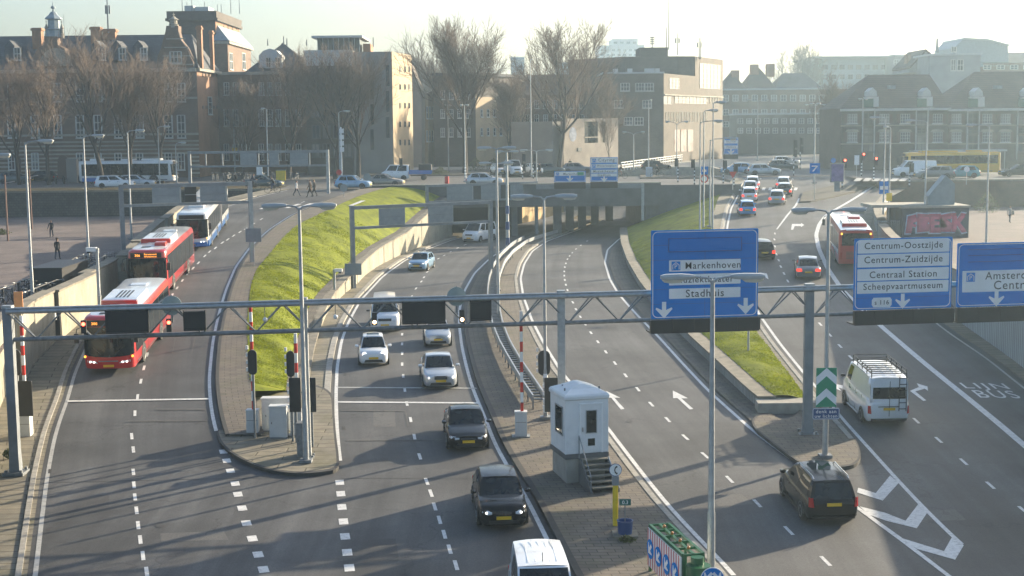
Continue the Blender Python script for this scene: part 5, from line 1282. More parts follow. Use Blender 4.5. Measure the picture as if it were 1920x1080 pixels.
def car(label, L, W, H, paint, style='hatch', loc=(0, 0, 0), rot=0, lit=0, brake=0, group='cars on the roads', cat='car', name='car', **o):
    """lofted body with glass, lamps and wheels. o: hood, belt, ws0, ws1, rt, rw, deck (fractions of L from the middle, metres for heights)"""
    P = dict(hatch=dict(hood=.86, belt=.93, ws0=.22, ws1=.05, rt=-.36, rw=-.455, deck=.95),
             sedan=dict(hood=.80, belt=.90, ws0=.21, ws1=.03, rt=-.20, rw=-.345, deck=.93),
             mpv=dict(hood=.92, belt=1.0, ws0=.27, ws1=.08, rt=-.42, rw=-.475, deck=1.0),
             van=dict(hood=1.12, belt=1.22, ws0=.36, ws1=.20, rt=-.475, rw=-.49, deck=1.2),
             mini=dict(hood=.88, belt=.92, ws0=.24, ws1=.06, rt=-.32, rw=-.455, deck=.9))[style].copy()
    P.update(o); t = T(name, label, cat, loc, rot, group)
    hw = W / 2; r = P.get('r', .31); zb = .17; hood, belt, deck = P['hood'], P['belt'], P['deck']
    Y = lambda f: f * L
    paint = CP[paint] if isinstance(paint, str) else paint
    nose = P.get('nose', .70)
    fr = [-.5, -.497, -.485, -.45, -.40, P['rw'] if P['rw'] > -.40 else -.37, -.25, -.1, .05, P['ws0'], (P['ws0'] + .42) / 2, .42, .46, .485, .497, .5]
    fr = sorted(set(fr)); ztop = lerpf([(-.5, deck * .80), (-.497, deck * .86), (-.47, deck * .985), (min(P['rw'], -.455), deck), (max(P['rw'] + .02, -.43), (deck + belt) / 2 if style == 'sedan' else belt), (P['ws0'] - .12, belt), (P['ws0'], belt * .99 + .01), (.40, hood), (.455, hood * .95), (.487, hood * .86), (.5, nose)])
    wid = lerpf([(-.5, .82), (-.49, .90), (-.45, .965), (-.33, 1), (.3, 1), (.42, .95), (.475, .86), (.5, .70)])
    low = lerpf([(-.5, .34), (-.47, .24), (-.4, zb), (.42, zb), (.49, .2), (.5, .27)])
    rings = []
    for f in fr:
        zt, w_, zl = ztop(f), hw * wid(f), low(f); h_ = zt - zl
        half = [(w_ * .86, zl), (w_ * .97, zl + h_ * .14), (w_ * 1.0, zl + h_ * .42), (w_ * .985, zl + h_ * .66), (w_ * .955, zl + h_ * .86), (w_ * .90, zl + h_ * .965), (w_ * .78, zt + .0), (w_ * .4, zt + .025), (0, zt + .032)]
        ring_ = [(x, Y(f), z) for x, z in half] + [(-x, Y(f), z) for x, z in reversed(half[:-1])]
        rings.append(ring_)
    B = M(); B.loft(rings)
    # greenhouse: corner points (right side), belt and roof
    wb, wr = hw * P.get('wb', .93), hw * P.get('wr', .72); zr = H - .045
    bz = lambda f: ztop(f) - .03
    A0, A1, C1, C0 = Vector((wb * .93, Y(P['ws0']), bz(P['ws0']))), Vector((wr, Y(P['ws1']), zr)), Vector((wr * .96, Y(P['rt']), zr - P.get('drop', .03))), Vector((wb * .93, Y(P['rw']), bz(P['rw'])))
    wb_ = Vector((wb, 0, belt - .03))
    def mirr(v): return Vector((-v.x, v.y, v.z))
    def front_pt(u, v, out=0):      # u -1..1 across, v 0..1 up
        x0 = A0.lerp(A1, v); x = x0.x * u; y = x0.y + (1 - u * u) * (.13 * (1 - v) + .07 * v) * W / 1.75
        return Vector((x, y + out * .8, x0.z + (1 - u * u) * .02 * v + out * .6))
    def rear_pt(u, v, out=0):
        x0 = C0.lerp(C1, v); x = x0.x * u; y = x0.y - (1 - u * u) * .05
        return Vector((x, y - out, x0.z + (1 - u * u) * .02 * v + out * .3))
    def side_pt(u, v, s, out=0):
        lo = A0.lerp(C0, u); lo.x += (wb - A0.x) * math.sin(min(1, max(0, u)) * PI); hi = A1.lerp(C1, u); p = lo.lerp(hi, v)
        p.x += .02 * math.sin(v * PI); return Vector(((p.x + out) * s, p.y, p.z + out * .25))
    def grid(f, us, vs, q, m=0, flip=False):
        i = q.vs([f(u, v) for v in vs for u in us]); n_ = len(us)
        for b in range(len(vs) - 1):
            for a in range(n_ - 1):
                k = i + b * n_ + a; q.f.append((k, k + 1, k + n_ + 1, k + n_)); q.m.append(m)
    us = [-1, -.7, -.35, 0, .35, .7, 1]; vs = [0, .33, .66, 1]
    grid(front_pt, us, vs, B); grid(rear_pt, us, vs, B)
    for s in (1, -1): grid(lambda u, v: side_pt(u, v, s), [0, .12, .25, .5, .75, .88, 1], vs, B)
    # roof, crowned
    nr = 7
    def roof_pt(u, w):
        e = A1.lerp(C1, w); yf = (1 - u * u) * .07 * W / 1.75 * (1 - w) - (1 - u * u) * .05 * w
        return Vector((e.x * u, e.y + yf, e.z + (1 - u * u) * .045 + math.sin(w * PI) * .035))
    grid(roof_pt, us, [k / nr for k in range(nr + 1)], B)
    import bmesh
    body = B.ob('body', paint, t, smooth=44)
    bm_ = bmesh.new(); bm_.from_mesh(body.data); bmesh.ops.remove_doubles(bm_, verts=bm_.verts, dist=.004); bmesh.ops.recalc_face_normals(bm_, faces=bm_.faces); bm_.to_mesh(body.data); bm_.free(); body.data.set_sharp_from_angle(angle=R(44))
    g = M(); grid(lambda u, v: front_pt(u, v, .008), [-.93, -.6, -.3, 0, .3, .6, .93], [.05, .35, .65, .93], g); g.ob('windscreen', MT['glass'], t, smooth=True)
    v0 = P.get('rwv', (.08, .9))
    if P.get('rearglass', 1):
        g = M(); grid(lambda u, v: rear_pt(u, v, .01), [-.87, -.45, 0, .45, .87], [v0[0], (v0[0] + v0[1]) / 2, v0[1]], g); g.ob('rear_window', MT['glass'], t, smooth=True)
    for s in (1, -1):
        for u0, u1 in P.get('sw', ((.10, .47), (.51, .88))):
            g = M(); grid(lambda u, v: side_pt(u, v, s, .009), [u0, (u0 + u1) / 2, u1], [.1, .5, .9], g); g.ob('side_window', MT['glass'], t, smooth=True)
    # seams, sills and bumper lines
    q = M()
    for s in (1, -1):
        for f in P.get('doors', (.16, -.06, -.27)):
            w_ = hw * wid(f) ; q.bar((s * (w_ * .985 + .004), Y(f), zb + .12), (s * (w_ * .95 + .006), Y(f), belt * .93), .012, .012)
        w_ = hw
        q.bar((s * w_ * .99, Y(-.30), zb + .05), (s * w_ * .99, Y(.30), zb + .05), .02, .07)
        for f in P.get('doors', (.16, -.06, -.27))[:2]: q.bar((s * (hw * .975 + .012), Y(f) - .28, belt * .82), (s * (hw * .975 + .012), Y(f) - .12, belt * .82), .02, .03)
    q.ob('door_seam', SEAM, t)
    # wheel arches and wheels
    wy = (Y(P.get('fa', .315)), Y(P.get('ra', -.30)))
    for y_ in wy:
        for s in (1, -1):
            q = M(); pts = [(s * (hw * .975), y_ + math.cos(PI * k / 10) * r * 1.16, max(.2, r + math.sin(PI * k / 10) * r * 1.16)) for k in range(11)]
            q.slab(pts, (s * .035, 0, 0)); q.ob('wheel_arch', MT['blk'], t)
            wheel_mesh(r, .2, s * (hw * .975 + .045), y_, t, lod=P.get('lod', 0))
    # front
    nz = nose; fw = hw * .70; hl = MT['headlit'] if lit else MT['headlamp']; hz = P.get('hl_z', hood * .80); hh = P.get('hl_h', .15)
    _ff = lerpf([(0, .5), (.60, .5), (.68, .4975), (.80, .478), (.88, .445), (.95, .40)]); f_front = lambda x: Y(_ff(abs(x) / hw)) + .006
    for s in (1, -1):
        x0, x1 = s * hw * P.get('hl_in', .50), s * hw * .83
        if P.get('round'):
            q = M(); q.disc((s * hw * .60, Y(.475), hz), hh * .62, n=16, t=.06); q.ob('headlight', hl, t)
        else:
            xm = (x0 + x1) / 2; q = M(); rg = []
            for x, k in ((x0, .7), (xm, 1), (x1, 1.1), (s * hw * .90, .8)):
                yy = f_front(x) + .012; rg.append([(x, yy - .005, hz - hh * .5 * k), (x, yy + .006, hz), (x, yy - .05, hz + hh * .42 * k)])
            q.loft(rg, close=False, cap=False); q.ob('headlight', MT['headlamp'], t, smooth=True)
            if lit:
                q = M(); q.disc((s * hw * .68, f_front(hw * .68) + .03, hz), hh * .26, n=12, t=-.02); q.ob('lit_bulb', hl, t)
    gw = hw * P.get('gr_w', .42); gz0, gz1 = P.get('gr', (hood * .66, hood * .80))
    q = M()
    for s in (-1, 0, 1): pass
    if P.get('twin'):
        for s in (1, -1):
            q.slab([(s * .03, Y(.5) + .012, gz0), (s * gw * .75, Y(.5) - .0, gz0 + .02), (s * gw * .8, Y(.5) - .02, gz1), (s * .03, Y(.5) - .01, gz1)], (0, .012, 0))
    else: q.slab([(-gw, f_front(gw) - .0, gz0), (gw, f_front(gw) - .0, gz0), (gw * 1.03, f_front(gw) - .05, gz1), (0, Y(.5) - .02, gz1), (-gw * 1.03, f_front(gw) - .05, gz1)], (0, .03, 0))
    q.ob('grille', MT['blk'], t)
    q = M(); q.slab([(-hw * .62, f_front(hw * .62) + .0, .27), (hw * .62, f_front(hw * .62), .27), (hw * .55, f_front(hw * .55) + .01, .40), (-hw * .55, f_front(hw * .55) + .01, .40)], (0, .04, 0)); q.ob('bumper_intake', MT['blk'], t)
    M().bx(-.26, .26, Y(.5) + .015, Y(.5) + .045, P.get('pl_z', .43), P.get('pl_z', .43) + .115).ob('number_plate', MT['plate'], t)
    # rear
    rz = P.get('tl', (deck * .60, deck * .86)); tin = P.get('tl_in', .62)
    for s in (1, -1):
        q = M(); q.slab([(s * hw * tin, -Y(.5) - .01, rz[0]), (s * hw * .82, -Y(.5) - .004, rz[0]), (s * hw * .86, -Y(.495), rz[1]), (s * hw * (tin + .04), -Y(.5) - .004 + .03, rz[1])], (0, -.02, 0))
        q.slab([(s * hw * .82, -Y(.5) - .015, rz[0]), (s * hw * .93, -Y(.478), rz[0]), (s * hw * .93, -Y(.474), rz[1]), (s * hw * .86, -Y(.495) - .01, rz[1])], (s * .01, -.01, 0))
        q.ob('taillight', MT['taillit'] if brake else MT['tail'], t)
    pz = P.get('rpl', deck * .62); M().bx(-.26, .26, -Y(.5) - .05, -Y(.5) - .02, pz, pz + .115).ob('number_plate', MT['plate'], t)
    q = M(); q.bx(-hw * .80, hw * .80, -Y(.5) - .03, -Y(.49), .30, .40); q.ob('bumper', MT['blk'] if P.get('darkbump') else paint, t)
    # mirrors
    for s in (1, -1):
        q = M(); y_ = Y(P['ws0']) - .18; q.loft([[(s * (wb + .03 + a), y_ + b * k, belt + .09 + c_ * k) for b, c_ in ((-.09, -.06), (.09, -.05), (.1, .05), (-.08, .07))] for a, k in ((0, .4), (.05, .9), (.17, 1), (.21, .6))])
        q.ob('wing_mirror', paint if not P.get('darkbump') else MT['blk'], t, smooth=True)
    if P.get('rails'):
        for s in (1, -1): q = M(); q.path([(s * wr * .93, A1.y - .2, zr + .02), (s * wr * .95, A1.y - .35, zr + .10), (s * wr * .93, C1.y + .25, zr + .09), (s * wr * .92, C1.y + .1, zr + .01)], .02, 6); q.ob('roof_rail', MT['chrome'], t)
    if P.get('sunroof'): q = M(); grid(lambda u, v: roof_pt(u, .12 + v * P['sunroof']) + Vector((0, 0, .006)), [-.62, 0, .62], [0, .5, 1], q); q.ob('roof_glass', MT['glass'], t)
    return t
def place(px, py, zf, b, L, toward, yaw=0, end='near'):
    """middle and heading of a vehicle whose nearer bumper stands at the pixel; b gives the lane direction"""
    p = on(px, py, zf); th = math.atan2(-(b.tan(p.y + 2) if b else 0), 1) if not callable(yaw) else 0
    d = Vector((-math.sin(th + R(yaw)), math.cos(th + R(yaw)), 0))          # away from the camera
    c_ = p + d * L / 2; z0, z1e = (zf(p.y), zf(p.y + d.y * L)) if callable(zf) else (zf, zf)
    c_.z = (z0 + z1e) / 2; pit = math.atan2(z1e - z0, L)
    rot = th + R(yaw) + (PI if toward else 0)
    return c_, rot, (-pit if toward else pit)
def road(label, px, py, zf, b, toward, L, W, H, paint, style, yaw=0, **o):
    c_, rot, pit = place(px, py, zf, b, L, toward, yaw)
    t = car(label, L, W, H, paint, style, c_, rot, **o); t.rotation_euler = (pit, 0, rot); return t
FIX = None
# inbound road, towards the camera
road('black hatchback with lit ring headlamps, nearest whole car on the inbound road', 945, 996, zR, R2, 1, 4.32, 1.80, 1.42, 'black', 'hatch', lit=1, twin=1, gr=(.60, .72), hl_z=.68, hl_h=.17, hl_in=.46, r=.32, ws0=.20, ws1=.02, hood=.90, rt=-.33, sunroof=.3, yaw=-3)
road('black saloon with pale headlamps behind the nearest black hatchback', 879, 849, zR, R2, 1, 4.5, 1.78, 1.42, 'black', 'sedan', hl_z=.64, hl_h=.15, hl_in=.44, gr_w=.36, gr=(.56, .66), yaw=-2)
road('silver saloon with a chrome grille crossing the painted stop lines', 827, 732, zR, R2, 1, 4.55, 1.78, 1.44, 'silver', 'sedan', hl_z=.66, hl_h=.18, hl_in=.48, gr_w=.36, gr=(.56, .74), lit=1, yaw=1)
road('small white rounded hatchback with round lit headlamps', 701, 688, zR, E2, 1, 3.55, 1.66, 1.49, 'white', 'mini', lit=1, round=1, hl_z=.70, hl_h=.2, gr_w=.0, gr=(.5, .51), wr=.66, ws0=.26, sunroof=.5, yaw=1)
road('old small silver hatchback half behind the wide black lane board', 822, 652, zR, R2, 1, 3.5, 1.6, 1.36, 'silver', 'hatch', hood=.78, hl_z=.60, hl_h=.13, gr_w=.2, gr=(.55, .58), darkbump=1, yaw=2)
road('white delivery van peeking out beside a gantry signal', 722, 624, zR, E2, 1, 4.9, 1.95, 2.0, 'white', 'van', darkbump=1, hl_z=.78, sw=((.06, .30),), yaw=2, cat='van', name='delivery_van', r=.33)
road('light blue hatchback alone with lit headlamps on the inbound road', 781, 509, zR, R2, 1, 4.15, 1.72, 1.46, 'sky', 'hatch', lit=1, yaw=-4)
road('white minibus van coming out of the tunnel mouth', 879, 455, zR, R2, 1, 4.9, 2.0, 2.05, 'white', 'van', hl_z=.8, yaw=-16, cat='van', name='delivery_van', r=.33, sw=((.05, .3), (.34, .62), (.66, .93)))
# bottom edge van: only its roof and windscreen in view
tv = car('white van at the lower picture edge, only roof and windscreen showing', 4.3, 1.86, 1.86, 'white', 'van', (at_Y(1016, 1050, 40.4).x, 40.4, zR(40.4)), PI + .06, cat='van', name='delivery_van', ws0=.33, ws1=.13, sw=((.05, .3), (.34, .62)), wr=.80)
q = M()
for x in (-.42, -.21, 0, .21, .42): q.bx(x - .012, x + .012, -1.8, .3, 1.862, 1.872)
q.ob('roof_rib', CP['white'], tv); M().tube((0, .3, 1.86), (0, .2, 2.1), .012, n=5).ob('aerial', MT['blk'], tv)
# exit ramp, away
road('black people carrier with roof rails and yellow plate beside the gore', 1563, 988, zR, None, 0, 4.6, 1.88, 1.64, 'black', 'mpv', yaw=3, rails=1, sunroof=.4, tl=(.72, 1.06), tl_in=.76, rpl=.76, rwv=(.06, .88), r=.33)
mv = road('white high van with a black roof rack and rear ladder', 1666, 801, z4, None, 0, 5.0, 1.98, 2.28, 'white', 'van', yaw=1, hood=1.25, belt=1.35, deck=1.3, wr=.86, sw=((.05, .22),), rwv=(.15, .62), tl=(.62, .98), tl_in=.80, rpl=.78, darkbump=1, cat='van', name='delivery_van', r=.34)
q = M(); zt = 2.42
for s in (1, -1):
    q.bar((s * .78, -2.3, zt), (s * .78, .9, zt), .04, .04); q.bar((s * .78, -2.3, zt + .16), (s * .78, .9, zt + .16), .03, .03)
    for y in (-2.3, -1.5, -.7, .1, .9): q.bar((s * .78, y, 2.22), (s * .78, y, zt + .16), .035, .035)
for k in range(9): y = -2.3 + k * .4; q.bar((-.78, y, zt), (.78, y, zt), .035, .035)
q.bar((-.78, .9, zt + .16), (.78, .9, zt + .16), .035, .035); q.ob('roof_rack', MT['black'], mv)
q = M()
for x in (.42, .74): q.bar((x, -2.56, .75), (x, -2.52, 2.3), .03, .03)
for k in range(6): q.bar((.42, -2.56, .85 + k * .28), (.74, -2.56, .85 + k * .28), .03, .03)
q.ob('rear_ladder', MT['black'], mv)
q = M(); q.bx(-.01, .01, -2.53, -2.51, .5, 2.1); q.bx(-.5, .45, -2.55, -2.52, .93, .96); q.ob('rear_door_seam', MT['blk'], mv)
q = M()
for s in (1, -1): q.path([(s * 1.0, -1.0, .28), (s * 1.0, .9, .28)], .04, 6)
q.ob('side_step', MT['galv'], mv)
road('dark grey saloon with red tail lamps on the exit ramp', 1516, 526, z4, E4, 0, 4.75, 1.82, 1.44, 'grey', 'sedan', brake=1, tl=(.66, .86), tl_in=.5, yaw=-4, rpl=.55)
road('black car with lit brake lamps partly behind the big blue sign', 1434, 489, z4, E4, 0, 4.2, 1.76, 1.46, 'black', 'hatch', brake=1, yaw=6)
road('bright blue small car waiting last in the left queue', 1402, 406, z4, E4, 0, 3.7, 1.66, 1.48, 'brightblue', 'hatch', brake=1, yaw=5)
road('white hatchback with brake lamps in front of the bright blue car', 1405, 379, z4, E4, 0, 4.1, 1.72, 1.47, 'white', 'hatch', brake=1, yaw=5)
road('white saloon between two other cars in the left queue', 1407, 366, z4, E4, 0, 4.3, 1.74, 1.45, 'white', 'sedan', brake=1, yaw=5)
road('red tailed white car at the head of the left queue', 1411, 356, z4, E4, 0, 4.1, 1.72, 1.46, 'white', 'hatch', brake=1, yaw=5)
road('silver hatchback last in the second queue', 1456, 385, z4, E4, 0, 4.1, 1.74, 1.48, 'silver', 'hatch', brake=1, yaw=0)
road('dark green hatchback in front of the silver one', 1470, 370, z4, E4, 0, 4.1, 1.72, 1.48, 'darkgreen', 'hatch', brake=1, yaw=0)
road('white hatchback at the head of the second queue', 1468, 357, z4, E4, 0, 4.0, 1.7, 1.46, 'white', 'hatch', brake=1, yaw=0)
# cars at the crossing, side on; yaw 90 = facing the right-hand side of the street
def cross(label, px, py, z, face, L, W, H, paint, style, Y=None, yaw=0, **o):
    p = on(px, py, z) if Y is None else Vector((at_Y(px, py, Y).x, Y, z)); return car(label, L, W, H, paint, style, p, (-PI / 2 if face > 0 else PI / 2) + R(yaw), **o)
cross('light blue hatchback turning at the crossing above the grass slope', 663, 355, 0, 1, 4.0, 1.7, 1.5, 'sky', 'hatch', yaw=-12, Y=158.5)
cross('grey bronze saloon following the light blue hatchback', 722, 350, 0, 1, 4.5, 1.75, 1.45, 'bronze', 'sedan', yaw=-10, Y=164)
cross('silver hatchback crossing the bridge behind the parapet', 909, 346, 0, 1, 4.2, 1.72, 1.46, 'silver', 'hatch', yaw=-6, Y=163.5)
cross('dark old saloon waiting behind the cyclist', 496, 355, 0, 1, 4.4, 1.75, 1.45, 'darkgreen', 'sedan', yaw=-8, Y=164)
cross('white estate car before the white bus behind the trees', 217, 362, -.2, 1, 4.6, 1.8, 1.55, 'white', 'mpv', Y=171.5)
cross('silver blue estate car beside the white one behind the trees', 257, 356, -.2, 1, 4.6, 1.8, 1.5, 'silver', 'hatch', Y=174)
cross('dark parked car at the far left under the house', 30, 350, 0, 1, 4.3, 1.75, 1.5, 'darkgreen', 'hatch', Y=184)
cross('dark car parked near the arched doorway', 75, 345, 0, -1, 4.3, 1.75, 1.5, 'black', 'hatch', Y=188)
cross('black car leaving the picture by the yellow bus', 1909, 333, 0, -1, 4.5, 1.8, 1.5, 'black', 'sedan', Y=173)
cross('grey estate car in front of the white van by the yellow bus', 1750, 338, 0, -1, 4.5, 1.78, 1.5, 'grey', 'mpv', Y=169.5)
cross('blue green small car in front of the yellow bus', 1803, 337, 0, -1, 4.0, 1.7, 1.5, 'teal', 'hatch', Y=170)
cross('white panel van in front of the yellow bus', 1714, 334, 0, -1, 5.2, 1.95, 2.05, 'white', 'van', Y=175, cat='van', name='delivery_van', sw=((.05, .22),))
pk = cross('white and blue crew cab pickup truck by the flower bed', 742, 334, 0, -1, 3.6, 2.0, 2.0, 'white', 'van', Y=182, cat='truck', name='pickup_truck', sw=((.06, .45), (.5, .9)))
q = M(); q.bx(-1.0, 1.0, -4.6, -1.75, .75, .85); q.bx(-1.0, -.95, -4.6, -1.75, .85, 1.25); q.bx(.95, 1.0, -4.6, -1.75, .85, 1.25); q.ob('load_bed', CP['busblue'], pk)
q = M(); q.bx(-.98, .98, -4.6, -3.0, 1.25, 2.0); q.ob('tarpaulin', MT['black'], pk)
for s in (1, -1): wheel_mesh(.33, .22, s * 1.0, -3.6, pk, lod=1)
# oncoming cars beyond the bridge
for lab, px, Y, paint, st, H in (('pale white van facing the bridge', 962, 196, 'white', 'van', 2.1), ('white car facing the bridge beside the pale van', 936, 200, 'white', 'hatch', 1.5), ('white car half behind the striped signal posts', 1001, 199, 'white', 'hatch', 1.5)):
    p = at_Y(px, 320, Y); car(lab, 4.4, 1.8, H, paint, st, (p.x, Y, 0), PI + .25, lit=0, cat='van' if st == 'van' else 'car')
for lab, px, Y, paint, f in (('dark car crossing above the low blue sign', 1030, 199, 'darkgreen', 1), ('grey car with bright roof above the low blue sign', 1082, 201, 'grey', 1), ('grey saloon at the junction under the hazy blue panel', 1432, 186, 'silver', 1), ('dark hatchback turning at the junction', 1467, 205, 'darkgreen', 1), ('pale car behind the dark hatchback at the junction', 1472, 225, 'silver', 1), ('blue car standing behind the signals at the junction', 1380, 192, 'sky', -1), ('dark car behind the give-way post', 1230, 208, 'black', 1)):
    p = at_Y(px, 310, Y); car(lab, 4.3, 1.75, 1.48, paint, 'hatch', (p.x, Y, 0), -PI / 2 * f)

# ------------------------------------------------------------------ buses
def bus(label, L, W, H, loc, rot, pitch=0, roof='nearwhite', front='red', skirt='red', side='glass', band='red', display=None, plate_=1, units=(), group='buses', rear=False, lit=0, grille=True, artic=None, stripe=None, name='city_bus', glz=1.02):
    t = T(name, label, 'bus', loc, rot, group); t.rotation_euler = (pitch, 0, rot); hw = W / 2; y1_, y0_ = L / 2, -L / 2; zb = .32
    def ring_(y, k, z0, z1_, wk=1.0):
        w_ = hw * wk; c_ = .16 * k
        half = [(w_ * .96, z0), (w_, z0 + .1), (w_, z1_ - .42), (w_ * .97, z1_ - .2), (w_ * .9, z1_ - .05), (w_ * .6, z1_), (0, z1_ + .02)]
        return [(x, y, z) for x, z in half] + [(-x, y, z) for x, z in reversed(half[:-1])]
    st_ = [(y0_, 1, zb + .15, H - .1, .94), (y0_ + .06, 1, zb + .05, H - .03, .985), (y0_ + .25, 1, zb, H, 1), (y1_ - .9, 1, zb, H, 1), (y1_ - .62, 1, zb, H - .02, .985)]
    rings = [ring_(*a) for a in st_]; q = M(); q.loft(rings); n_ = len(rings[0])
    # skirt, roof and front colours by face height
    q.m = []
    for f in q.f:
        z = sum(q.v[i][2] for i in f) / len(f); y = sum(q.v[i][1] for i in f) / len(f); x = max(abs(q.v[i][0]) for i in f)
        nz = max(q.v[i][2] for i in f)
        q.m.append(2 if (z > H - .06 and x <= hw * .95) else (1 if z > H - .42 else (0)))
    q.ob('body', [CP[skirt], CP[band], CP[roof]], t, smooth=35)
    # side glass
    for s in (1, -1):
        segs = 6 if L > 9 else 3; a0, a1 = y0_ + .35, y1_ - .75
        g = M(); g.bx(s * hw * .985 if s > 0 else -hw - .006, hw + .006 if s > 0 else -hw * .985, a0, a1, glz, H - .42); gl = g.ob('side_glazing', MT['glass'], t)
        g = M()
        for k in range(1, segs): yk = a0 + (a1 - a0) * k / segs; g.bx(min(s * (hw + .006), s * (hw + .012)), max(s * (hw + .006), s * (hw + .012)), yk - .03, yk + .03, glz, H - .42)
        g.ob('glazing_bar', MT['blk'], gl)
        g = M(); g.bx(min(s * hw, s * (hw + .008)), max(s * hw, s * (hw + .008)), y0_ + 1.0, y1_ - .9, zb + .12, zb + .2); g.ob('side_strip', MT['blk'], t)
        for y_ in (y1_ - 2.6, y0_ + 3.2):
            q2 = M(); q2.slab([(s * hw * .99, y_ + math.cos(PI * k / 10) * .58, max(.3, .5 + math.sin(PI * k / 10) * .58)) for k in range(11)], (s * .025, 0, 0)); q2.ob('wheel_arch', MT['blk'], t)
            wheel_mesh(.48, .28, s * (hw + .02), y_, t)
    # front: cab face with big windscreen
    fy = y1_; XS = ((-1, .66), (-.985, .36), (-.93, .2), (-.8, .1), (-.5, .03), (0, 0), (.5, .03), (.8, .1), (.93, .2), (.985, .36), (1, .66))
    F = CP[front]
    q = M(); rg = []
    for z, w_, y in ((zb + .0, .97, fy - .04), (zb + .25, 1.0, fy + .02), (.95, 1.0, fy + .02), (1.16, .995, fy + .0), (1.9, .985, fy - .06), (H - .45, .97, fy - .125)):
        rg.append([(x * hw * w_, y - bk, z) for x, bk in XS])
    q.loft(rg, close=False, cap=False); mask = q.ob('front_mask', F, t, smooth=True)
    q = M(); rg = []
    for z, w_, y in ((1.05, 1.0, fy + .025), (1.25, .998, fy + .01), (1.9, .99, fy - .045), (H - .5, .975, fy - .108)):
        rg.append([(x * hw * w_, y - bk + .004, z - (.0 if z > 1.1 else .12 * (1 - x * x))) for x, bk in XS[1:-1]])
    q.loft(rg, close=False, cap=False); q.ob('windscreen', MT['glass'], t, smooth=True)
    q = M(); rg = []
    for z, w_, y in ((H - .5, .978, fy - .112), (H - .12, .955, fy - .17), (H - .02, .9, fy - .3), (H + .0, .8, fy - .66)):
        rg.append([(x * hw * w_, y - bk, z) for x, bk in XS])
    q.loft(rg, close=False, cap=False); q.ob('front_header', CP[band] if front == 'red' else F, t, smooth=True)
    q = M(); q.bx(-hw * .78, hw * .78, fy - .13, fy - .085, H - .46, H - .14); dsp = q.ob('destination_display', MT['black'], t)
    if display:
        for tx, x_, z_, w_ in display:
            mx = Matrix(((-1, 0, 0, x_), (0, 0, 1, fy - .082), (0, 1, 0, H - .3 + z_), (0, 0, 0, 1)))
            fit_w(text_mesh(tx, 1, space=1.1), w_).xf(mx).ob('lettering', MT['dotlit'], dsp, recalc=False)
    for s in (1, -1):
        q = M(); q.slab([(s * hw * .42, fy + .02, .62), (s * hw * .84, fy - .13, .66), (s * hw * .84, fy - .13, .78), (s * hw * .5, fy + .0, .72)], (0, .03, 0)); hd = q.ob('headlight', MT['headlamp'], t)
        for k in (0, 1): q = M(); q.disc((s * hw * (.56 + .16 * k), fy + .035 - .06 * k, .69), .05, n=10, t=.03); q.ob('lit_bulb', MT['headlit'] if lit else MT['headlamp'], hd)
        q = M(); q.disc((s * hw * .93, fy - .16, .95), .06, n=10, t=.03); q.ob('indicator', MT['amber'], t)
        q = M(); q.path([(s * hw * .93, fy - .05, H - .45), (s * (hw + .15), fy + .22, H - .5), (s * (hw + .2), fy + .2, H - .75)], .025, 6); ar = q.ob('mirror_arm', MT['blk'], t)
        q = M(); q.box(s * (hw + .2), fy + .18, H - 1.25, .22, .1, .5); q.ob('wing_mirror', MT['blk'], t)
        q = M(); q.path([(s * .05 + s * .3, fy + .03, 1.08), (s * .75, fy - .02, 1.45)], .012, 4); q.ob('wiper', MT['blk'], t)
    M().bx(-.27, .27, fy + .03, fy + .05, .42, .54).ob('number_plate', MT['plate'], t)
    if grille: M().bx(-.5, .5, fy + .025, fy + .04, .70, .76).ob('grille', MT['gsteel'], t)
    # rear
    q = M(); q.bx(-hw * .82, hw * .82, y0_ - .012, y0_ + .02, H - 1.25, H - .3); q.ob('rear_window', MT['glass'], t)
    for s in (1, -1):
        q = M(); q.bx(min(s * hw * .78, s * hw * .9), max(s * hw * .78, s * hw * .9), y0_ - .015, y0_ + .02, .7, 1.25); q.ob('taillight', MT['taillit'] if rear else MT['tail'], t)
        q = M(); q.bx(min(s * hw * .78, s * hw * .88), max(s * hw * .78, s * hw * .88), y0_ - .015, y0_ + .03, H - .42, H - .28); q.ob('indicator', MT['amber'], t)
    q = M()
    for k in range(6): q.bx(-hw * .55, hw * .55, y0_ - .014, y0_ + .02, .75 + k * .1, .79 + k * .1)
    q.ob('engine_vent', MT['blk'], t)
    # roof units: (y, length, width, height, x, colour)
    for yy, ll, ww, hh, xx, col in units:
        u = M(); u.loft([[(xx + a * ww / 2 * k, yy + b_ * ll / 2 * k, H + z_) for a, b_ in ((-1, -1), (1, -1), (1, 1), (-1, 1))] for k, z_ in ((1, -.06), (1, hh * .6), (.94, hh), (.3, hh + .01))]); un = u.ob('roof_unit', CP[col] if col in CP else MT[col], t, smooth=25)
        if ll > 1.6:
            for k in range(4): M().bx(xx - .36 + k * .2, xx - .26 + k * .2, yy - ll * .3, yy + ll * .3, H + hh + .008, H + hh + .02).ob('roof_grille', MT['blk'], un)
    for yy in (-L * .3, L * .22): M().bx(-.45, .45, yy - .3, yy + .3, H + .01, H + .05).ob('roof_hatch', CP[roof], t)
    return t
MT['dotlit'] = mat('amber_dot_display', (.8, .3, .05), .4, var=0, emit=(1, .32, .04), est=1.2)
def busat(px, py, zf, b, toward, L, yaw=0): return place(px, py, zf, b, L, toward, yaw)
UN = ((1.2, 2.6, 1.75, .28, 0, 'red'), (3.3, .9, .7, .22, .55, 'red'), (4.6, .5, .55, .04, -.2, 'blk'))
UN = ((.6, 3.0, 1.9, .26, 0, 'nearwhite'), (2.15, .25, 1.95, .26, 0, 'red'), (3.4, .8, .7, .22, -.55, 'red'), (4.3, .35, .6, .04, .25, 'blk'))
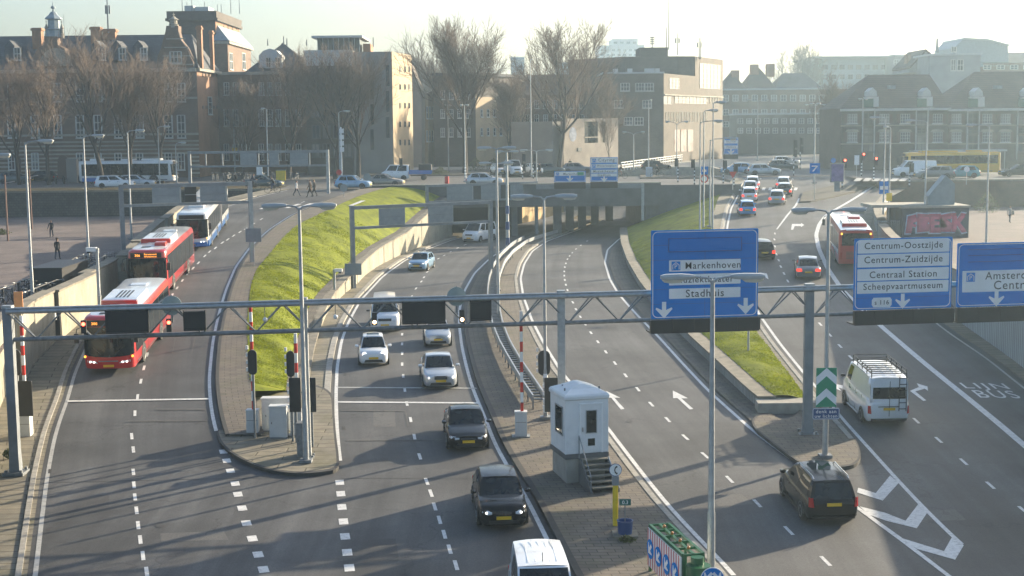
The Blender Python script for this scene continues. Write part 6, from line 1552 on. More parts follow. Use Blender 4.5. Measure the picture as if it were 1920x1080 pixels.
c_, ro, pi_ = busat(205, 703, z1, E1, 1, 10.8, yaw=-7.5)
bus('red city bus with white roof, the nearest of three on the bus ramp', 10.8, 2.6, 3.0, c_, ro, pi_, units=UN, lit=1, display=(('300', .62, 0, .3),))
c_, ro, pi_ = busat(277, 556, z1, E1, 1, 12, yaw=-3.5)
bus('red city bus with lit orange display, second on the bus ramp', 12, 2.55, 3.0, c_, ro, pi_, units=UN, lit=1, display=(('306', .55, 0, .33), ('Purmerend', -.28, .07, .78), ('Weidevenne', -.28, -.08, .8)))
c_, ro, pi_ = busat(361, 470, z1, E1, 1, 10.5, yaw=0)
wb = bus('white and blue articulated bus behind the two red buses', 10.5, 2.5, 2.95, c_, ro, pi_, front='nearwhite', skirt='nearwhite', band='nearwhite', units=((1, 1.8, 1.2, .2, 0, 'nearwhite'),), lit=1, grille=False)
q = M(); q.bx(-1.27, 1.27, -5.2, 5.0, .3, .78); q.bx(-1.14, 1.14, 4.9, 5.3, .33, .66); q.ob('blue_skirt', CP['busblue'], wb)
q = M()
for k in range(7): q.box(0, -5.3 - k * .14, .5, 2.3 - .15 * (k % 2), .08, 2.3 - .1 * (k % 2))
q.ob('bellows', mat('bellows_rubber', (.12, .1, .09), .8), wb)
q = M(); q.bx(-1.25, 1.25, -12.4, -6.3, .32, 2.95); tr_ = q.ob('trailer_body', CP['nearwhite'], wb)
q = M(); q.bx(-1.26, 1.26, -12.2, -6.5, 1.25, 2.5); q.ob('trailer_glazing', MT['glass'], tr_)
q = M(); q.bx(-1.268, 1.268, -12.3, -6.4, .3, .78); q.ob('trailer_skirt', CP['busblue'], tr_)
for s in (1, -1): wheel_mesh(.48, .28, s * 1.27, -9.5, wb)
c_, ro, pi_ = busat(1604, 504, z4, None, 0, 12, yaw=-8)
bus('red city bus with white roof seen from behind on the exit ramp', 12, 2.55, 3.0, c_, ro, pi_, units=((-3.3, 2.4, 1.8, .26, 0, 'nearwhite'), (-4.4, .25, 1.85, .26, 0, 'red'), (.5, 1.1, .9, .22, .4, 'red')))
p = at_Y(1780, 325, 180); bus('yellow city bus standing before the hipped warehouse', 12, 2.5, 2.9, (p.x, 180, 0), PI / 2, roof='yellow', front='yellow', skirt='yellow', band='yellow', glz=1.45, units=((1.5, 4.5, 1.6, .2, 0, 'yellow'), (-3, 1.6, 1.4, .2, 0, 'yellow')))
p = at_Y(243, 345, 181); b3 = bus('white and blue city bus passing behind the bare trees', 12, 2.5, 2.9, (p.x, 181, 0), -PI / 2, front='nearwhite', skirt='nearwhite', band='nearwhite', units=((-4, 1.4, 1.5, .25, 0, 'nearwhite'), (0, 1.6, 1.5, .2, 0, 'nearwhite'), (3, 2.4, 1.5, .22, 0, 'nearwhite')))
q = M(); q.bx(-1.27, 1.27, -5.6, -1.5, .3, .75); q.ob('blue_skirt', CP['busblue'], b3)
# ------------------------------------------------------------------ buildings, each on its own plot behind the crossing
class Face:
    """an upright wall plane through a ground point, running along direction d (to the right as seen)"""
    def __init__(s, p, d):
        s.p = Vector((p[0], p[1], 0)); s.d = Vector((d[0], d[1], 0)).normalized(); s.n = Vector((s.d.y, -s.d.x, 0))
    def pt(s, px, py, out=0):
        r = ray(px, py); C0 = Vector((0, 0, CAMZ)); P0 = s.p + s.n * out; t = (P0 - C0).dot(s.n) / r.dot(s.n); return C0 + r * t
    def uz(s, px, py): v = s.pt(px, py); return (v - s.p).dot(s.d), v.z
    def box(s, q, px0, py0, px1, py1, o0=-.05, o1=.05, m=0):
        u0, za = s.uz(px0, (py0 + py1) / 2); u1, _ = s.uz(px1, (py0 + py1) / 2); cx = (px0 + px1) / 2; z1_ = s.uz(cx, py0)[1]; z0 = s.uz(cx, py1)[1]
        return s.slabuz(q, u0, u1, z0, z1_, o0, o1, m)
    def slabuz(s, q, u0, u1, z0, z1_, o0, o1, m=0):
        a = s.p + s.d * u0; b = s.p + s.d * u1; P = []
        for o in (o0, o1):
            for e, z in ((a, z0), (b, z0), (b, z1_), (a, z1_)): v = e + s.n * o; P.append((v.x, v.y, z))
        i = q.vs(P)
        for f in ((0, 1, 2, 3), (7, 6, 5, 4), (0, 4, 5, 1), (1, 5, 6, 2), (2, 6, 7, 3), (3, 7, 4, 0)): q.f.append(tuple(i + k for k in f)); q.m.append(m)
        return q
    def poly(s, q, pts, o0, o1, m=0): return q.slab([s.pt(x, y, o0) for x, y in pts], s.n * (o1 - o0), m)
    def window(s, par, px0, py0, px1, py1, nx=2, ny=2, fr='swin', sill=True, name='window', arch=False, out=0, lit=None):
        """white frame bars proud of the wall over dark glass"""
        u0, _ = s.uz(px0, (py0 + py1) / 2); u1, _ = s.uz(px1, (py0 + py1) / 2); z1_ = s.uz((px0 + px1) / 2, py0)[1]; z0 = s.uz((px0 + px1) / 2, py1)[1]
        w_, h_ = u1 - u0, z1_ - z0; q = M(); b_ = min(.11, w_ * .1, w_ / nx * .2)
        for k in range(nx + 1): c_ = u0 + w_ * k / nx; s.slabuz(q, c_ - b_ / (2 if 0 < k < nx else 1.2), c_ + b_ / (2 if 0 < k < nx else 1.2), z0, z1_, .015 + out, .075 + out)
        for k in range(ny + 1): c_ = z0 + h_ * k / ny; s.slabuz(q, u0, u1, c_ - b_ / 2.2, c_ + b_ / 2.2, .018 + out, .07 + out)
        if sill: s.slabuz(q, u0 - .12, u1 + .12, z0 - .16, z0 - .02, .0 + out, .16 + out)
        o = q.ob(name, MT[fr], par)
        q = M(); s.slabuz(q, u0, u1, z0, z1_, -.05 + out, .03 + out); q.ob('pane', lit or MT[wr.choice(('wglass', 'wglass', 'wblind', 'wsky'))], o)
        return o
wr = random.Random(12)
MT['wblind'] = mat('window_with_blind', (.16, .155, .14), .35, var=.5, scale=.7, spec=.5)
MT['wsky'] = mat('painted_sky_glass', (.06, .075, .09), .05, var=.4, scale=.5, spec=.7)  # sky reflection partly put into the paler, bluish base colour
MT['wglass'] = mat('window_glass', (.03, .036, .042), .08, var=.5, scale=.4, spec=.6)
MT['swin'] = mat('window_paint', (.50, .50, .47), .5, var=.06)
MT['tanwin'] = mat('sunlit_window_paint', (.2, .195, .18), .5, var=.1)  # darker copy of the window paint, offsetting strong sun on the office side
MT['dwin'] = mat('dark_window_paint', (.09, .09, .085), .5, var=.1)
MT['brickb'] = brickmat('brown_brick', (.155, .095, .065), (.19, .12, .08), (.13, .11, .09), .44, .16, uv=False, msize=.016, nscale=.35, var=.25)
MT['brickr'] = brickmat('red_and_sunlit_brick', (.30, .145, .075), (.35, .175, .095), (.22, .17, .12), .44, .16, uv=False, msize=.016, nscale=.35, var=.25)  # real red brick, also the lighter copy for sunlit palace and tower sides
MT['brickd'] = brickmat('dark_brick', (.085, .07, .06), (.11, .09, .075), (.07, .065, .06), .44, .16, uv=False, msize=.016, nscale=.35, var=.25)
MT['slate'] = brickmat('slate_roof', (.055, .06, .068), (.075, .08, .088), (.035, .037, .04), .5, .3, uv=False, msize=.02, nscale=.3)
MT['tile'] = brickmat('roof_tiles', (.10, .075, .062), (.13, .095, .075), (.05, .04, .035), .4, .3, uv=False, msize=.03, nscale=.3)
MT['stone'] = mat('pale_stone', (.34, .31, .25), .8, var=.2, scale=.8, bump=.2, dirt=.5)
MT['sunlit_stone'] = mat('sunlit_stone_tone', (.42, .32, .20), .8, var=.12, scale=.5, dirt=.25)  # beige wall tone with sunlight put into the colour, for lit sides only
MT['gstone'] = mat('grey_stone_cladding', (.27, .255, .235), .8, var=.1, scale=.5, dirt=.3)
MT['fascia'] = mat('pale_fascia', (.45, .47, .47), .5, var=.06)
MT['lead'] = mat('lead_roof', (.24, .29, .32), .5, .2, var=.15)
def hip(par, x0, x1, y0, y1_, ze, zr, i0, i1, m, over=.4, name='roof'):
    """hipped roof: ridge inset i0, i1 from the ends"""
    x0 -= over; x1 += over; y0 -= over; y1_ += over; ym = (y0 + y1_) / 2; q = M()
    a = [(x0, y0, ze), (x1, y0, ze), (x1, y1_, ze), (x0, y1_, ze)]; r0, r1 = (x0 + i0, ym, zr), (x1 - i1, ym, zr)
    q.poly([a[0], a[1], r1, r0]); q.poly([a[2], a[3], r0, r1]); q.poly([a[1], a[2], r1]); q.poly([a[3], a[0], r0]); q.poly([a[3], a[2], a[1], a[0]])
    return q.ob(name, m, par)
def X(px, Y): return at_Y(px, 330, Y).x
def Z(px, py, Y): return at_Y(px, py, Y).z
# --- ornate brick palace
Y0 = 200.0; P1 = T('brick_building', 'long ornate brown brick palace with slate roof, gables and spires', 'building')
xa, xb = X(-70, Y0), X(375, Y0); ze = Z(200, 129, Y0); zr = Z(200, 66, 207)
F1 = Face((xa, Y0), (1, 0)); FR = Face((xb, Y0), (0.02, 1))
M().bx(xa, xb, Y0, Y0 + 14, 0, ze).ob('wall', MT['brickb'], P1)
q = M(); q.bx(xb + .001, xb + .06, Y0 + .05, Y0 + 13.9, 0, ze - .05); q.ob('sunlit_end_wall', MT['brickr'], P1)  # thin slab over the brown brick; its lighter red carries the sunlight
roof = hip(P1, xa, xb, Y0, Y0 + 14, ze + .02, zr, 0, 2.4, MT['slate'])
q = M(); F1.slabuz(q, 0, xb - xa, ze - .5, ze - .02, .0, .5); FR.slabuz(q, 0, 14, ze - .4, ze - .03, .0, .5); q.ob('cornice', MT['stone'], P1)
for k in range(9): q = M(); z = .5 + k * .56; F1.slabuz(q, 0, xb - xa, z, z + .22, .0, .05); q.ob('stone_band', MT['stone'], P1)
for z in (5.9, 10.9): q = M(); F1.slabuz(q, 0, xb - xa, z, z + .3, 0, .14); q.ob('string_course', MT['stone'], P1)
for x in (-20, 22, 66, 108, 150, 184, 222, 262, 303, 316, 340):
    if x in (303,): continue
    F1.window(P1, x - 7, 156, x + 7, 190, 2, 3); F1.window(P1, x - 7, 216, x + 7, 258, 2, 3)
    if x not in (108,): F1.window(P1, x - 6, 287, x + 6, 318, 2, 2)
for x in (118, 346, 30): q = M(); F1.poly(q, [(x - 10, 336), (x + 10, 336), (x + 10, 305)] + [(x + 10 * math.cos(PI * k / 8), 303 - 12 * math.sin(PI * k / 8)) for k in range(9)] + [(x - 10, 305)], 0, .06); q.ob('arched_door', mat('brown_door', (.09, .05, .035), .5), P1)
FR.window(P1, 390, 182, 397, 214, 1, 3)
for a, b, c_ in ((376, 395, 136), (388, 408, 196)):
    q = M()
    for k in range(5): FR.box(q, 379 + k * 6.5, c_ + 2, 382 + k * 6.5, c_ + 8, 0, .08)
    q.ob('brick_dentil', MT['brickb'], P1)
for x in (33, 192, 230, 270, -30):   # roof dormers
    q = M(); F1.poly(q, [(x - 9, 114), (x + 9, 114), (x + 9, 88), (x, 78), (x - 9, 88)], -3.2, .1); dm = q.ob('dormer', MT['slate'], P1); F1.window(dm, x - 6, 90, x + 6, 112, 2, 2, out=.1)
# central gable with tympanum, cupola
q = M(); F1.poly(q, [(72, 130), (138, 130), (138, 108), (130, 92), (118, 86), (116, 70), (94, 70), (92, 86), (80, 92), (72, 108)], -2, .25); gb_ = q.ob('gable', MT['brickb'], P1)
q = M(); F1.poly(q, [(105 + 31 * math.cos(PI * k / 12), 124 - 34 * math.sin(PI * k / 12)) for k in range(13)], .2, .33); q.ob('tympanum', MT['stone'], gb_)
def spire(par, cx, base, top, w0, Yc, m='stone', name='spire'):
    x, z0, z1_ = at_Y(cx, base, Yc).x, Z(cx, base, Yc), Z(cx, top, Yc); h_ = z1_ - z0; k = Yc / FPX * w0 / 2
    q = M(); q.loft([[(x + math.cos(a * PI / 4 + PI / 8) * k * r_, Yc + math.sin(a * PI / 4 + PI / 8) * k * r_, z0 + h_ * t) for a in range(8)] for t, r_ in ((0, 1), (.2, .95), (.21, 1.15), (.25, .72), (.48, .7), (.5, 1.05), (.53, 1.0), (.62, .55), (.70, .34), (.71, .12), (.78, .1), (.80, .26), (.85, .26), (.87, .07), (1, .02))]); return q.ob(name, MT[m], par)
spire(P1, 102, 70, 2, 30, Y0 + .8, 'lead'); 
for x in (88, 117): spire(P1, x, 72, 34, 7, Y0 + .5, 'stone', 'pinnacle')
q = M(); F1.poly(q, [(300, 130), (368, 130), (368, 118), (362, 106), (356, 92), (350, 84), (344, 76), (340, 62), (340, 50), (318, 50), (316, 62), (312, 76), (308, 92), (302, 106), (300, 118)], -1.6, .3); gb_ = q.ob('gable', MT['brickb'], P1)
for y in (120, 104, 88, 72): q = M(); F1.box(q, 303 + (120 - y) * .2, y, 365 - (120 - y) * .35, y + 2, .3, .36); q.ob('stone_band', MT['stone'], gb_)
F1.window(gb_, 320, 97, 341, 118, 3, 2, out=.3); spire(P1, 326, 52, 22, 18, Y0 + .3)
for x0, x1, y0, dy, h in ((60, 77, 52, 4, 3), (170, 187, 50, 5, 3), (192, 216, 54, 6, 3)):
    a = at_Y(x0, 66, Y0 + dy).x; b = at_Y(x1, 66, Y0 + dy).x; zt = Z(x0, y0, Y0 + dy); q = M(); q.bx(a, b, Y0 + dy, Y0 + dy + 1.2, zr - 3, zt); q.bx(a - .15, b + .15, Y0 + dy - .15, Y0 + dy + 1.35, zt - .4, zt - .1); q.ob('chimney', MT['brickr'], roof)
for x0, x1, y0, yb, dy in ((368, 377, 48, 118, 1.0), (392, 398, 57, 120, 8)):
    a, b, zt = at_Y(x0, 60, Y0 + dy).x, at_Y(x1, 60, Y0 + dy).x, Z(x0, y0, Y0 + dy); q = M(); q.bx(a, b, Y0 + dy, Y0 + dy + .9, ze, zt); q.bx(a - .1, b + .1, Y0 + dy - .1, Y0 + dy + 1, zt - .5, zt - .2); q.ob('chimney', MT['brickr'], roof)
def mast(par, px, ybase, ytop, Yc, r=.08, name='mast', panels=0):
    p = at_Y(px, ybase, Yc); z1_ = Z(px, ytop, Yc); o = M().tube((p.x, Yc, p.z - .3), (p.x, Yc, z1_), r, r * .6, n=6).ob(name, MT['galvd'], par)
    if panels:
        for k in range(panels): a = k * 2 * PI / panels; M().box(p.x + math.cos(a) * .3, Yc + math.sin(a) * .3, p.z + (z1_ - p.z) * .5, .22, .12, (z1_ - p.z) * .25).ob('antenna_panel', MT['galvd'], o)
    return o
mast(P1, 203, 58, -6, Y0 + 6, .14, panels=3); mast(P1, 121, 70, 26, Y0 + 3, .04)
# --- square tower
P2 = T('tower', 'square brown brick tower with flared slate skirt and rooftop antennas', 'tower')
Yt = 226.0; xa, xb = X(328, Yt), X(413, Yt); yb = 246.0; zt = Z(370, 22, Yt)
FT = Face((xb, Yt), (.0, 1)); FF = Face((xa, Yt), (1, 0))
M().bx(xa, xb, Yt, yb, 0, zt).ob('wall', MT['brickd'], P2)
q = M(); q.bx(xb + .002, xb + .06, Yt + .05, yb - .05, 0, zt - .1); q.ob('sunlit_side_wall', MT['brickr'], P2)  # lighter brick laid on the tower's lit face, sunshine put into colour
q = M(); q.bx(xa - .5, xb + .5, Yt - .5, yb + .5, zt - 1.4, zt - 1.0); q.bx(xa - .3, xb + .3, Yt - .3, yb + .3, zt - 1.0, zt + .1); q.ob('parapet', MT['brickd'], P2)
for y in (38, 48): 
    q = M()
    for k in range(5): FT.box(q, 418 + k * 8, y, 420 + k * 8, y + 8, .0, .12)
    q.ob('brick_dentil', MT['brickd'], P2)
zs0, zs1 = Z(430, 83, 236), Z(430, 54, 236)
q = M(); q.poly([(xb + 2.2, Yt - .6, zs0), (xb + 2.2, yb + .6, zs0), (xb + .1, yb - 1, zs1), (xb + .1, Yt + 1, zs1)]); q.poly([(xb + 2.2, Yt - .6, zs0), (xb + .1, Yt + 1, zs1), (xb - .2, Yt - .6, zs0)]); q.ob('skirt_roof', MT['lead'], P2, recalc=False)
q = M(); q.bx(xb + .07, xb + 1.9, Yt - .3, yb - .3, 0, zs0 - .02); q.ob('lower_block', MT['brickb'], P2)
FB = Face((xb + 1.9, Yt - .3), (0, 1))
q = M(); q.bx(xb + .0, xb + 2.3, Yt - .7, yb + .3, zs0 - .5, zs0 - .1); q.ob('cornice', MT['stone'], P2)
for x in (433, 457): FB.window(P2, x - 3, 100, x + 3, 130, 2, 2)
for k, (px, a) in enumerate(((342, 0), (351, 4), (360, 0), (384, 6), (408, 3), (415, 6), (433, 1), (449, 2))): mast(P2, px, 22, (-4, 4, -2, 3, 8, 8, -1, 0)[k], Yt + 3 + a, .07, 'antenna')
q = M(); q.bx(xa + 1.8, xa + 3.2, Yt + 3, Yt + 6, zt, zt + 1.2); q.bx(xa + 3.4, xa + 5.6, Yt + 3, Yt + 7, zt, zt + 1.0); q.ob('rooftop_unit', MT['fascia'], P2)
# --- brown house with mansard between tower and modern block
P3 = T('brick_building', 'dark brown brick house with hipped slate roof between tower and modern block', 'building')
Y3 = 216.0; xa, xb = X(413, Y3), X(578, Y3); ze = Z(500, 134, Y3); zr = Z(540, 80, Y3 + 7); F3 = Face((xa, Y3), (1, 0))
M().bx(xa, xb, Y3, Y3 + 15, 0, ze).ob('wall', MT['brickb'], P3)
xm = X(472, Y3); roof = hip(P3, xm, xb + 1.2, Y3, Y3 + 15, ze + .02, zr, 4.6, 6.2, MT['slate'])
q = M(); F3.slabuz(q, 0, xb - xa, ze - .45, ze - .03, 0, .4); q.ob('cornice', MT['stone'], P3)
for x in (425, 442, 458, 490, 506, 522, 540, 560):
    for y0, y1_ in ((155, 178), (205, 236), (270, 300)): F3.window(P3, x - 4.5, y0, x + 4.5, y1_, 2, 3)
q = M(); F3.poly(q, [(492, 128), (534, 128), (534, 106), (524, 96), (512, 93), (500, 97), (492, 106)], -3, .1); dm = q.ob('dormer', MT['fascia'], P3); F3.window(dm, 499, 108, 508, 126, 2, 2, out=.1); F3.window(dm, 516, 108, 526, 126, 2, 2, out=.1)
for x, yt in ((502, 73), (532, 68), (538, 72), (575, 74)): mast(roof, x, 82, yt, Y3 + 7, .12, 'finial')
# --- modern block
P4 = T('office_block', 'modern block of grey and sunlit beige stone with slit windows and glass penthouse', 'building')
Y4 = 205.0; xa, xm, xb = X(577, Y4), X(665, Y4), X(738, Y4); zt = Z(700, 97, Y4); F4 = Face((xa, Y4), (1, 0)); d4 = Vector((X(775, 216.5) - xb, 11.5, 0)); F4R = Face((xb, Y4), d4)
n4 = d4.normalized(); back = Vector((xb, Y4, 0)) + d4
M().prism([(xm, Y4), (xb, Y4), (back.x, back.y), (back.x - 18, back.y + 3)], 0, zt).ob('stone_wall', MT['gstone'], P4)
q = M(); F4R.slabuz(q, .03, d4.length - .03, 0, zt - .02, .001, .08); q.ob('sunlit_wall', MT['sunlit_stone'], P4)  # same stone as the grey front, sunlight put into its beige
q = M(); q.bx(xa, xm - .01, Y4 + .2, Y4 + 12, 0, zt - 1.9); q.ob('glazed_wall', MT['brickd'], P4)
q = M(); q.bx(xa - .1, xm + .0, Y4 - .1, Y4 + 12, zt - 1.88, zt + .3); q.bx(xm + .001, xm + .15, Y4 - .11, Y4 - .01, zt - 1.88, zt + .3); q.ob('fascia', MT['fascia'], P4)
for y in (118, 155, 195, 235, 270):
    for x in (592, 612, 632, 652): F4.window(P4, x - 7, y, x + 7, y + 24, 2, 1, fr='dwin', out=-.2)
for x, y0, y1_ in ((727, 122, 268), (698, 148, 290)):
    for k in range(3): F4.window(P4, x - 3, y0 + (y1_ - y0) * k / 3, x + 3, y0 + (y1_ - y0) * (k + .8) / 3, 1, 2, fr='dwin', sill=False)
for y in (125, 158, 193, 228, 262):
    for x in (749, 758, 766): F4R.window(P4, x - 1.2, y, x + 1.2, y + 10, 1, 1, fr='dwin', sill=False, out=.08)
q = M(); q.bx(X(602, 209), X(680, 209), 209, 219, zt, Z(640, 71, 209)); ph = q.ob('penthouse', MT['wglass'], P4)
q = M(); q.bx(X(596, 209) - .3, X(686, 209), 208.2, 220, Z(640, 71, 209), Z(640, 67, 209)); q.ob('penthouse_roof', MT['fascia'], ph)
q = M()
for k in range(9): x = X(602, 209) + k * .76; q.bx(x - .04, x + .04, 208.9, 209.02, zt, Z(640, 71, 209))
q.ob('mullion', MT['lead'], ph)
M().bx(X(686, 211), X(700, 211), 211, 215, zt, Z(690, 82, 211)).ob('rooftop_unit', MT['brickr'], P4); mast(P4, 700, 84, 70, 213, .1)
# --- narrow grey house
P5 = T('narrow_house', 'narrow grey gabled house squeezed beside the beige block', 'building')
Y5 = 236.0; F5 = Face((X(776, Y5), Y5), (1, 0)); q = M(); F5.poly(q, [(770, 330), (797, 330), (797, 185), (776, 130), (770, 130)], -9, 0); q.ob('wall', MT['gstone'], P5)
F5R = Face((X(797, Y5), Y5), (.25, 1)); q = M(); F5R.poly(q, [(797, 330), (815, 330), (815, 165), (797, 175)], -.5, .05); q.ob('sunlit_side_wall', MT['sunlit_stone'], P5)  # lit side of the grey house, the sun painted in as beige
q = M(); F5.poly(q, [(776, 128), (798, 184), (800, 186), (800, 182), (777, 124)], -9, .3); q.ob('roof', MT['tile'], P5)
for x in (800, 805, 810): F5R.window(P5, x - 1.2, 200, x + 1.2, 222, 1, 2, out=.05); F5R.window(P5, x - 1.2, 245, x + 1.2, 265, 1, 2, out=.05)
# --- old warehouse house behind the first big tree
P6 = T('brick_building', 'dark brick house with a sunlit flank behind the first big bare tree', 'building')
Y6 = 238.0; xa, xb = X(814, Y6), X(893, Y6); zt = Z(840, 142, Y6); F6 = Face((xa, Y6), (1, 0)); F6R = Face((xb, Y6), (.45, .9))
e = Vector((xb, Y6, 0)) + F6R.d * 19
M().prism([(xa, Y6), (xb, Y6), (e.x, e.y), (e.x - 8, e.y + 4)], 0, zt).ob('wall', MT['brickd'], P6)
q = M(); F6R.slabuz(q, .03, 18.9, 0, zt - 3.5, .001, .08); q.ob('sunlit_flank', MT['sunlit_stone'], P6)  # beige sheet over the dark brick, painting in the sun on the flank
q = M(); q.prism([(xa - .3, Y6 - .3), (xb + .3, Y6 - .3), (e.x + .3, e.y), (e.x - 8, e.y + 4)], zt + .01, zt + .5); q.ob('roof', MT['slate'], P6)
for x in (830, 846, 862, 878):
    for y in (170, 205, 240): F6.window(P6, x - 3.5, y, x + 3.5, y + 16, 2, 2)
for x in (902, 914, 926, 938):
    for y in (205, 240): F6R.window(P6, x - 2, y, x + 2, y + 14, 1, 2, out=.08)
P6b = T('brick_building', 'low red roofed row of houses between the two big bare trees', 'building')
Y6b = 262.0; xa, xb = X(940, Y6b), X(1112, Y6b); ze = Z(1000, 178, Y6b); M().bx(xa, xb, Y6b, Y6b + 10, 0, ze).ob('wall', MT['brickb'], P6b); hip(P6b, xa, xb, Y6b, Y6b + 10, ze + .01, Z(1000, 140, Y6b + 5), 3, 3, MT['tile']); F = Face((xa, Y6b), (1, 0))
for x in range(955, 1108, 17):
    for y in (188, 215, 245): F.window(P6b, x - 4, y, x + 4, y + 15, 2, 2)
# --- concrete gallery wall
P7 = T('concrete_building', 'low pinkish concrete gallery with a large square opening, lit by the sun', 'building')
MT['pinkc'] = mat('pinkish_concrete', (.25, .215, .18), .8, var=.22, scale=.6, dirt=.2)
p0 = Vector((X(1057, 214), 214, 0)); F7 = Face((p0.x, p0.y), (.60, .80)); zt = F7.uz(1110, 222)[1]; u1 = F7.uz(1159, 240)[0]
ua, ub = F7.uz(1096, 250)[0], F7.uz(1121, 250)[0]; za, zb_ = F7.uz(1108, 268)[1], F7.uz(1108, 228)[1]
uc, ud = F7.uz(1127, 250)[0], F7.uz(1135, 250)[0]
q = M()
for a in ((0, ua, 0, zt), (ua, ub, 0, za), (ua, ud, zb_, zt), (ub, uc, 0, zb_), (uc, ud, 0, za), (ud, u1, 0, zt)): F7.slabuz(q, a[0], a[1], a[2], a[3], -.5, 0)
q.ob('front_wall', MT['pinkc'], P7)
q = M(); F7.slabuz(q, ua - .2, ud + .2, za - .2, zb_ + .2, -1.1, -.9); q.ob('pane', MT['wglass'], P7); q = M(); F7.slabuz(q, ua, ub, za + .8, za + .95, -.3, .1); q.ob('ledge', MT['stone'], P7)
q = M(); F7.slabuz(q, -1, u1, 0, zt - .4, -9, -1.3); q.ob('body', MT['gstone'], P7)
q = M(); F7.box(q, 1083, 277, 1090, 283, .0, .1); q.ob('notice', MT['dwin'], P7)
q = M(); F7.poly(q, [(1074 + 7 * math.cos(k), 252 + 14 * math.sin(k)) for k in [i * .7 for i in range(9)]], .0, .02); q.ob('mural', mat('blue_mural', (.2, .24, .32), .7, var=.5, scale=1), P7)
P7b = T('pavilion', 'small olive pavilion with flat roof beside the second big bare tree', 'building'); F = Face((X(1000, 222), 222), (1, 0)); q = M(); F.box(q, 1000, 242, 1046, 320, -6, 0); q.ob('wall', mat('olive_panel', (.25, .22, .12), .7), P7b); q = M(); F.box(q, 998, 238, 1048, 242, -6.3, .3); q.ob('roof', MT['fascia'], P7b)
q = M()
for x in (1012, 1024, 1035): F.box(q, x - .6, 244, x + .6, 318, 0, .06)
q.ob('panel_joint', MT['dwin'], P7b)
# --- flat-roofed office
P8 = T('office_block', 'dark flat-roofed brick office with a sunlit side of gridded windows and roof masts', 'building')
Y8 = 240.0; xa, xc = X(1132, Y8), X(1243, Y8); z_lo, z_hi = Z(1190, 138, Y8), Z(1290, 107, Y8 + 16); F8 = Face((xa, Y8), (1, 0)); F8R = Face((xc, Y8), (.42, .91))
L8 = F8R.uz(1354, 200)[0]; e = Vector((xc, Y8, 0)) + F8R.d * L8; m8 = Vector((xc, Y8, 0)) + F8R.d * F8R.uz(1302, 200)[0]
M().prism([(xa, Y8), (xc, Y8), (m8.x, m8.y), (m8.x - 13, m8.y + 6), (xa, Y8 + 14)], 0, z_lo).ob('front_wall', MT['brickd'], P8)
MT['tan'] = brickmat('sunlit_brick', (.105, .08, .057), (.125, .095, .065), (.1, .08, .06), .44, .16, uv=False, msize=.016, nscale=.35, var=.2)  # warmer copy of the dark brick with sunlight put into the colour
zw = F8R.uz(1330, 109)[1]
M().prism([(m8.x + .02, m8.y), (e.x, e.y), (e.x - 18, e.y + 8), (m8.x - 22, m8.y + 10), (X(1172, Y8 + 14), Y8 + 14.5), (m8.x - 3, m8.y - 1)], 0, zw).ob('upper_block', MT['brickd'], P8)
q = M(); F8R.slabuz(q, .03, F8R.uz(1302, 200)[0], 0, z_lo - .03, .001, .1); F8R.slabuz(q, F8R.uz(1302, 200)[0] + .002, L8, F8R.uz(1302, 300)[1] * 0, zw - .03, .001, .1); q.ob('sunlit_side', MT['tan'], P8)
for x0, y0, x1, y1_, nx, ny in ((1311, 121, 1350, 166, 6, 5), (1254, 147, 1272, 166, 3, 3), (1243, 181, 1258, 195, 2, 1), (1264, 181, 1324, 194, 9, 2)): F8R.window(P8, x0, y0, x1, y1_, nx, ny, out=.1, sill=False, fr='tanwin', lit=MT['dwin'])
for x in range(1331, 1352, 5): F8R.window(P8, x - 1, 181, x + 1, 194, 1, 1, fr='dwin', sill=False, out=.1)
for x in range(1248, 1328, 5): F8R.window(P8, x - .9, 210, x + .9, 228, 1, 1, fr='dwin', sill=False, out=.1)
for x in (1268, 1280, 1293): q = M(); F8R.box(q, x - 5, 243, x + 5, 284, .1, .16); q.ob('red_panel', mat('red_white_panel', (.24, .09, .07), .6, var=.4, scale=.6, col2=(.26, .23, .2)), P8)
q = M(); F8R.slabuz(q, 0, L8, F8R.uz(1290, 180)[1] - .05, F8R.uz(1290, 178.5)[1], .1, .35); q.ob('string_course', MT['stone'], P8)
for x, y in ((1172, 156), (1200, 156), (1217, 156), (1160, 188), (1213, 188), (1178, 220), (1198, 220)): F8.window(P8, x - 8, y, x + 8, y + 14, 3, 2)
q = M(); F8.slabuz(q, -.2, xc - xa + .2, z_lo, z_lo + .25, -14, .15); q.ob('roof_edge', MT['fascia'], P8)
q = M(); q.bx(X(1199, 256), X(1252, 256), 256, 264, z_lo, Z(1220, 89, 256)); q.ob('roof_house', MT['brickd'], P8)
for px, yb_, yt, pn in ((1254, 90, -8, 0), (1250, 90, 50, 0), (1223, 88, 70, 0), (1270, 100, 62, 2), (1311, 108, 70, 2), (1314, 108, 71, 0)): mast(P8, px, yb_, yt, 257, .11, 'roof_mast', pn)
q = M()
for k in range(4): p = at_Y(1223, 70 + k * 4, 257); q.tube((p.x - .4, 257, p.z), (p.x + .4, 257, p.z), .1, n=6)
q.ob('antenna_array', MT['galvd'], P8)
for x in (1154, 1181, 1213, 1222, 1232): p = at_Y(x, 137, Y8 + 1); M().box(p.x, p.y, z_lo + .25, .8, .8, .6).ob('roof_vent', MT['fascia'], P8)
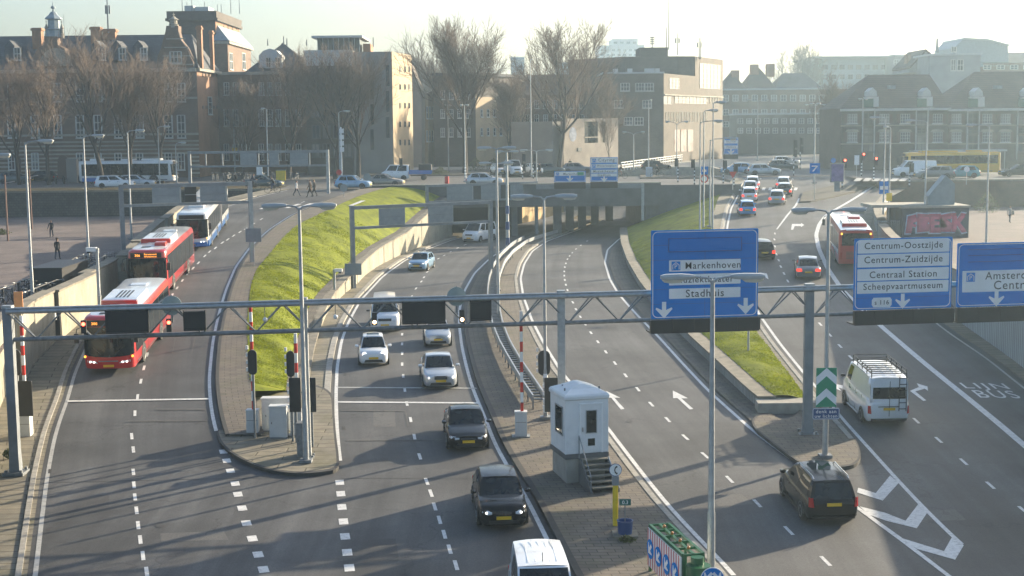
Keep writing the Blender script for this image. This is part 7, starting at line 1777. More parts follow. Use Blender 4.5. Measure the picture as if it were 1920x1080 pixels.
# --- buildings to its left and right, farther off
def block(label, Y, px0, px1, ytop, m, rows=(), cols=0, depth=12, roof=None, cat='building', name='brick_building', fr='swin', ww=.55, nx=2, ny=2, hang=0):
    t = T(name, label, cat); xa, xb = X(px0, Y), X(px1, Y); zt = Z((px0 + px1) / 2, ytop, Y); F = Face((xa, Y), (1, 0))
    M().bx(xa, xb, Y, Y + depth, 0, zt).ob('wall', MT[m], t)
    if roof: hip(t, xa, xb, Y, Y + depth, zt + .02, Z((px0 + px1) / 2, roof[0], Y + depth / 2), roof[1], roof[2], MT[roof[3]])
    else: q = M(); q.bx(xa - .2 - hang, xb + .2, Y - .2 - hang, Y + depth + .2, zt + .01, zt + .35); q.ob('roof_edge', MT['fascia'], t)
    for y0, y1_ in rows:
        for k in range(cols):
            c_ = px0 + (px1 - px0) * (k + .5) / cols; w_ = (px1 - px0) / cols * ww / 2; F.window(t, c_ - w_, y0, c_ + w_, y1_, nx, ny, fr=fr, sill=False)
    return t, F
block('low brick block with white roof vents left of the office', 268, 1106, 1170, 124, 'brickb', ((132, 142), (150, 160)), 4)
t, F = block('long dark brick row under the bare far trees beyond the junction', 330, 1352, 1640, 168, 'brickb', ((178, 190), (205, 216), (228, 238)), 16, depth=14)
xa = X(1400, 336); 
for x0, x1, yr, rm in ((1355, 1395, 135, 'tile'), (1397, 1450, 128, 'tile'), (1452, 1535, 138, 'slate')): hip(t, X(x0, 334), X(x1, 334), 333, 345, Z(1400, 167, 333), Z(1400, yr, 339), 3, 3, MT[rm])
for x, y in ((1414, 121), (1444, 120), (1378, 132)): p = at_Y(x, y, 338); M().bx(p.x - .9, p.x + .9, 337, 339, p.z - 3, p.z).ob('chimney', MT['brickr'], t)
block('long blue grey office with overhanging flat roof on the skyline', 420, 1540, 1680, 108, 'lead', ((122, 130), (140, 148)), 9, depth=30, name='office_block', fr='dwin', hang=3)
block('pale office wing behind the gabled white house', 410, 1672, 1760, 104, 'gstone', ((112, 122),), 5, depth=20, name='office_block')
MT['skyw'] = mat('weathered_white_render', (.25, .265, .28), .7, var=.15, scale=.5)
t, F = block('white rooftop house with two windows behind the warehouses', 262, 1738, 1833, 104, 'skyw', (), 0, depth=10, name='white_house'); F.window(t, 1783, 112, 1792, 132, 2, 2); F.window(t, 1795, 112, 1806, 132, 2, 2)
t = T('white_house', 'white house gable with red brick edge on the skyline', 'building'); F = Face((X(1675, 270), 270), (1, 0)); q = M(); F.poly(q, [(1672, 140), (1740, 140), (1736, 128), (1702, 102), (1676, 130)], -12, 0); q.ob('gable_wall', MT['skyw'], t)
q = M(); F.poly(q, [(1702, 98), (1740, 130), (1740, 134), (1702, 102), (1672, 134), (1672, 130)], -12, .4); q.ob('roof', MT['tile'], t); M().bx(F.pt(1712, 100).x, F.pt(1720, 100).x, 274, 276, F.pt(1712, 120).z, F.pt(1712, 100).z).ob('chimney', MT['brickr'], t)
t = T('white_house', 'pale house with curved metal roofs on the skyline', 'building'); F = Face((X(1760, 300), 300), (1, 0)); q = M(); F.poly(q, [(1752, 130), (1850, 130), (1848, 92), (1812, 82), (1768, 80), (1752, 96)], -14, 0); q.ob('wall', MT['lead'], t); F.window(t, 1784, 88, 1793, 97, 2, 1)
q = M(); F.poly(q, [(1766, 81), (1812, 83), (1850, 93), (1850, 90), (1812, 80), (1768, 78)], -14, .4); q.ob('roof', MT['fascia'], t)
mast(t, 1757, 96, 72, 302, .35, 'chimney')
block('grey brick house with chimneys at the right end of the skyline', 300, 1838, 1990, 118, 'brickb', ((122, 130),), 6, roof=(98, 2, 2, 'slate'))
block('far pale tower block fading into the haze', 900, 1124, 1208, 86, 'fascia', ((92, 96), (101, 105), (110, 114)), 8, depth=40, cat='tower', name='tower_block', fr='lead', ny=1)
t_ = bpy.data.objects
block('far pale rooftop storeys beside the hazy tower block', 930, 1148, 1196, 74, 'fascia', ((78, 82),), 4, depth=30, cat='tower', name='tower_block', fr='lead', ny=1)
block('far dark block behind the low brick block', 600, 960, 985, 108, 'lead', ((112, 116),), 3, depth=20)
block('far slab of flats between the two big trees', 520, 1046, 1110, 118, 'lead', ((124, 128), (134, 138)), 7, depth=20)
block('far red roofed flats behind the narrow house', 430, 784, 830, 146, 'brickr', ((152, 158),), 5, depth=12)
block('far houses at the end of the promenade', 380, 1160, 1345, 205, 'brickd', ((215, 222), (230, 236)), 12, depth=12)
block('far brick house behind the junction signals', 300, 1380, 1560, 215, 'brickd', ((222, 232), (240, 250)), 11, depth=10)
# --- hipped warehouses with shutters
def warehouse(label, pxl, pxr, rl, rr, ye, yr, cols, bays, wkeep=None):
    t = T('warehouse', label, 'warehouse'); Y = 200.0; xa, xb = X(pxl, Y), X(pxr, Y); ze = Z((pxl + pxr) / 2, ye, Y); zr = Z((rl + rr) / 2, yr, Y + 7); F = Face((xa, Y), (1, 0))
    M().bx(xa, xb, Y, Y + 14, 0, ze).ob('wall', MT['brickd'], t)
    q = M(); x0, x1 = xa - .3, xb + .3; r0, r1 = X(rl, Y + 7), X(rr, Y + 7)
    q.poly([(x0, Y - .4, ze), (x1, Y - .4, ze), (r1, Y + 7, zr), (r0, Y + 7, zr)]); q.poly([(x1, Y + 14, ze), (x0, Y + 14, ze), (r0, Y + 7, zr), (r1, Y + 7, zr)]); q.poly([(x1, Y - .4, ze), (x1, Y + 14, ze), (r1, Y + 7, zr)]); q.poly([(x0, Y + 14, ze), (x0, Y - .4, ze), (r0, Y + 7, zr)]); q.ob('roof', MT['tile'], t, recalc=False)
    q = M(); F.slabuz(q, -.2, xb - xa + .2, ze - .35, ze - .02, .0, .45); q.ob('gutter_cornice', MT['swin'], t)
    for y in (235, 269): q = M(); F.box(q, pxl, y - 1, pxr, y + 1, 0, .12); q.ob('string_course', MT['stone'], t)
    for c_ in cols:
        for y0, y1_ in ((214, 231), (248, 266)):
            w = F.window(t, c_ - 9, y0, c_ + 9, y1_, 4, 3)
            for s in (-1, 1): q = M(); F.box(q, c_ + s * 9 + (0 if s > 0 else -7), y0, c_ + s * 9 + (7 if s > 0 else 0), y1_, .02, .09); q.ob('shutter', MT['shut'], w)
            if y0 > 240: q = M(); F.poly(q, [(c_ - 13, y0 - 1), (c_ + 13, y0 - 1), (c_ + 10, y0 - 5), (c_, y0 - 6), (c_ - 10, y0 - 5)], 0, .12); q.ob('lintel', MT['stone'], w)
    for c_ in bays:
        q = M(); F.poly(q, [(c_ - 11, ye), (c_ + 11, ye), (c_ + 11, 182), (c_ - 11, 182)], -2.5, .1)
        F.poly(q, [(c_ - 8, 181), (c_ + 8, 181), (c_ + 7, 172), (c_, 165), (c_ - 7, 172)], -2.5, .12); bo = q.ob('loading_dormer', MT['swin'], t)
        q = M(); F.box(q, c_ - 9, 185, c_ + 9, 202, .1, .16); q.ob('loading_door', MT['gdoor'], bo)
        q = M()
        for x in (c_ - 12, c_ + 10): F.box(q, x, ye, x + 2, 300, .0, .14)
        q.ob('loading_bay_frame', MT['swin'], t)
        for y0, y1_ in ((212, 234), (240, 250), (254, 284)): F.window(t, c_ - 9, y0, c_ + 9, y1_, 2, 2, fr='dwin')
    for x in (pxl + (pxr - pxl) * .5,): q = M(); F.box(q, x - 5, 160, x + 5, 166, -2.2, -.5); q.ob('roof_hatch', MT['lead'], t)
    return t, F
MT['shut'] = mat('brown_shutter', (.10, .055, .045), .6, var=.1); MT['gdoor'] = mat('green_loading_door', (.035, .11, .085), .5, var=.15)
warehouse('brick warehouse with hipped roof, the one nearer the junction', 1576, 1776, 1624, 1738, 203, 140, (1598, 1658, 1697, 1758), (1628, 1728))
warehouse('brick warehouse with hipped roof cut by the picture edge', 1777, 1976, 1822, 1925, 203, 134, (1793, 1851, 1885, 1950), (1824, 1918))
t = T('shop_canopy', 'low flat glazed canopy along the foot of the warehouses', 'canopy'); F = Face((X(1710, 197), 197), (1, 0)); q = M(); F.box(q, 1712, 281, 1884, 284, -2, 1.0); q.ob('roof', MT['fascia'], t)
for x in (1716, 1760, 1800, 1840, 1880): q = M(); F.box(q, x - .6, 284, x + .6, 321, .7, .8); q.ob('post', MT['swin'], t)
# ------------------------------------------------------------------ bare trees
MT['bark'] = mat('tree_bark', (.062, .05, .04), .9, var=.3, scale=2, bump=.4)
MT['twig'] = mat('twigs', (.15, .108, .08), .85, var=.25, scale=.6)
def bare_tree(label, p, height, spread, seed, dens=1.0, trunk=.25, rtr=None, group='bare trees', fork=.22, twr=.019, levels=4, up_=.55, vase=1):
    q = random.Random(seed); t = T('bare_tree', label, 'tree', p, group=group); A = M(); Bm = M()
    rt = rtr or height * .020
    def branch(p, d, L, r, lv):
        nseg = 4 if lv < 2 else (3 if lv < 3 else 2); pts = [p]; rs = [r]; c_ = p.copy(); dd = d.copy()
        for k in range(nseg):
            w = .10 if lv < 2 else .2
            dd = (dd + Vector((q.uniform(-w, w), q.uniform(-w, w), q.uniform(-w * .4, w) + (.07 if lv > 0 else 0)))).normalized()
            c_ = c_ + dd * L / nseg; pts.append(c_.copy()); rs.append(max(r * (1 - .75 * (k + 1) / nseg), twr * .5))
        (A if lv < 2 else Bm).path(pts, rs, 7 if lv == 0 else 5 if lv == 1 else 3, caps=False)
        if lv >= levels: return
        n_ = int({0: 10, 1: 10, 2: 8, 3: 6}[lv] * (dens if lv >= 1 else 1) + .5)
        for k in range(n_):
            f = (trunk + (1 - trunk) * (k + q.random()) / n_) if lv == 0 else .18 + .82 * (k + q.random()) / n_
            i = min(int(f * nseg), nseg - 1); e = pts[i].lerp(pts[i + 1], f * nseg - i); ax = (pts[i + 1] - pts[i]).normalized()
            o = ax.orthogonal().normalized(); o.rotate(Matrix.Rotation(q.random() * 6.283 if lv else k * 2.4 + q.random(), 3, ax))
            ang = R(q.uniform(24, 50) if lv else (q.uniform(14, 44) if vase else q.uniform(26, 52)) * spread); nd = ax * math.cos(ang) + o * math.sin(ang); nd.z += up_ * .25; nd.normalize()
            ln = L * {0: (q.uniform(.72, .95) * (1.25 - .6 * f) if vase else q.uniform(.55, .75) * (1.12 - .55 * f)), 1: q.uniform(.42, .62) * (1.15 - .5 * f), 2: q.uniform(.4, .6), 3: q.uniform(.38, .6)}[lv]
            branch(e, nd, ln, max(rs[i] * (.55 if lv else .5), twr), lv + 1)
    branch(Vector((0, 0, -.3)), Vector((q.uniform(-.04, .04), 0, 1)), height * (.62 if vase else .74), rt, 0)
    zs = sorted(v[2] for v in Bm.v); k = height / zs[int(len(zs) * .955)]
    A.v = [(x * k, y * k, z * k) for x, y, z in A.v]; Bm.v = [(x * k, y * k, z * k) for x, y, z in Bm.v]
    A.ob('trunk', MT['bark'], t, smooth=2, recalc=False); Bm.ob('crown', MT['twig'], t, recalc=False); return t
def tree_at(label, px, Y, ytop, spread, seed, z=0, **k):
    b = at_Y(px, 330, Y); p = Vector((b.x, Y, z)); return bare_tree(label, p, Z(px, ytop, Y) - z, spread, seed, **k)
tree_at('tall bare tree with upright crown in front of the dark brick house', 872, 201, 52, 1.05, 11, dens=1.2, trunk=.3)
tree_at('tall bare tree with forked trunk before the olive pavilion', 1047, 207, 56, 1.45, 23, dens=1.05, trunk=.28, twr=.02)
tree_at('tall bare tree standing in front of the white passing bus', 193, 176, 76, 1.0, 31, dens=.82, trunk=.3)
tree_at('dark bare tree before the arched doorway of the palace', 92, 178, 118, 1.0, 37, dens=.82, trunk=.3)
tree_at('bare tree closest to the picture edge before the palace', 36, 180, 126, 1.1, 41, dens=.82, trunk=.3)
tree_at('slim bare tree behind the shoulder of the white bus', 246, 179, 128, .8, 43, trunk=.3)
tree_at('bare tree before the sunlit end wall of the palace', 304, 182, 112, .9, 47, dens=.82, trunk=.3)
tree_at('bare tree in front of the hipped brown house', 541, 190, 108, 1.0, 53, dens=.82, trunk=.25)
tree_at('bare tree before the glazed half of the modern block', 628, 188, 92, .95, 59, dens=.82, trunk=.25)
tree_at('bare tree whose branches reach over the grey stone of the modern block', 672, 192, 108, 1.25, 61, dens=.82, trunk=.25)
tree_at('bare tree between the tower and the portal gantry', 455, 194, 160, .9, 67, dens=.82, trunk=.3)
tree_at('bare tree with reddish twigs between the two tall ones', 955, 225, 150, 1.0, 71, dens=1.2)
tree_at('bare tree half behind the dark office wall', 1128, 226, 158, 1.1, 73, dens=1.1)
tree_at('thin young bare tree in front of the gallery opening', 1143, 208, 214, .7, 79, dens=.7, levels=3, trunk=.4, rtr=.1, up_=1)
tree_at('hazy bare tree beside the hipped warehouse', 1562, 238, 158, 1.0, 83, dens=1.0, levels=4)
tree_at('far bare tree rising above the long dark brick row', 1495, 420, 92, 1.1, 89, dens=1.0, twr=.035)
tree_at('far bare trees behind the narrow house, left one', 790, 400, 112, 1.0, 97, dens=.9, twr=.035)
tree_at('far bare tree behind the narrow house, partner of another', 812, 405, 114, 1.0, 101, dens=.9, twr=.035)
# ------------------------------------------------------------------ shrubs and flower bed
MT['leaf'] = mat('shrub_leaves', (.085, .10, .025), .7, var=.4, scale=2, trans=.25)
def shrub(label, px, py, z, r, h, seed, n=700, cat='shrub', m='leaf'):
    q = random.Random(seed); p = on(px, py, z) if not callable(z) else on(px, py, z); t = T('shrub', label, cat, p, group='shrubs'); g = M()
    for _ in range(n):
        a, u, w_ = q.random() * 6.283, q.random() ** .5, q.random(); k = (1 - (w_ - .35) ** 2 * 1.6) * (.75 + .35 * noise.noise(Vector((math.cos(a) * 2, math.sin(a) * 2, w_ * 3 + seed))))
        c_ = Vector((math.cos(a) * r * u * k, math.sin(a) * r * .6 * u * k, h * w_ * (1 - .35 * u * u))); d = Vector((q.uniform(-1, 1), q.uniform(-1, 1), q.uniform(-.4, 1))).normalized() * q.uniform(.08, .16); o = d.orthogonal().normalized() * .05
        i = g.vs([c_ - o, c_ + o, c_ + d]); g.f.append((i, i + 1, i + 2)); g.m.append(0)
    g.ob('foliage', MT[m], t, recalc=False)
    s = M()
    for k in range(7): a = q.random() * 6.28; s.tube((0, 0, -.1), (math.cos(a) * r * .6, math.sin(a) * r * .35, h * .7), .025, .01, n=4)
    s.ob('stem', MT['bark'], t)
shrub('yellow green flower bed shrub right of the pickup truck', 795, 329, 0, 1.6, 1.3, 1); shrub('yellow green flower bed shrub beside the twin-headed lamps', 826, 329, 0, 1.7, 1.2, 2)
shrub('shrub below the first big bare tree', 892, 320, 0, 1.9, 2.0, 3); shrub('shrub at the foot of the sunlit flank', 925, 318, 0, 1.6, 1.8, 4); shrub('green shrub behind the pale van on the street', 975, 316, 0, 2.2, 2.6, 5, 900)
shrub('dark shrub beside the steps on the sunken plaza', 1850, 398, PR, 1.9, 2.4, 6, 900); shrub('low green shrub at the corner of the brick square', 3, 440, PL, 1.2, .6, 7, 400)
shrub('weed tuft at the foot of the gantry column on the shoulder', 16, 858, up(zR, .1), .3, .4, 8, 120); shrub('weed tuft beside the dark blue tub', 1176, 1015, up(zR, .14), .35, .2, 9, 120)
# ------------------------------------------------------------------ people: one skinned body each, dressed by material
SKIN = mat('skin', (.45, .27, .19), .6, var=.05); HAIR = mat('dark_hair', (.03, .02, .015), .7); HAIRB = mat('fair_hair', (.30, .2, .1), .7)
def cloth(name, c): return mat(name, c, .85, var=.15, scale=6)
DARK, NAVY, JEANS, PALE, BROWN, GREYC = cloth('dark_coat', (.018, .018, .022)), cloth('navy_cloth', (.02, .03, .055)), cloth('denim', (.04, .06, .11)), cloth('pale_cloth', (.5, .5, .5)), cloth('brown_coat', (.075, .05, .035)), cloth('grey_cloth', (.14, .14, .14))
SHOE = cloth('shoe_leather', (.02, .017, .015))
def person(label, loc, rot, top, legs, hair=HAIR, h=1.75, stride=.28, arms=(.12, -.12), hem=.86, sit=False, group='pedestrians', hat=False, bend=(.15, .15), lift=None):
    """joints joined by edges, thickened into one body; y is the way the person faces"""
    V = []; E = []; Rr = []
    def j(p, r, par=None):
        V.append(Vector(p)); Rr.append(r); k = len(V) - 1
        if par is not None: E.append((par, k))
        return k
    pel = j((0, 0, .95), .135)
    lean = .30 if sit else .02
    wst = j((0, lean * .3, 1.1), .125, pel); ch = j((0, lean * .75, 1.32), .15, wst); sh = j((0, lean, 1.44), .10, ch); nk = j((0, lean + .01, 1.52), .055, sh); hd0 = j((0, lean + .03, 1.60), .082, nk); hd1 = j((0, lean + .02, 1.69), .092, hd0); j((0, lean + .01, 1.765), .055, hd1); j((0, lean + .125, 1.635), .016, hd0)
    for s in (-1, 1):
        hip = j((s * .095, 0, .9), .105, pel)
        if sit:
            kn = j((s * .11, .38, .78 + s * .1), .075, hip); an = j((s * .11, .26, .36 + s * .12), .048, kn); j((s * .11, .42, .31 + s * .12), .036, an)
        else:
            a = s * stride; kn = j((s * .1, a * .55 + .04, .50), .072, hip); an = j((s * .1, a, .09 + max(0, -a) * .25), .047, kn); j((s * .1, a + .15, .04 + max(0, -a) * .06), .038, an)
        so_ = j((s * .19, lean, 1.41), .068, sh)
        if sit: el = j((s * .27, .42, 1.18), .048, so_); wr = j((s * .24, .62, 1.08), .032, el); dirv = Vector((0, 1, -.2))
        else:
            aa = arms[0 if s < 0 else 1]; el = j((s * .25, lean - .03 + aa * .5, 1.14), .05, so_); wr = j((s * .26, lean + aa + .06, .9), .034, el); dirv = Vector((0, .15, -1))
        pm = j(V[wr] + dirv * .06, .036, wr); lat = Vector((0, 1, 0)) if not sit else Vector((1, 0, 0))
        for f, ln in ((-.03, .07), (-.01, .085), (.01, .08), (.03, .062)):
            f1 = j(V[pm] + dirv * (.04 + ln * .3) + lat * f, .010, pm); j(V[f1] + dirv * ln * .5 + Vector((-s * .015, 0, 0)), .008, f1)
        th = j(V[wr] + dirv * .045 + lat * .045 + Vector((-s * .01, 0, 0)), .010, pm); j(V[th] + dirv * .035 + lat * .008, .008, th)
    k = h / 1.80
    me = bpy.data.meshes.new('body'); me.from_pydata([tuple(v * k) for v in V], E, []); ob = bpy.data.objects.new('body', me); COL.objects.link(ob)
    ob.modifiers.new('skin', 'SKIN'); sv = me.skin_vertices[0].data
    for i, r_ in enumerate(Rr): sv[i].radius = (r_ * k, r_ * k)
    sv[0].use_root = True
    ob.modifiers.new('sub', 'SUBSURF').levels = 1
    bpy.context.view_layer.update()
    m2 = bpy.data.meshes.new_from_object(ob.evaluated_get(bpy.context.evaluated_depsgraph_get())); bpy.data.objects.remove(ob)
    o = bpy.data.objects.new('person', m2); link(o); m2.materials.clear()
    for m_ in (top, legs, SHOE, SKIN, hair): m2.materials.append(m_)
    for p in m2.polygons:
        c_ = p.center / k; p.use_smooth = True
        if sit: mi = 2 if c_.z < .44 and c_.y > .2 and abs(c_.x) < .2 else (1 if c_.z < .97 and abs(c_.x) < .23 else 0)
        else: mi = 2 if c_.z < .10 else (1 if c_.z < hem and abs(c_.x) < .2 else 0)
        if (not sit and abs(c_.x) > .19 and c_.z < .90) or (sit and c_.y > .60 and c_.z > .9): mi = 3
        if c_.z > 1.50: mi = 3
        if c_.z > 1.705 or (c_.z > 1.56 and c_.y < lean - .005): mi = 4
        p.material_index = mi
    o.location = loc; o.rotation_euler = (0, 0, rot); tag(o, label, 'person', group)
    for s in (-1, 1): M().box(s * .03 * k, (lean + .105) * k, 1.665 * k, .018 * k, .012 * k, .012 * k).ob('eye', HAIR, o)
    if hat: M().loft([[(math.cos(a * PI / 6) * r_ * k, (lean + .02 + math.sin(a * PI / 6) * r_) * k, z_ * k) for a in range(12)] for r_, z_ in ((.15, 1.715), (.155, 1.725), (.1, 1.735), (.095, 1.81), (.05, 1.825))]).ob('hat', HAIR, o, smooth=True)
    return o
person('person in a dark coat and hat walking away across the brick square', on(108, 487, PL), -.2, DARK, NAVY, hat=True, hem=.66, stride=.2)
person('person with pale hair walking towards the camera across the brick square', on(97, 445, PL), PI, DARK, NAVY, HAIRB, h=1.7, arms=(.3, .3), stride=.15)
rp = person('person in a pale jacket with a dark shoulder bag on the sunken plaza', on(1893, 418, PR), PI + .3, cloth('pale_jacket', (.34, .32, .3)), NAVY, HAIRB, h=1.72, stride=.2)
b_ = bpy.data.objects.new('x', None); bpy.data.objects.remove(b_)
p = on(1893, 418, PR); t = T('shoulder_bag', 'dark shoulder bag hanging on the person on the sunken plaza', 'bag', (p.x + .30, p.y, PR + .82))
q = M(); q.loft([[(a * .07, b * .16 * k_, z_) for a, b in ((-1, -1), (1, -1), (1, 1), (-1, 1))] for k_, z_ in ((.9, 0), (1, .04), (1, .3), (.8, .36))]); q.ob('bag_body', DARK, t); M().path([(0, -.12, .34), (-.1, 0, .6), (0, .12, .34)], .012, 5).ob('strap', DARK, t)
person('person in a white top striding over the zebra crossing', on(556, 368, 0), -1.3, PALE, NAVY, h=1.62, stride=.36)
person('person in a long dark coat on the zebra crossing, nearer the bus ramp', on(582, 370, 0), 1.4, BROWN, DARK, h=1.82, hem=.6, stride=.34)
person('person in dark clothes close beside the long coat on the zebra crossing', on(590, 369, 0), 1.45, DARK, DARK, HAIRB, h=1.76, hem=.55, stride=.3)
person('person standing before the concrete gallery wall', at_Y(1069, 308, 211) * Vector((1, 1, 0)) if 0 else Vector((at_Y(1069, 308, 211).x, 211, 0)), PI, DARK, GREYC)
person('person half hidden by the taller blue bridge sign', Vector((at_Y(1112, 300, 210).x, 210, 0)), PI, NAVY, DARK)
person('person waiting at the dark houses beside the yellow box', Vector((at_Y(505, 345, 180).x, 180, 0)), .5, DARK, JEANS)
person('person in a dark jacket by the pale cars on the street', Vector((at_Y(1012, 330, 190).x, 190, 0)), 2.5, DARK, NAVY, h=1.8)
person('person beyond the kiosk at the back wall of the sunken plaza', on(1848, 392, PR), 1, NAVY, DARK)
# ------------------------------------------------------------------ bicycles
def torus(q, c, r, t, n=20, k=5):
    q.path([(c[0], c[1] + math.cos(2 * PI * i / n) * r, c[2] + math.sin(2 * PI * i / n) * r) for i in range(n + 1)], t, k, caps=False)
def bicycle(label, loc, rot, col, group='bicycles'):
    t = T('bicycle', label, 'bicycle', loc, rot, group)
    for y in (-.53, .53):
        q = M(); torus(q, (0, y, .345), .335, .022); w = q.ob('wheel', MT['tyre'], t)
        q = M()
        for k in range(8): a = PI * k / 8; q.tube((0, y - math.cos(a) * .32, .345 - math.sin(a) * .32), (0, y + math.cos(a) * .32, .345 + math.sin(a) * .32), .004, n=3)
        q.ob('spokes', MT['galv'], w)
    q = M(); bb, st_, hd_, hx = (0, -.08, .30), (0, -.25, .82), (0, .36, .80), (0, .40, .66)
    for a, b in ((bb, st_), (bb, hx), (st_, hd_), (st_, (0, -.53, .345)), (bb, (0, -.53, .345)), (hd_, (0, .53, .345)), ((0, -.25, .82), (0, -.28, .95)), (hd_, (0, .34, 1.0))): q.tube(a, b, .02, n=6)
    q.ob('frame', col, t); q = M(); q.path([(-.28, .2, 1.03), (-.2, .32, 1.03), (0, .36, 1.0), (.2, .32, 1.03), (.28, .2, 1.03)], .014, 5); q.ob('handlebar', MT['galv'], t)
    q = M(); q.loft([[(x * w_, y, z) for x, z in ((-1, .97), (-.8, 1.02), (.8, 1.02), (1, .97))] for y, w_ in ((-.42, .09), (-.3, .1), (-.14, .02))]); q.ob('saddle', MT['blk'], t)
    q = M(); q.bx(-.07, .07, -.75, -.38, .70, .73); q.ob('luggage_carrier', MT['galvd'], t)
    return t
COLS = [MT['blk'], MT['gsteel'], mat('dark_red_frame', (.1, .02, .02), .4), mat('dark_blue_frame', (.02, .03, .08), .4)]
b0 = bicycle('dark bicycle parked in the tangle behind the stepped wall', on(60, 556, PL), 1.2, COLS[0], 'bicycles parked behind the stepped wall')
q = random.Random(4)
for k in range(34):
    Y = 82 + 26 * (k % 17) / 16 + q.uniform(-.5, .5); x = W1(Y) - 1.9 - 1.9 * (k // 17) - q.uniform(0, .5)
    dup(b0, loc=(x, Y, PL), rot=1.1 + q.uniform(-.5, .5))
rk = T('bicycle_rack', 'long dark steel rack between the parked bicycles on the brick square', 'rack', group='bicycle racks')
for off in (-2.6, -4.6):
    q = M(); q.path([(W1(Y) + off, Y, PL + .9) for Y in (82, 88, 94, 100, 107)], .05, 6); q.ob('rail', MT['black'], rk)
    for Y in range(82, 107, 3): M().box(W1(Y) + off, Y, PL - .05, .12, .12, .97).ob('post', MT['black'], rk)
pb = T('pavilion_box', 'flat black container among the parked bicycles by the wall', 'container', (W1(92) - 3.2, 92, PL)); M().box(0, 0, .1, 2.0, 5.5, 1.5).ob('body', MT['black'], pb); M().box(0, 0, 1.6, 2.1, 5.6, .08).ob('lid', MT['blk'], pb)
for px, py, z, ro, lab, pl_ in ((511, 362, 0, 1.5, 'cyclist waiting beside the dark old saloon', (DARK, JEANS)), (1164, 335, 0, -1.4, 'cyclist with bare legs riding over the bridge beside the tall blue sign', (BROWN, cloth('bare_legs', (.4, .26, .2)))), (1232, 334, 0, 1.5, 'cyclist in black riding over the bridge beside the pale blue box', (DARK, DARK)), (475, 356, 0, -1.5, 'cyclist in dark clothes at the crossing beside the portal leg', (NAVY, DARK))):
    p = on(px, py, z); bicycle('bicycle ridden by the ' + lab.split(' ', 1)[1] if 0 else lab.replace('cyclist', 'bicycle under the cyclist', 1), p, ro, COLS[0], 'ridden bicycles'); 
    d_ = Vector((-math.sin(ro), math.cos(ro), 0)); person(lab, p + d_ * -.25 + Vector((0, 0, .08)), ro, *pl_, sit=True, group='cyclists')
sb = bicycle('bicycle standing in the row before the dark brown house', Vector((at_Y(400, 335, 186).x, 186, 0)), 0, COLS[1], 'bicycles in the row before the dark houses')
for k in range(15):
    px = 408 + k * 10.5; dup(sb, loc=(at_Y(px, 335, 186).x, 186 + (k % 3) * .4, 0), rot=.3 * math.sin(k * 2.1) + (PI if k % 2 else 0))
for px, lab, col, s in ((527, 'yellow utility box before the dark houses', 'yellow', (1.2, .5, 1.3)), (487, 'pale green notice pillar beside the zebra crossing', 'swhite', (.7, .4, 1.9)), (137, 'tall pale kiosk pillar before the arched doorway', 'gstone', (1.3, 1.0, 3.0))):
    p = Vector((at_Y(px, 335, 183).x, 183, 0)); t = T('utility_box', lab, 'cabinet', p); M().box(0, 0, .05, s[0], s[1], s[2]).ob('housing', MT[col] if col in MT else MT['cab'], t); M().box(0, 0, s[2] + .05, s[0] * 1.08, s[1] * 1.1, .08).ob('lid', MT['galvd'], t)
mp = T('moped', 'dark moped parked close to the arched doorway of the palace', 'moped', Vector((at_Y(120, 340, 181).x, 181, 0)), .4, 'mopeds before the palace')
for y in (-.6, .6): q = M(); torus(q, (0, y, .25), .2, .05); q.ob('wheel', MT['tyre'], mp)
q = M(); q.loft([[(x * w_, y, z0 + (z1_ - z0) * zz) for x, zz in ((-1, 0), (-1, .8), (-.5, 1), (.5, 1), (1, .8), (1, 0))] for y, w_, z0, z1_ in ((-.8, .1, .5, .72), (-.4, .16, .25, .8), (-.05, .15, .2, .72), (.1, .12, .2, .34), (.4, .14, .2, .4), (.55, .18, .3, .95), (.66, .12, .4, .98))]); q.ob('body', MT['black'], mp); M().path([(-.3, .4, 1.05), (0, .55, 1.0), (.3, .4, 1.05)], .02, 5).ob('handlebar', MT['blk'], mp); M().bx(-.13, .13, -.75, -.05, .8, .88).ob('seat', MT['blk'], mp)
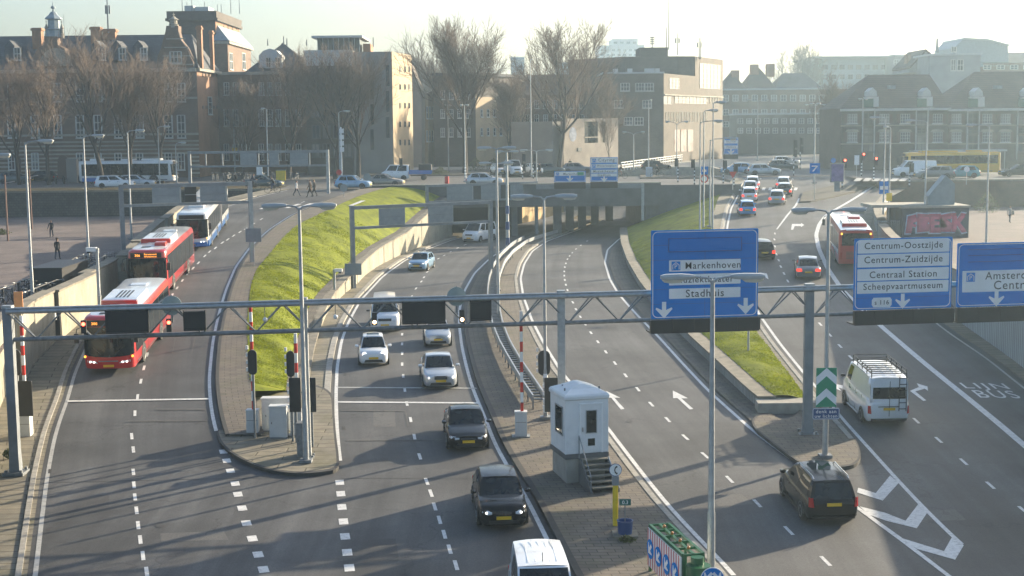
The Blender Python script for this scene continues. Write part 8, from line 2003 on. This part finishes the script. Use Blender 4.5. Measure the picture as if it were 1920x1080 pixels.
for k, px in enumerate((105, 150, 165, 432, 446)): dup(mp, 'dark moped parked at the end of the bicycle row' if px > 400 else None, loc=(at_Y(px, 340, 181).x, 181 + (k % 2) * .6, 0), rot=.4 + k * .3)
# ------------------------------------------------------------------ light, sky, air
SAZ, SEL = 50.0, 16.5
w = bpy.data.worlds.new('World'); scene.world = w; w.use_nodes = True
n = w.node_tree.nodes; l = w.node_tree.links
sk = n.new('ShaderNodeTexSky'); sk.sky_type = 'NISHITA'; sk.sun_disc = False; sk.sun_elevation = R(SEL); sk.sun_rotation = R(SAZ); sk.altitude = 0; sk.air_density = 1.0; sk.dust_density = 3.2; sk.ozone_density = 2.4
bg = n['Background']; bg.inputs['Strength'].default_value = .105; l.new(sk.outputs[0], bg.inputs['Color'])
sl = bpy.data.lights.new('sun', 'SUN'); sl.energy = 5; sl.angle = R(.5); sl.color = (1, .84, .61)
so = bpy.data.objects.new('sun', sl); link(so)
d = Vector((math.sin(R(SAZ)) * math.cos(R(SEL)), math.cos(R(SAZ)) * math.cos(R(SEL)), math.sin(R(SEL))))
so.rotation_euler = d.to_track_quat('Z', 'Y').to_euler()
HAZE = .00048
if HAZE:
    hz = M(); hz.bx(-420, 420, -8, 1250, -10.6, 48)
    hm = bpy.data.materials.new('haze_air'); hm.use_nodes = True; hn = hm.node_tree.nodes; hl = hm.node_tree.links
    hn.remove(hn['Principled BSDF']); pv = hn.new('ShaderNodeVolumePrincipled'); pv.inputs['Color'].default_value = (.60, .80, .94, 1); pv.inputs['Density'].default_value = HAZE; pv.inputs['Anisotropy'].default_value = .6
    hl.new(pv.outputs[0], hn['Material Output'].inputs['Volume'])
    hz.ob('haze', hm, kind='stuff')
scene.view_settings.view_transform = 'Standard'; scene.view_settings.look = 'None'; scene.view_settings.exposure = 1.42; scene.view_settings.gamma = 1
c = scene.cycles; c.max_bounces = 6; c.diffuse_bounces = 3; c.glossy_bounces = 3; c.transmission_bounces = 3; c.volume_bounces = 1; c.transparent_max_bounces = 6
c.use_denoising = True; c.use_adaptive_sampling = True; c.adaptive_threshold = .02
c.sample_clamp_indirect = 6; c.caustics_reflective = False; c.caustics_refractive = False
scene.render.engine = 'CYCLES'
